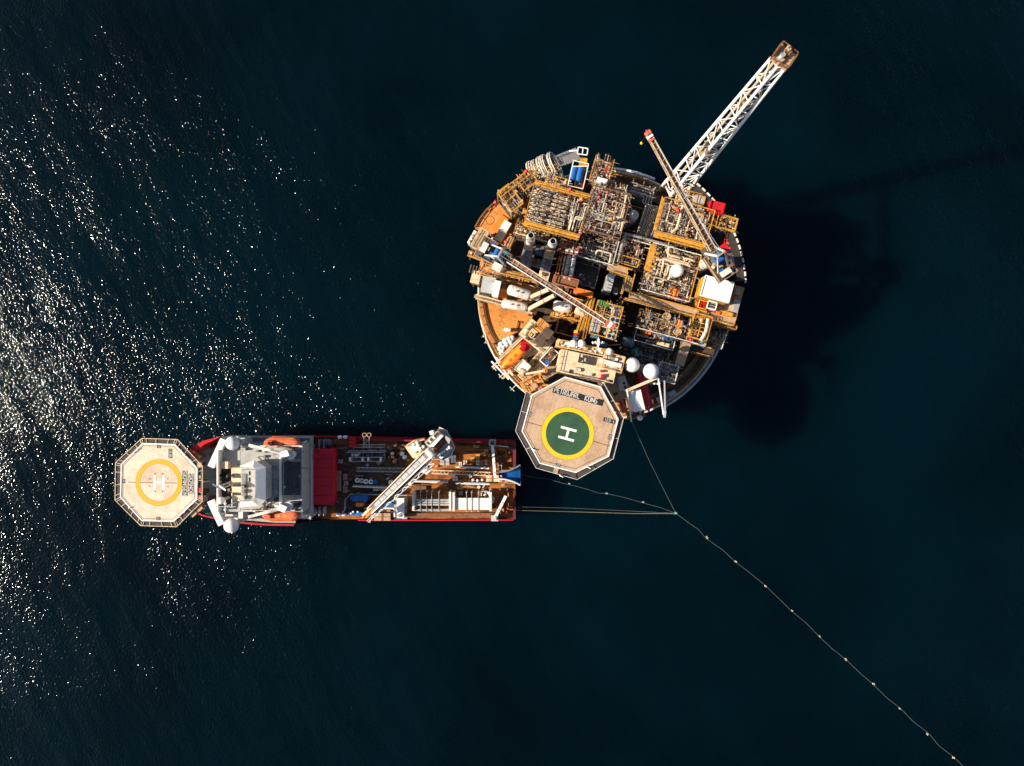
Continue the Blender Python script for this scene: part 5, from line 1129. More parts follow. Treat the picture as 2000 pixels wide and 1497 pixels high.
t = thing('junction_buoy', 'small green buoy where the floating lines meet', 'buoy', W(1320, 1002.5, 0)); MB().capsule((-.4, 0, .1), (.4, 0, .1), .5, 10).build('buoy_body', 'teal', t, True); MB().sphere((0, .1, .5), .3, 8, 5).build('cap', 'light_grey', t)
proto = None; r_f = random.Random(4)
for i, (x, y) in enumerate([(1256, 981), (1185, 964), (1112, 945)]+fl):
    if proto is None:
        proto = thing('line_float', 'x', 'float', (0, 0, 0), 0, 'paired floats on the floating lines')
        for s_ in (-.3, .3): MB().capsule((s_, -.25, .12), (s_, .25, .12), .17, 8).build('float_body', 'float_white', proto, True)
        MB().bar((-.4, 0, .24), (.4, 0, .24), .08).build('clamp', 'brown', proto)
        o = proto
    else: o = copy_tree(proto)
    p = W(x, y, 0); sc_ = r_f.uniform(.55, .85); o.scale = (sc_, sc_, sc_); o.location = p; o.rotation_euler = (0, 0, -R((41 if i > 2 else 15)+r_f.uniform(-25, 25)))
    o['label'] = 'pair of small pale floats, the one nearest the ' + ('junction on the curved line', 'middle of the curved line', 'helideck on the curved line')[i] if i < 3 else 'pair of small pale floats, %s along the long line from the junction' % ('first', 'second', 'third', 'fourth', 'fifth', 'sixth', 'seventh', 'eighth', 'ninth', 'tenth')[i-3]

# ================================================================ SUPPLY SHIP (photo pixels)
SD = 8.0
def sp(px, py, z): return W(px, py, z)
ship = thing('supply_ship', 'red-hulled offshore supply ship with an orange-brown working deck, lying beside the platform', 'ship', W(700, 940, 0))
top = [(1006, 863), (850, 856.5), (700, 850), (600, 846), (520, 845), (480, 847)]
bot = [(1002, 1017), (850, 1017), (700, 1017), (600, 1018), (520, 1018), (480, 1012)]
def hull_loft():
    st = []   # (x, ytop, ybot, zdeck)
    xs = [(1.0, -17.3, -40.3, 8), (-22, -16.8, -40.4, 8), (-45, -16.3, -40.4, 8), (-58, -16.0, -40.4, 8.6), (-62, -15.9, -40.4, 14), (-70, -15.9, -40.3, 14), (-80, -16.6, -39.5, 14.5), (-88, -18.6, -37.6, 15), (-95, -21.8, -34.6, 15.6), (-100, -24.8, -31.8, 16), (-104, -28.0, -28.6, 16.4)]
    q = MB(); rings = []
    for x, yt, yb, zd in xs:
        cy = (yt+yb)/2; hw = (yt-yb)/2; fl = 0.0 if x > -78 else min(.55, (-78-x)/45)
        rings.append([(x, cy+hw, zd), (x, cy+hw*(1-fl*.5), zd*.45), (x+(3 if x < -100 else 0), cy+hw*(1-fl), -.5), (x+(6 if x < -100 else 0), cy+hw*(.85-fl), -4), (x+(6 if x < -100 else 0), cy-hw*(.85-fl), -4), (x+(3 if x < -100 else 0), cy-hw*(1-fl), -.5), (x, cy-hw*(1-fl*.5), zd*.45), (x, cy-hw, zd)])
    n = 8; vs = [p for r_ in rings for p in r_]
    fs = [(i*n+k, (i+1)*n+k, (i+1)*n+k+1, i*n+k+1) for i in range(len(rings)-1) for k in range(n-1)]
    fs += [tuple(range(n)), tuple((len(rings)-1)*n+k for k in range(n-1, -1, -1))]
    q.add(vs, fs); q.build('hull', 'hull_red', ship, world=True)
    return xs
xs = hull_loft()
aft = [s_ for s_ in xs if s_[0] > -60]; fwd = [s_ for s_ in xs if s_[0] < -59]
q = MB(); q.prism([(s_[0]-.1 if s_[0] > 0 else s_[0], s_[1]-.3) for s_ in aft]+[(s_[0], s_[2]+.3) for s_ in aft[::-1]], 7.7, SD); q.build('working_deck', 'ship_deck_p', ship, world=True)
q = MB(); q.prism([(s_[0], s_[1]-.35) for s_ in fwd]+[(s_[0], s_[2]+.35) for s_ in fwd[::-1]], 13.2, 13.9); q.build('foredeck', 'grey_deck', ship, world=True)
# bulwarks
def bulwark(pts, m, h0, h1, t=.35, nm='bulwark'):
    q = MB()
    for a, b in zip(pts, pts[1:]):
        a, b = Vector((a[0], a[1], 0)), Vector((b[0], b[1], 0)); d_ = b-a; c = (a+b)/2; q.box((c.x, c.y, (h0+h1)/2), (d_.length+.1, t, h1-h0), math.atan2(d_.y, d_.x))
    return q.build(nm, m, ship, world=True)
bulwark([(s_[0], s_[1]-.2) for s_ in aft if s_[0] > -56], 'dark_red', 7.9, 9.6, .45); bulwark([(s_[0], s_[2]+.2) for s_ in aft if s_[0] > -56], 'hull_red', 7.9, 9.4, .3)  # port aft bulwark: darker copy of the hull red, hull-side shade painted in
bulwark([(s_[0], s_[1]) for s_ in fwd], 'hull_red', 13, 15.6, .4); bulwark([(s_[0], s_[2]) for s_ in fwd], 'hull_red', 13, 15.4, .4)
bulwark([(1.0-.3, -17.4), (1.0-.3, -25.5)], 'dark_red', 7.9, 9.4, .9); bulwark([(.7, -31.5), (.7, -40.2)], 'dark_red', 7.9, 9.4, .7)
bulwark([(s_[0], s_[1]-2.2) for s_ in aft if -56 < s_[0]], 'ship_deck', 7.9, 8.8, 1.4, 'cargo_rail'); bulwark([(s_[0], s_[2]+1.6) for s_ in aft if -56 < s_[0]], 'rust', 7.9, 8.9, 1.2, 'cargo_rail')
# red fore wedge (bow flare) seen beside the helideck
q = MB(); P = pw([(350, 885), (372, 874), (398, 861), (430, 853), (418, 860), (398, 869), (385, 880), (366, 889)], 23); q.prism([(p.x, p.y) for p in P], 13, 23); q.build('bow_flare', 'boat_red', ship, world=True)

def sb(root, x0, y0, x1, y1, z0, z1, m, nm, ang=0):
    """box given by photo pixel corners at its top height"""
    c = W((x0+x1)/2, (y0+y1)/2, z1); k = K(z1)
    return MB().box((c.x, c.y, (z0+z1)/2), (abs(x1-x0)*k, abs(y1-y0)*k, z1-z0), -R(ang)).build(nm, m, root, world=True)
# superstructure tiers
sb(ship, 425, 853, 606, 1014, 13.5, 17, 'grey_deck', 'boat_deck')
sb(ship, 470, 868, 592, 1000, 16.9, 24, 'light_grey', 'superstructure')
sb(ship, 471, 870, 590, 998, 24, 24.3, 'grey_deck', 'upper_deck')
sb(ship, 553, 900, 589, 968, 24.3, 24.6, 'charcoal', 'dark_roof_panel')  # darker rectangle on the upper deck
sb(ship, 545, 893, 549, 990, 24.3, 25.4, 'clean_white', 'rail_wall')
q = MB(); a = W(608, 855, 17.2); b = W(608, 1014, 17.2)
q.rail(((a.x, a.y), (b.x, b.y)), 17, 1.2, .14, 1.6); q.rail(((a.x+.3, a.y), (W(450, 852, 17).x, a.y+.3)), 17, 1.2, .12, 1.6); q.build('railing', 'light_grey', ship, world=True)
q = MB(); a = W(592, 870, 24.3); b = W(592, 998, 24.3); c_ = W(520, 870, 24.3); e_ = W(520, 998, 24.3); q.rail(((c_.x, c_.y), (a.x, a.y), (b.x, b.y), (e_.x, e_.y)), 24.3, 1.1, .12, 1.6); q.build('railing', 'light_grey', ship, world=True)
# fore part: sloping mast deck, dark machinery well
sb(ship, 424, 880, 470, 1000, 16.9, 23, 'light_grey', 'fore_house'); sb(ship, 425, 881, 469, 999, 23, 23.2, 'grey_deck', 'fore_house_roof')
sb(ship, 425, 915, 454, 990, 23.2, 23.6, 'dark', 'machinery_well')
for y in (914, 934, 951, 968): sb(ship, 453, y, 472, y+11, 22, 27.5, 'cream', 'exhaust_casing')
sb(ship, 425, 902, 445, 916, 23.2, 25, 'cream', 'locker')
sb(ship, 423, 880, 426, 1000, 23.2, 26, 'clean_white', 'windbreak')
# wheelhouse with raised U-shaped parapet
WZ = 35.0
outer = [(467, 899), (468, 910), (496, 899), (506, 900), (520, 913), (520, 978), (507, 989), (492, 989), (467, 992)]
o_w = pw([(470, 912), (498, 903), (516, 916), (516, 976), (503, 986), (470, 990)], 31)
q = MB(); q.prism([(p.x, p.y) for p in o_w], 24.3, 30.2); q.build('wheelhouse_wall', 'light_grey', ship, world=True)
in_w = pw([(471, 918), (498, 918), (498, 975), (471, 975)], 31)
q = MB(); q.prism([(p.x, p.y) for p in in_w], 30.2, 31); q.build('wheelhouse_roof', 'grey_deck', ship, world=True)
# parapet ring: inner top edge to outer lower edge (sloping aft face)
inn = [(469, 913), (494, 912.5), (500.5, 919), (500.5, 973), (494, 979.5), (469, 980)]
out_ = [(468, 910), (497, 899), (519, 913), (519, 978), (505, 988), (467, 992)]
Pi, Po, Pb = pw(inn, WZ), pw(out_, 33.8), pw(out_, 31)
q = MB(); n = 6; vs = [p for p in Pi]+[Vector((p.x, p.y, 30.2)) for p in Pi]+[p for p in Po]+[p for p in Pb]
fs = []
for i in range(5): fs += [(i, i+1, 12+i+1, 12+i), (i+1, i, 6+i, 6+i+1), (12+i, 12+i+1, 18+i+1, 18+i), (18+i, 18+i+1, 6+i+1, 6+i)]
fs += [(0, 12, 18, 6), (5, 11, 23, 17)]
q.add(vs, fs); q.build('sloping_parapet', 'clean_white', ship, world=True)
for y in (921, 933): sb(ship, 486, y, 489, y+8, 30.9, 31.06, 'window_glass', 'roof_window')
sb(ship, 473, 926, 480, 970, 31, 31.3, 'grey', 'cable_deck')
for y in (950, 960, 972): q = MB(); p = W(480, y, 31.5); q.sphere(p, .5, 8, 5); q.build('lamp_pod', 'dark', ship, world=True)
q = MB(); q.rail([(p.x, p.y) for p in pw([(505, 893), (524, 910), (524, 981), (508, 994)], 25)], 24.4, 1.1, .16, 1.4); q.build('aft_railing', 'brown', ship, world=True)
for k in range(9):   # windows round the wheelhouse
    p = W(517, 917+k*7, 28.5); MB().box((p.x+.12, p.y, 27.6), (.1, .8, 1.3)).build('window', 'window_glass', ship, world=True)
# bridge wings / diagonal arms with radomes
for (a, b, lab) in (((438, 858), (413, 912), 0), ((412, 978), (434, 1025), 1)):
    MB().bar(W(*a, 24), W(*b, 24), 1.7, 1.3).build('wing_arm', 'clean_white', ship, world=True)
    for f in (.2, .8): p = W(*a, 24).lerp(W(*b, 24), f); MB().bar((p.x, p.y, 13.9), (p.x, p.y, 23.4), .6).build('wing_post', 'white', ship, world=True)
sb(ship, 433, 853, 470, 868, 17, 21, 'white', 'dome_house'); sb(ship, 440, 1005, 474, 1020, 17, 21, 'white', 'dome_house')
for x0, y0, x1, y1 in ((470, 856, 478, 910), (466, 992, 474, 1013)): sb(ship, x0, y0, x1, y1, 17, 23, 'clean_white', 'wing_wall')
dome('satellite_dome', 'large white satellite dome on the ship, port side beside the red bow wedge', 454, 866, 27, 1.85, 23, px=True)
dome('satellite_dome', 'large white satellite dome on the ship overhanging the starboard rail', 452, 1027, 27, 1.95, 23, px=True)
sb(ship, 440, 1012, 464, 1034, 22.4, 23, 'white', 'dome_bracket')
dome('small_radome', 'small grey-white dome on the ship mast deck near the machinery well', 431.5, 978, 29, 1.0, 23.4, px=True)
t = thing('radar_mast', 'ship mast with blue-white radar bars behind the helideck', 'mast', Vector((*W(423.5, 951, 33)[:2], 14)))
q = MB(); q.cyl((0, 0, 0), (0, 0, 19), .35, .2, 8); q.build('mast_post', 'light_grey', t, True)
p = W(434.5, 953.5, 35); MB().cyl((p.x, p.y, 23), p, .22, .15, 8).build('mast_post', 'light_grey', t, True, True)
for (a, b, z, m_) in (((415, 945), (432, 957), 33, 'blue_grey'), ((428, 949), (441, 958), 35, 'clean_white'), ((414, 990), (460, 990), 30, 'light_grey')): MB().bar(W(*a, z), W(*b, z), .42 if z > 30 else .18, .3).build('radar_bar', m_, t, world=True)
q = MB(); p = W(440, 990, 30); q.bar(p+Vector((0, 1.6, 0)), p-Vector((0, 1.6, 0)), .15); q.bar(p, (p.x, p.y, 23), .3); q.sphere(p+Vector((0, .8, 0)), .4, 8, 5); q.sphere(p-Vector((0, .8, 0)), .4, 8, 5); q.build('aerial_yard', 'clean_white', t, world=True)
r8 = random.Random(8)
for i in range(26):
    x, y = r8.uniform(427, 452), r8.uniform(918, 988); sb(ship, x, y, x+r8.uniform(2, 6), y+r8.uniform(2, 6), 23.5, 24+r8.uniform(.2, 1.5), r8.choice(('dark', 'brown', 'black', 'dark', 'rust', 'grey')), 'machinery')
for i in range(16):
    x, y = r8.uniform(385, 420), r8.choice((r8.uniform(880, 915), r8.uniform(975, 1000), r8.uniform(915, 975))); sb(ship, x, y, x+r8.uniform(3, 9), y+r8.uniform(3, 9), 15.5, 16+r8.uniform(.2, 2.5), r8.choice(('brown', 'tan', 'rust', 'grey', 'cream')), 'fore_fitting')
for i in range(14):
    x, y = r8.uniform(475, 500), r8.choice((r8.uniform(872, 895), r8.uniform(994, 1010))); sb(ship, x, y, x+r8.uniform(2, 12), y+r8.uniform(1.5, 5), 17, 17.5+r8.uniform(.2, 2), r8.choice(('light_grey', 'grey', 'white', 'brown')), 'deck_fitting')
sb(ship, 400, 984, 420, 1007, 15.5, 17.2, 'teal', 'teal_platform', 30)
# grey ribs on the upper deck
for i in range(12):
    x = r8.uniform(525, 588); y = r8.uniform(876, 996); sb(ship, x, y, x+r8.uniform(2, 7), y+r8.uniform(2, 8), 24.3, 24.6+r8.uniform(.1, .9), r8.choice(('light_grey', 'grey', 'blue_grey', 'dark')), 'deck_fitting')
# strip of gear aft of the superstructure
strip = thing('deck_store', 'row of tubs and bins on the narrow strip forward of the red deckhouse', 'deck store', W(600, 930, 8))
sb(strip, 592, 870, 609, 1005, 8, 12, 'grey_deck', 'store_floor')
def drum(root, x, y, z0, z1, r, m, nm): p = W(x, y, z1); return MB().cyl((p.x, p.y, z0), (p.x, p.y, z1), r, n=18).build(nm, m, root, True, True)
sb(strip, 595, 890, 603, 904, 12, 14, 'blue_grey', 'bin'); drum(strip, 599, 917, 12, 14.5, 1.0, 'blue', 'tub'); sb(strip, 592.5, 929, 600, 936, 12, 13.4, 'yellow', 'pallet'); sb(strip, 592.5, 937.5, 600, 944, 12, 13.4, 'bright_yellow', 'pallet'); drum(strip, 597, 960, 12, 14, 1.0, 'dark', 'tub'); sb(strip, 592, 946, 600, 953, 12, 13, 'rust', 'pallet')

# --- orange covered lifeboats and their arms
for lab, px, py, an in (('orange-red ship lifeboat on the port side below the long white arm', 551, 867, 2), ('orange-red ship lifeboat overhanging the starboard side', 548, 1008, 178)):
    c = W(px, py, 24.5)
    lifeboat('ship_lifeboat', lab, (c.x, c.y, 22), an if an < 90 else 0, 10.2, 3.5, 'coral', 'coral', 'boat_orange', None, blunt=True)
    for dx in (-2.6, 2.6): MB().bz(c.x+dx, c.y, .6, 1.8, 17, 22.2).build('boat_cradle', 'light_grey', ship, world=True)
for lab, piv, tip, hook in (('long white folding deck crane arm on the port boat deck', (568, 889), (488, 869), 1), ('long white folding deck crane arm on the starboard boat deck', (563, 989), (487, 1009), -1)):
    a, b = W(*piv, 27), W(*tip, 27.5); t = thing('deck_crane', lab, 'crane', (a.x, a.y, 21), 0, 'deck cranes on the ship')
    MB().cyl((a.x, a.y, 17), (a.x, a.y, 27.4), .9, n=18).build('pedestal', 'white', t, True, True); MB().torus((a.x, a.y, 27.2), (0, 0, 1), 1.05, .18, 20, 5).build('slew_ring', 'clean_white', t, world=True)
    MB().bar(a+Vector((0, 0, .7)), b+Vector((0, 0, .7)), .75, .6).build('arm', 'white', t, world=True)
    e = a.lerp(b, .12); MB().box((e.x, e.y, 28), (2.2, 1.7, 1.0), .4*hook).build('knuckle', 'clean_white', t, world=True); MB().bar(a.lerp(b, .1)+Vector((0, 0, 1.2)), a.lerp(b, .5)+Vector((0, 0, 1.1)), .3).build('ram', 'light_grey', t, world=True)
    MB().bar(b+Vector((0, 0, .5)), b-Vector((0, 0, 2.5)), .12).build('hook', 'dark', t, world=True)
for lab, px, py, s_ in (('white curved boat davit over the aft end of the port lifeboat', 580, 878, 1), ('white curved boat davit over the aft end of the starboard lifeboat', 579, 1000, -1)):
    p = W(px, py, 22); t = thing('boat_davit', lab, 'davit', (p.x, p.y, 17)); MB().tube([(-.9, .9*s_, 5), (-.9, -1.4*s_, 5), (1.0, -1.4*s_, 5), (1.3, 1.6*s_, 4), (1.3, 1.8*s_, 0)], .32, 8).build('davit_arm', 'clean_white', t, True)
# --- red deckhouse
t = thing('red_deckhouse', 'long plain dark-red roofed deckhouse across the ship just aft of the superstructure', 'deckhouse', W(632, 932, 8))
sb(t, 613, 878, 650.5, 985, 8, 13.6, 'roof_red', 'wall'); sb(t, 612, 877, 651.5, 986, 13.6, 14, 'roof_red', 'roof')
for y in (896, 914, 932, 950, 968): sb(t, 612.5, y-.25, 651, y+.25, 14, 14.06, 'dark_red', 'roof_seam')
for x, y in ((620, 880), (643, 983), (646, 905)): sb(t, x, y, x+3, y+2.5, 14, 14.5, 'hull_red', 'roof_vent')
for y in (868, 1000): 
    for x in (622, 631): sb(t, x, y-9, x+1.6, y+8, 8, 11, 'light_grey', 'pipe_upright')
# --- deck gear
def gear(name, label, cat, x0, y0, x1, y1, z0, z1, m, ang=0, group=None, top=None, extra=None):
    k = K(z1); c = W((x0+x1)/2, (y0+y1)/2, z1); t = thing(name, label, cat, (c.x, c.y, z0), ang, group); w_, h_ = abs(x1-x0)*k, abs(y1-y0)*k
    MB().bz(0, 0, w_, h_, 0, z1-z0-.12).build('body', m, t)
    q = MB(); q.bz(0, 0, w_+.08, h_+.08, z1-z0-.12, z1-z0); q.build('lid', top or m, t)
    q = MB(); q.bz(0, 0, w_*.12, h_*1.03, z1-z0, z1-z0+.07); q.bz(0, 0, w_*1.03, h_*.08, z1-z0+.002, z1-z0+.08); q.build('strap', extra or 'grey', t)
    return t
gear('deck_box', 'pale blue-white box near the red deckhouse roof, port side', 'box', 661, 898, 669, 905, 8, 9.6, 'blue_grey', 0, None, 'light_grey'); gear('deck_box', 'pale blue box at the end of the stacked brown crates', 'box', 671.5, 941, 679.5, 948, 8, 9.6, 'blue_grey', 0, None, 'light_grey')
for i in range(6): gear('crate', 'brown crate in the long fore-and-aft stack beside the red deckhouse', 'crate', 658, 920+i*6.7, 666, 926+i*6.7, 8, 9.4, 'brown', 0, 'brown crates beside the red deckhouse', 'tan')
for i, y in enumerate((926, 933, 950, 957)): gear('crate', 'brown crate in the broken inner row right of the long stack', 'crate', 670, y, 678, y+5.6, 8, 9.3, 'brown', 0, 'inner row of brown crates', 'tan')
for lab, xs_, y in (('port side', (663.5, 674), 854.5), ('starboard side', (660.5, 671), 1006)):
    for i, x in enumerate(xs_):
        p = W(x, y, 10); t = thing('liferaft_canister', 'white liferaft canister by the rail, %s, %s of the pair' % (lab, ('forward', 'aft')[i]), 'liferaft', (p.x, p.y, 8), 0, 'white liferaft canisters'); MB().capsule((-.45, 0, 1.6), (.45, 0, 1.6), .5, 12).build('canister', 'clean_white', t, True); MB().bz(0, 0, 1, .8, 0, 1.2).build('cradle', 'grey', t)
t = gear('red_winch', 'bright red winch house by the port rail', 'winch', 683, 855, 694, 874, 8, 12, 'boat_red', 0, None, 'red', 'red')
for k in range(3): MB().cyl((-.9, -1+k*1.0, 4.1), (.9, -1+k*1.0, 4.1), .35, n=10).build('winch_drum', 'red', t, True)
p = W(637.5, 866, 10.5); t = thing('mooring_winch', 'dark grey barrel winch between deckhouse and port rail', 'winch', (p.x, p.y, 8)); MB().capsule((-.9, 0, 1.3), (.9, 0, 1.3), 1.1, 16).build('drum', 'blue_grey', t, True); MB().torus((.9, 0, 1.5), (1, 0, .5), .6, .14, 12, 5).build('handwheel', 'light_grey', t)
p = W(610, 1000, 11); t = thing('round_tank', 'round grey ribbed tank on the starboard side near the deckhouse', 'tank', (p.x, p.y, 8)); MB().cyl((0, 0, 0), (0, 0, 3), 1.25, n=20).build('shell', 'light_grey', t, True)
for k in range(8): MB().box((.7*math.cos(k*.785), .7*math.sin(k*.785), 3.05), (1.0, .1, .1), k*.785).build('rib', 'grey', t)
# port antenna lattice with two rings
p = W(716, 864, 14); t = thing('lattice_gantry', 'small grey lattice gantry with twin hose rings on the port rail', 'gantry', (p.x, p.y, 8))
q = MB()
for x in (-.75, .75): q.bar((x, -1.6, 6), (x, 1.4, 6.2), .2); q.bar((x, -1.6, 0), (x, -1.6, 6), .2)
for k in range(3): q.bar((-.75, -1.4+k, 6), (.75, -1.4+k+(.9 if k % 2 else 0), 6), .16)
q.build('lattice', 'light_grey', t)
for x in (-.5, .8): MB().torus((x, 2.1, 6.4), (.2, .3, 1), .55, .13, 14, 5).build('hose_ring', 'tan', t)
# deck pipe racks on the port side
t = thing('pipe_rack', 'long low rack of thin pale rails and dark baskets on the port working deck', 'pipe rack', W(715, 880, 8))
for y, x0, x1 in ((869, 690, 752), (874, 690, 750), (881, 680, 755), (884, 676, 752), (893.5, 683, 748), (901.5, 683, 748)): MB().bar(W(x0, y, 10), W(x1, y, 10), .2).build('rail', 'light_grey', t, world=True)
for x in (690, 709, 726, 742, 751): MB().bar(W(x, 866, 10), W(x, 902, 10), .14).build('crossbar', 'grey', t, world=True)
for i in range(14):
    x = r8.uniform(684, 745); y = r8.choice((871, 877, 888)); sb(t, x, y, x+r8.uniform(3, 9), y+r8.uniform(2, 4), 8, 9.4+r8.uniform(0, .5), r8.choice(('dark', 'blue_grey', 'grey', 'brown')), 'basket')
for x in (683, 707.5, 718.5, 743): sb(t, x-1.3, 894, x+1.8, 901, 8, 10.4, 'clean_white', 'clamp')
for i, (x, y) in enumerate(((688, 889.5), (694, 890), (700, 889))):
    p = W(x, y, 10); t = thing('hose_bundle', 'white rolled hose in the short chain between the two port racks', 'hose', (p.x, p.y, 8), 0, 'white rolled hoses'); MB().capsule((-.3, 0, 1.2), (.3, 0.05, 1.2), .42, 10).build('roll', 'clean_white', t, True); MB().bz(0, 0, .9, .7, 0, 1).build('base', 'grey', t)
# lattice truss boom lying on deck
def truss(label, a, b, z, wd, m='light_grey', n=22):
    A, B = W(*a, z), W(*b, z); t = thing('lattice_truss', label, 'truss', (A.x, A.y, SD)); d_ = (B-A).normalized(); s_ = Vector((-d_.y, d_.x, 0))*wd/2
    for k in (-1, 1): q = MB(); q.bar(A+s_*k, B+s_*k, .2); q.bar(A+s_*k-Vector((0, 0, 1)), B+s_*k-Vector((0, 0, 1)), .15); q.build('chord', m, t, world=True)
    q = MB(); 
    for i in range(n): q.bar(A.lerp(B, i/n)+s_*(1 if i % 2 else -1), A.lerp(B, (i+1)/n)-s_*(1 if i % 2 else -1), .12)
    q.build('lacing', m, t, world=True); return t
truss('grey lattice truss lying fore and aft in the middle of the working deck', (696, 917.5), (790, 919), 10, 1.1, 'galv')
truss('cream ladder truss lying aft of the big crane toward the stern chute', (843, 922), (958, 926.5), 10, 1.0, 'cream', 16)
def rail_wall(label, a, b, z=9.6, m='light_grey'):
    A, B = W(*a, z), W(*b, z); t = thing('cargo_wall', label, 'cargo wall', (A.x, A.y, SD)); q = MB(); q.bar(A-Vector((0, 0, .8)), B-Vector((0, 0, .8)), .35, 1.6); q.build('wall', m, t, world=True); MB().bar(A+Vector((0, -.25, .1)), B+Vector((0, -.25, .1)), .25).build('cap_rail', 'clean_white', t, world=True)
rail_wall('pale cargo wall behind the row of coils', (689, 949), (762, 952)); rail_wall('pale cargo wall aft of the big crane, on the lit centre deck', (806, 939.5), (875, 941)); rail_wall('pale cargo wall leading to the stern chute, lower one', (889, 943), (956, 945)); rail_wall('pale cargo wall in front of the small boxes, port side aft', (890, 911), (955, 914))
for i, (x, y, m_) in enumerate(((697, 939, 'clean_white'), (705.5, 940, 'cream'), (714, 941.5, 'clean_white'), (723.5, 942, 'clean_white'), (731.5, 942, 'blue'))):
    p = W(x, y, 10); t = thing('rope_coil', ('first white', 'cream', 'third, white', 'fourth, white', 'blue')[i]+' coil standing in the row along the pale cargo wall', 'coil', (p.x, p.y, SD), 0, 'row of rope coils'); MB().torus((0, 0, 1.4), (.3, .2, 1), .5, .24, 18, 7).build('coil', m_, t, True); MB().cyl((0, 0, 0), (0, 0, 1.2), .3, n=10).build('spool', 'grey', t, True)
gear('crate_row', 'ochre crate strip below the pale cargo wall', 'crate', 729, 951, 757, 959, 8, 9.2, 'rust', 0, None, 'cream', 'brown'); gear('crate_row', 'ochre crate beside the big crane boom', 'crate', 738, 952.5, 744, 958, 8, 9.7, 'tan')
for i, (x, y) in enumerate(((762, 943), (801, 946), (789, 894), (784, 887))):
    p = W(x, y, 10.5); t = thing('white_drum', 'round white drum on deck, %s' % ('left of the crane boom', 'right of the crane boom', 'below the crane deck', 'touching the crane deck')[i], 'drum', (p.x, p.y, SD), 0, 'white drums by the big crane'); q = MB(); q.cyl((0, 0, 0), (0, 0, 2.0), .62, n=16); q.sphere((0, 0, 2.0), .62, 14, 4, 0, 90, .4); q.build('drum', 'clean_white', t, True); MB().torus((0, 0, 1.6), (0, 0, 1), .64, .06, 16, 4).build('hoop', 'grey', t)
# curved fence and blue winch spread, starboard side
t = thing('winch_spread', 'blue winch machinery with an orange box inside a curved white fence, starboard side', 'winch', W(700, 985, 8))
P = pw([(669, 1003), (673, 996), (674, 976), (684, 966), (795, 968)], 9.8)
for a, b in zip(P, P[1:]): MB().bar(a-Vector((0, 0, .6)), b-Vector((0, 0, .6)), .22, 1.4).build('fence_panel', 'light_grey', t, world=True)
for x0, y0, x1, y1, z1, m_, nm in ((684, 970, 718, 977, 11, 'blue', 'winch_bed'), (690, 968, 700, 979, 12, 'blue', 'winch_drum_cover'), (704, 969, 716, 980, 11.6, 'blue', 'winch_drum_cover'), (695, 983, 708, 990, 12.4, 'orange', 'orange_box'), (681, 1001, 708, 1007, 11, 'blue', 'rail_block'), (716, 984, 733, 990, 10, 'dark', 'motor'), (751, 983, 766, 990, 12, 'blue', 'pump')): sb(t, x0, y0, x1, y1, 8, z1, m_, nm)
for x in (692, 700, 711): p = W(x, 974, 12); MB().cyl((p.x, p.y-.9, 11), (p.x, p.y+.9, 11), .8, n=14).build('drum', 'blue', t, True, True)
for x, y in ((690, 1000), (699, 1000), (686, 1003)): p = W(x, y, 11.5); MB().sphere(p, .32, 8, 5).build('lamp', 'clean_white', t, world=True)
gear('deck_pallet', 'flat brown pallet deck at the starboard rail beneath the crane tip', 'pallet', 731, 1003, 762, 1017, 8, 10.5, 'brown', 0, None, 'tan', 'rust')
t = container('white container standing at the starboard rail right of the crane tip', 782, 993, 13, 38, 8.2, 3.0, 'white', 0, 'containers on the ship', True, 'clean_white')
gear('grey_tray', 'grey tray bay around the white container', 'tray', 770, 970, 795, 1015, 8, 8.5, 'grey', 0, None, 'light_grey')
t = thing('bent_pipe', 'white bent pipe frame between brown pallet and white container', 'frame', W(766, 1000, 8)); MB().tube([W(752, 993, 11), W(771, 993, 11), W(771, 1010, 11)], .25, 8).build('pipe', 'clean_white', t, True, True)
# pipe cargo racks aft
def cargo_rack(label, x0, x1, y0, y1, ys, r, m, posts):
    t = thing('pipe_cargo_rack', label, 'pipe rack', W((x0+x1)/2, (y0+y1)/2, SD)); z = 11.5
    for y in ys: MB().cyl(W(x0, y, z), W(x1, y, z), r, n=10).build('cargo_pipe', m, t, True, True)
    for x in posts: q = MB(); q.bar(W(x, y0, z+.4), W(x, y1, z+.4), .14); a = W(x, y0, z+.5); b = W(x, y1, z+.5); q.bar(a, (a.x, a.y, 8), .35); q.bar(b, (b.x, b.y, 8), .35); q.build('bolster', 'light_grey', t, world=True)
    for x in (x0, x1): sb(t, x-2.2, y0, x+2.2, y1, 8, 12.4, 'white', 'end_stanchion')
    return t
cargo_rack('forward pipe rack with spaced blue-white pipes, starboard aft deck', 807, 879, 961, 998, (977, 981.5, 986, 996.5), .3, 'light_grey', (821, 833, 843, 857))
cargo_rack('aft pipe rack filled with tightly packed white pipes, starboard aft deck', 886, 958, 962, 999, (974.5, 977.7, 981, 984.3, 987.6, 991, 994.5), .26, 'clean_white', (911, 921, 934))
for i, (x, y) in enumerate(((942.5, 959), (949.5, 961.5), (958, 958.5), (955, 964), (947, 968), (963, 974), (961, 981), (956, 971))):
    p = W(x, y, 9.5); t = thing('white_buoy', 'white ball buoy in the cluster at the end of the packed pipe rack', 'buoy', (p.x, p.y, SD), 0, 'cluster of white ball buoys'); q = MB(); q.sphere((0, 0, .8), .48, 10, 7); q.build('ball', 'clean_white', t, True); MB().torus((0, 0, 1.25), (0, 0, 1), .14, .05, 8, 4).build('eye', 'grey', t)
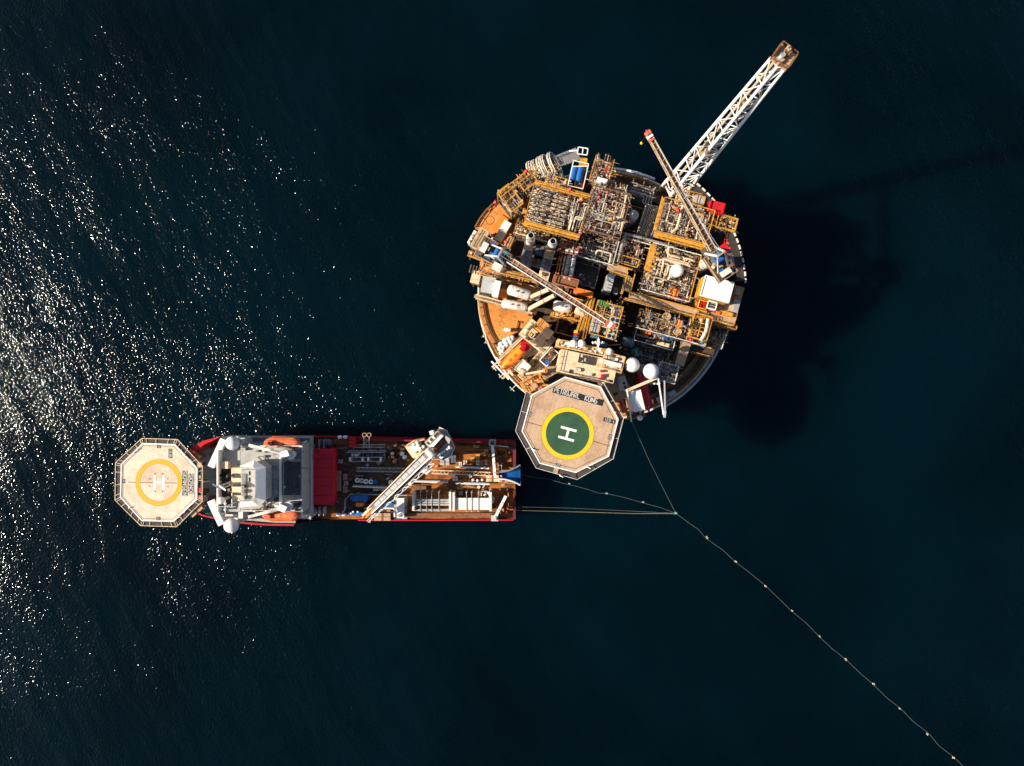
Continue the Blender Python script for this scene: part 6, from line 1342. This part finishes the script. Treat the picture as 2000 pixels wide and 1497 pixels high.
for lab, x0, y0, x1, y1, z1, m_ in (('small white box, first of the row along the port cargo wall', 896.5, 903, 901.5, 909, 9.5, 'clean_white'), ('cream box, second of the row along the port cargo wall', 905, 900, 912, 908, 9.8, 'cream'), ('orange frame crate behind the row of small boxes', 919, 893, 937, 903, 9.6, 'orange_deck'), ('cream-yellow box with a dark lid rim in the row of small boxes', 930, 900, 936, 909, 9.9, 'cream'), ('pinkish grey box in the row of small boxes', 938, 900, 943, 909, 9.9, 'pale_red'), ('pale striped box at the aft end of the row of small boxes', 947, 900, 951, 908, 9.9, 'light_grey'), ('white square hatch box on the lit centre deck', 884.5, 932, 893.5, 939, 9.4, 'clean_white'), ('small white chest beside the ladder truss', 916, 928, 921, 932, 9.2, 'clean_white'), ('cream block on the deck near the packed pipe rack', 897, 961, 903, 967, 9.5, 'cream'), ('second cream block nearer the ball buoys', 936, 963, 941, 969, 9.4, 'cream'), ('pale green box on the dark port deck aft', 933, 870, 938, 875, 9.2, 'green'), ('lavender grey box on the dark port deck aft', 925, 870, 930, 874, 9.2, 'light_grey'), ('brown framed box on the lit centre deck', 809, 950, 832, 958, 9.0, 'rust'), ('grey plated hatch under the crane house', 860, 897, 877, 909, 9.2, 'light_grey'), ('dark blue cable block beside the crane house', 881, 888, 890, 904, 9.4, 'blue_grey')):
    gear('deck_box', lab, 'box', x0, y0, x1, y1, 8, z1, m_, extra='brown')
for i in range(3): p = W(924+i*9, 938+(i % 2), 9.3); t = thing('vent_mushroom', 'small white mushroom cap on the lower cargo wall near the stern chute', 'vent cap', (p.x, p.y, SD), 0, 'white mushroom caps'); MB().sphere((0, 0, 1.1), .42, 10, 6).build('cap', 'clean_white', t, True); MB().cyl((0, 0, 0), (0, 0, 1), .2, n=8).build('stem', 'brown', t)
t = thing('anchor_gear', 'orange and brown anchor handling machinery on the port quarter', 'deck machinery', W(960, 890, 8))
for i in range(30):
    x = r8.uniform(925, 990); y = r8.uniform(868, 908); sb(t, x, y, x+r8.uniform(2, 8), y+r8.uniform(2, 6), 8, 8.6+r8.uniform(.1, 1.5), r8.choice(('orange_deck', 'rust', 'dark', 'brown', 'tan', 'rust')), 'machinery')
t = thing('quarter_gear', 'rusty bollards and rollers on the starboard quarter near the slanting white arm', 'deck machinery', W(980, 985, 8))
for i in range(16):
    x = r8.uniform(968, 995); y = r8.uniform(955, 1005); sb(t, x, y, x+r8.uniform(1.5, 4), y+r8.uniform(2, 8), 8, 8.5+r8.uniform(.1, 1.2), r8.choice(('orange_deck', 'rust', 'orange', 'tan')), 'fitting')
t = thing('crane_side_gear', 'tangle of brown and white deck machinery between the port rack and the crane deck', 'deck machinery', W(775, 882, 8))
for i in range(34):
    x = r8.uniform(758, 800); y = r8.uniform(864, 900); sb(t, x, y, x+r8.uniform(2, 6), y+r8.uniform(2, 6), 8, 8.8+r8.uniform(.1, 2.0), r8.choice(('rust', 'white', 'dark', 'brown', 'tan', 'cream', 'orange_deck')), 'machinery')
# white handling arms at the stern
for lab, a, b, wd in (('upright white handling beam across the deck near the blue stern chute', (961.6, 866), (966.5, 930), .75), ('slanting white handling arm at the starboard quarter', (988, 969), (966, 1013), .8)):
    A, B = W(*a, 12), W(*b, 12); t = thing('handling_arm', lab, 'handling arm', (A.x, A.y, SD)); MB().bar(A, B, wd, .6).build('arm', 'clean_white', t, world=True)
    base_ = A if a[1] < 900 else B; MB().box((base_.x, base_.y, 10), (2.0, 1.7, 3.6)).build('base', 'light_grey', t, world=True); MB().box((base_.x, base_.y, 12.2), (1.0, 1.0, .8)).build('motor', 'dark' if a[1] < 900 else 'cream', t, world=True)
    for f in (.3, .6, .9): p = A.lerp(B, f); MB().box((p.x, p.y, 12.35), (.3, .3, .12)).build('bolt_plate', 'grey', t, world=True)
MB().bar(W(966, 871, 10.5), W(993, 873, 10.5), .2).build('tie_bar', 'white', t, world=True)
# stern chute
t = thing('stern_chute', 'flared blue and white overboarding chute projecting from the stern', 'stern chute', W(995, 929, 8))
A = W(974, 922, 11); B = W(1016, 929, 11); q = MB(); pts = []
N = 10
for i in range(N+1):
    f = i/N; x = A.x+(B.x-A.x)*f; cy = W(0, 928.5, 11).y; hw = .9+1.9*f**2.2; zz = 10.2-.9*f**2
    pts += [(x, cy+hw+.5*0, zz+1.3), (x, cy+hw*.75, zz+.2), (x, cy, zz), (x, cy-hw*.75, zz+.2), (x, cy-hw, zz+1.3), (x, cy, zz-.9)]
fs = [(i*6+k, (i+1)*6+k, (i+1)*6+(k+1) % 6, i*6+(k+1) % 6) for i in range(N) for k in range(6)]
q.add(pts, fs+[tuple(range(6)), tuple(N*6+k for k in range(5, -1, -1))]); q.build('trough', 'blue', t, True, True)
for s_ in (-1, 1):
    P = [Vector((A.x+(B.x-A.x)*f, W(0, 928.5, 11).y+s_*(1.0+1.9*f**2.2), 11.7-.9*f**2)) for f in [i/8 for i in range(9)]]; MB().tube(P, .22, 6).build('lip', 'clean_white' if s_ < 0 else 'galv', t, True, True)
for y in (914.5, 944): sb(t, 985, y-.7, 1016.5, y+.7, 9.2, 9.7, 'yellow', 'side_rail')
sb(t, 1015.5, 912, 1017.5, 946, 8.6, 9.6, 'blue', 'end_roller'); sb(t, 986, 915, 1014, 943, 7.6, 8.7, 'tan', 'base_plate')
for y in (916, 936): sb(t, 974, y-7, 980, y+5, 8, 11.2, 'white', 'roller_box'); sb(t, 975.3, y-5, 978.7, y+3, 11.2, 11.3, 'black', 'roller_slot')
gear('tan_housing', 'tan housing at the deck end of the stern chute', 'housing', 950, 929, 974, 941, 8, 10.5, 'tan', 0, None, 'cream', 'rust')

# --- big offshore crane
CZ = 26
t = thing('offshore_crane', 'big white box-boom crane on the ship, boom lowered diagonally across the deck', 'crane', W(838, 888, 8))
p = W(838, 888, 20); MB().cyl((p.x, p.y, 8), (p.x, p.y, 19), 1.9, 1.6, n=24).build('pedestal', 'white', t, True, True)
A = W(838, 884, 24); B = W(711, 1009, 17); d_ = (B-A).normalized(); s_ = Vector((-d_.y, d_.x, 0)).normalized(); up = s_.cross(d_); up = up if up.z > 0 else -up; L = (B-A).length; an = math.atan2(d_.y, d_.x)
def bp_(f, u_, w_): wd = 2.1*(1-.25*f); return A+d_*L*f+s_*u_*wd/2+up*w_
def slab(pts4, th, m, nm): q = MB(); q.add(list(pts4)+[p_-up*th for p_ in pts4], [(0, 1, 2, 3), (7, 6, 5, 4), (0, 4, 5, 1), (1, 5, 6, 2), (2, 6, 7, 3), (3, 7, 4, 0)]); return q.build(nm, m, t, world=True)
slab([bp_(.0, -1, .4), bp_(.0, 1, .4), bp_(.86, 1, .4), bp_(.86, -1, .4)], 1.3, 'grey', 'boom')
for s2 in (-1.12, 1.12): MB().bar(bp_(.02, s2, .55), bp_(.9, s2, .55), .32, .5).build('boom_flange', 'clean_white' if s2 > 0 else 'cream', t, world=True)
for i in range(9): f = .06+i*.085; slab([bp_(f, -.62, .5), bp_(f, .62, .5), bp_(f+.078, .62, .5), bp_(f+.078, -.62, .5)], .08, 'light_grey', 'boom_panel')
slab([bp_(.86, -.95, .45), bp_(.86, -.1, .45), bp_(1.0, -.1, .45), bp_(1.0, -.95, .45)], .9, 'cream', 'boom_tip'); slab([bp_(.86, .15, .45), bp_(.86, .95, .45), bp_(.99, .95, .45), bp_(.99, .15, .45)], .9, 'orange_deck', 'boom_tip')
q = MB(); q.torus(B, s_, .7, .2, 16, 6); q.build('tip_sheave', 'orange', t, world=True)
# side truss beside the boom
for k_ in (0, 1): MB().bar(bp_(.05, 2.2+.9*k_, -.3), bp_(1.02, 1.9+.6*k_, -.3), .22).build('jib_chord', 'light_grey', t, world=True)
for i in range(16): q = MB(); q.bar(bp_(.05+i*.06, 2.2 if i % 2 else 3.0, -.3), bp_(.11+i*.06, 3.0 if i % 2 else 2.2, -.3), .14); q.build('jib_lacing', 'clean_white', t, world=True)
# machinery house polygon (aft of pivot)
def pz(pts, z0, z1, m, nm): P = pw(pts, z1); q = MB(); q.prism([(p_.x, p_.y) for p_ in P], z0, z1); return q.build(nm, m, t, world=True)
pz([(829, 864), (858, 836), (872, 843), (887, 874), (880, 891), (866, 900), (849, 893)], 19, 20, 'galv', 'machinery_deck')
pz([(831, 866), (855, 842), (861, 848), (837, 872)], 20, 24, 'cream', 'side_house')
pz([(838, 872), (861, 849), (866, 852), (843, 877)], 20, 25, 'clean_white', 'side_wall')
pz([(844, 880), (868, 853), (876, 860), (850, 886)], 20, 21, 'rust', 'winch_well')
pz([(868, 850), (880, 858), (877, 868), (871, 860)], 20, 24.5, 'light_grey', 'rear_wall')
pz([(852, 891), (877, 871), (884, 876), (862, 897)], 20, 23, 'clean_white', 'side_house'); 
pz([(856, 891), (876, 875), (880, 878), (863, 893)], 23, 23.1, 'dark', 'side_house_grille')
for i in range(5): pp = W(860+i*4.2, 889-i*3.4, 23.4); MB().box(pp, (.55, .55, .5), .7).build('vent', 'clean_white', t, world=True)
for i in range(6): pp = W(836+i*3.6, 866-i*3.6, 24.2); MB().box(pp, (.5, .8, .4), .8).build('vent', r8.choice(('brown', 'dark', 'clean_white')), t, world=True)
for i in range(4): pp = W(853+i*4.5, 872-i*4.8, 22); q = MB(); q.cyl(pp-Vector((.8, .8, 0)), pp+Vector((.8, .8, 0)), .5, n=12); q.build('winch_drum', 'rust', t, True, True)
P = pw([(858, 835), (873, 842), (888, 874), (880, 893), (866, 900)], 21); MB().rail([(p_.x, p_.y) for p_ in P], 20, 1.1, .16, 1.4).build('railing', 'clean_white', t, world=True)
pz([(790, 872), (808, 860), (829, 856), (832, 866), (841, 873), (835, 884), (816, 897), (806, 895)], 15, 17, 'cream', 'service_deck')
pz([(800, 873), (815, 866), (822, 876), (808, 886)], 17, 19, 'clean_white', 'service_house'); pz([(822, 862), (829, 859), (833, 866), (826, 870)], 17, 17.1, 'brown', 'grating')
for x, y in ((808, 869), (815, 865), (817, 871), (821, 880), (827, 873)): pp = W(x, y, 19); q = MB(); q.sphere(pp, .5, 10, 6); q.cyl((pp.x, pp.y, 17), pp, .3, n=8); q.build('air_bottle', 'clean_white', t, True, True)
P = pw([(790, 872), (808, 860), (829, 856), (832, 866)], 17.5); MB().rail([(p_.x, p_.y) for p_ in P], 17, 1.1, .14, 1.4).build('railing', 'pale_red', t, world=True)
pp = W(812, 878, 15); MB().cyl((pp.x, pp.y, 8), (pp.x, pp.y, 15), .5, n=10).build('deck_support', 'white', t, True, True)
pp = W(840, 885, 25.5); MB().capsule(pp-s_*1.2, pp+s_*1.2, 1.0, 18, .3).build('heel_pin', 'white', t, True, True)
pz([(827, 912), (836, 903), (846, 914), (833, 928), (820, 919)], 21.5, 22.4, 'clean_white', 'cab_platform'); pz([(829, 912), (835, 907), (839, 912), (833, 918)], 22.4, 22.5, 'rust', 'cab_hatch')
MB().bar(W(834, 910, 22), W(842, 897, 23), .5).build('cab_arm', 'white', t, world=True)
pz([(838, 843), (846, 841), (847, 849), (840, 850)], 21, 24, 'clean_white', 'pod')

# --- ship helideck
SH = 25.0
oct_px = [(279.5, 867.5), (341.3, 869.7), (383.9, 915.3), (383.2, 974.8), (339, 1017.4), (278, 1016), (236.9, 971), (238.4, 907.9)]
O = pw(oct_px, SH); cc = sum(O, Vector())/8; k = K(SH)
sh = thing('ship_helideck', 'cream octagonal helideck with a yellow ring over the bow of the supply ship', 'helideck', (cc.x, cc.y, SH))
q = MB(); q.prism([(p_.x, p_.y) for p_ in O], SH-.5, SH); q.build('deck', 'heli_cream', sh, world=True)
ring_between(O, inset(O, -.3), SH-.2, SH+.14, sh, 'white_edge', 'clean_white'); ring_between(inset(O, .5), inset(O, .36), SH+.004, SH+.014, sh, 'edge_line', 'brown')
hc_ = W(310.4, 942.9, SH)
disc(sh, hc_, 36.3*k, 45.7*k, SH+.002, SH+.006, 'ring_outline', 'brown'); disc(sh, hc_, 36.8*k, 45.2*k, SH+.006, SH+.014, 'yellow_ring', 'gold')
for nm, m_, gr, z_ in (('letter_outline', 'brown', .12, .008), ('letter_h', 'clean_white', 0, .02)):
    q = MB()
    for s_ in (-1, 1): q.box((hc_.x+s_*8.6*k, hc_.y, SH+z_), (5.1*k+gr, 30.2*k+gr, .01))
    q.box((hc_.x, hc_.y+.1, SH+z_), (13*k, 5*k+gr, .01)); q.build(nm, m_, sh, world=True)
q = MB(); q.bar(W(250, 942, SH+.004), W(346, 944, SH+.004), .22, .006); q.build('seam_line', 'rust', sh, world=True)
text_on(sh, 'SKANSEN', 'ship_name', 361.2, 944.6, 47.5, 8.6, 90, SH, (49.5, 10.6), dz=.03, bold=.65)
text_on(sh, 'SKANDI', 'ship_name', 373.3, 944.9, 36.5, 8.0, 90, SH, (38.5, 10.0), dz=.03, bold=.65)
text_on(sh, '12.8t', 'weight_mark', 332.9, 886.2, 17, 5, 90, SH, (18.5, 7.5))
for px, py, an in ((310.7, 871.8, 180), (309.3, 1013.6, 0), (240.8, 940, 90)): text_on(sh, '21', 'size_mark', px, py, 5.6, 5.6, an, SH, (8, 8))
netpx = [(277.3, 856.5), (347, 858.7), (395.6, 911), (395, 980), (345, 1029.2), (275, 1027), (225, 977), (226, 904)]
A = inset(O, -.4); B = pw(netpx, SH-.2)
for i in range(8):
    ring_between(A, B, SH-.35, SH-.3, sh, 'safety_net', 'netting', idx=[i]); j = (i+1) % 8; zz = lambda p_: Vector((p_.x, p_.y, SH-.15)); q = MB(); q.bar(zz(B[i]), zz(B[j]), .16)
    for f in (.0, .12, .4, .75, .94): q.bar(zz(A[i].lerp(A[j], f)), zz(B[i].lerp(B[j], f)), .13)
    q.build('net_frame', 'cream', sh, world=True)
for px, py in ((262, 884), (253, 992), (359, 1001), (268, 879), (360, 890)): p_ = W(px, py, SH); q = MB(); q.cyl((p_.x, p_.y, SH-.6), (p_.x, p_.y, SH+.4), .18, n=8); q.bar((p_.x, p_.y, SH+.4), (p_.x+.5, p_.y+.3, SH+.5), .14); q.build('foam_monitor', 'clean_white', sh, world=True)
for x0, y0, x1, y1, m_ in ((386, 953, 393, 960, 'red'), (386, 929, 392, 935, 'tan'), (387, 968, 394, 975, 'pale_red'), (385, 904, 393, 913, 'tan')): sb(sh, x0, y0, x1, y1, SH-.8, SH-.1, m_, 'hose_box')
for px, py in ((290, 900), (290, 985), (350, 900), (350, 985), (380, 943)): a = W(px, py, SH); MB().bar((a.x, a.y, SH-.5), (a.x*.93-4, -28.7+(a.y+28.7)*.5, 15), .5).build('support_strut', 'white', sh, world=True)
t = gear('deck_landing', 'tan stair landing at the lower right corner of the ship helideck', 'stairs', 367, 988, 394, 1004, 22, 24.3, 'rust', -42, None, 'tan', 'brown'); t = gear('deck_landing', 'small cluttered landing with a red reel at the upper right corner of the ship helideck', 'stairs', 366, 884, 392, 894, 20, 23.5, 'brown', 35, None, 'tan', 'red')
for i, (x, y, m_) in enumerate(((373, 890, 'teal'), (378, 884, 'red'), (370, 893, 'clean_white'))): p_ = W(x, y, 24.4); MB().sphere((p_.x, p_.y, 24.0), .5, 10, 6).build('reel', m_, t, world=True)

# tie-down rings and fittings on the ship helideck
for i in range(8):
    an = R(22.5+i*45); p_ = W(310.4+19*math.cos(an), 942.9+19*math.sin(an), SH); q = MB(); q.torus((p_.x, p_.y, SH+.02), (0, 0, 1), .14, .05, 8, 4); q.build('tie_down', 'brown', sh, world=True)
# rails, pipes and lockers crowding the bridge roofs
for i in range(34):
    x = r8.uniform(473, 588); y = r8.choice((r8.uniform(872, 900), r8.uniform(985, 998), r8.uniform(900, 970))); 
    if x < 522 and 895 < y < 990: continue
    if r8.random() < .5: a = W(x, y, 24.9); q = MB(); q.bar(a, a+Vector((r8.choice((0, 2.6)), r8.choice((1.8, 0)), 0)), .16); q.build('roof_pipe', r8.choice(('white', 'grey', 'brown')), ship, world=True)
    else: sb(ship, x, y, x+r8.uniform(1.5, 5), y+r8.uniform(1.5, 5), 24.3, 24.6+r8.uniform(.2, 1.1), r8.choice(('white', 'grey', 'dark', 'rust', 'clean_white')), 'roof_locker')
for x0, y0, x1, y1 in ((473, 874, 545, 874), (473, 996, 545, 996), (524, 905, 524, 985)): a, b = W(x0, y0, 24.3), W(x1, y1, 24.3); q = MB(); q.rail(((a.x, a.y), (b.x, b.y)), 24.3, 1.1, .12, 1.4); q.build('railing', 'white', ship, world=True)

# dark brown plate on the forward half of the working deck, and small deck fittings
P = pw([(652, 868), (792, 868), (792, 1001), (652, 1001)], 8.05); q = MB(); q.prism([(p_.x, p_.y) for p_ in P], 8.0, 8.03); q.build('dark_deck_plate', 'dark_brown', ship, world=True)
sb(ship, 545, 902, 553, 968, 24.3, 24.42, 'black', 'roof_slot'); sb(ship, 556, 876, 590, 897, 24.3, 24.36, 'grey', 'roof_panel'); sb(ship, 524, 920, 543, 965, 24.3, 24.36, 'light_grey', 'roof_panel')
for i in range(85):
    x = r8.uniform(655, 985); y = r8.uniform(864, 1008)
    if 800 < x < 962 and y > 958: continue
    m_ = r8.choice(('rust', 'dark', 'brown', 'tan', 'light_grey', 'orange_deck', 'cream', 'grey')); a = W(x, y, 8.6); q = MB()
    if r8.random() < .5: q.bar(a, a+Vector((r8.uniform(.8, 3.5), r8.uniform(-.4, .4), 0)), r8.uniform(.1, .25))
    else: q.bz(a.x, a.y, r8.uniform(.4, 1.2), r8.uniform(.4, 1.0), 8, 8+r8.uniform(.3, 1.2), r8.uniform(0, 1.5))
    q.build('deck_fitting', m_, ship, world=True)

def coaming(pts, z, m='clean_white', t_=.3, h_=.5):
    P = [W(x, y, z) for x, y in pts]; q = MB()
    for a, b in zip(P, P[1:]): q.bar(a+Vector((0, 0, h_/2)), b+Vector((0, 0, h_/2)), t_, h_)
    q.build('coaming', m, ship, world=True)
coaming([(524, 871), (591, 871), (591, 997), (524, 997)], 24.3); coaming([(607, 854), (607, 1013)], 17.1); coaming([(470, 854.5), (606, 854.5)], 17.1, 'white', .25); coaming([(554, 901), (589, 901), (589, 968), (554, 968), (554, 901)], 24.5, 'light_grey', .2, .3)
coaming([(473, 871.5), (520, 871.5)], 24.3, 'clean_white', .25); coaming([(473, 996.5), (520, 996.5)], 24.3, 'clean_white', .25); coaming([(425, 914), (454, 914), (454, 991), (425, 991)], 23.6, 'white', .25)
coaming([(498, 903), (518, 914), (518, 977), (505, 987)], 31.2, 'brown', .2, .3)
for x, y in ((500, 880), (512, 878), (533, 884), (536, 987), (515, 990), (498, 1000), (560, 880), (575, 985)): sb(ship, x, y, x+r8.uniform(4, 9), y+r8.uniform(3, 6), 24.3, 25.5, r8.choice(('white', 'dark', 'grey')), 'vent_box')
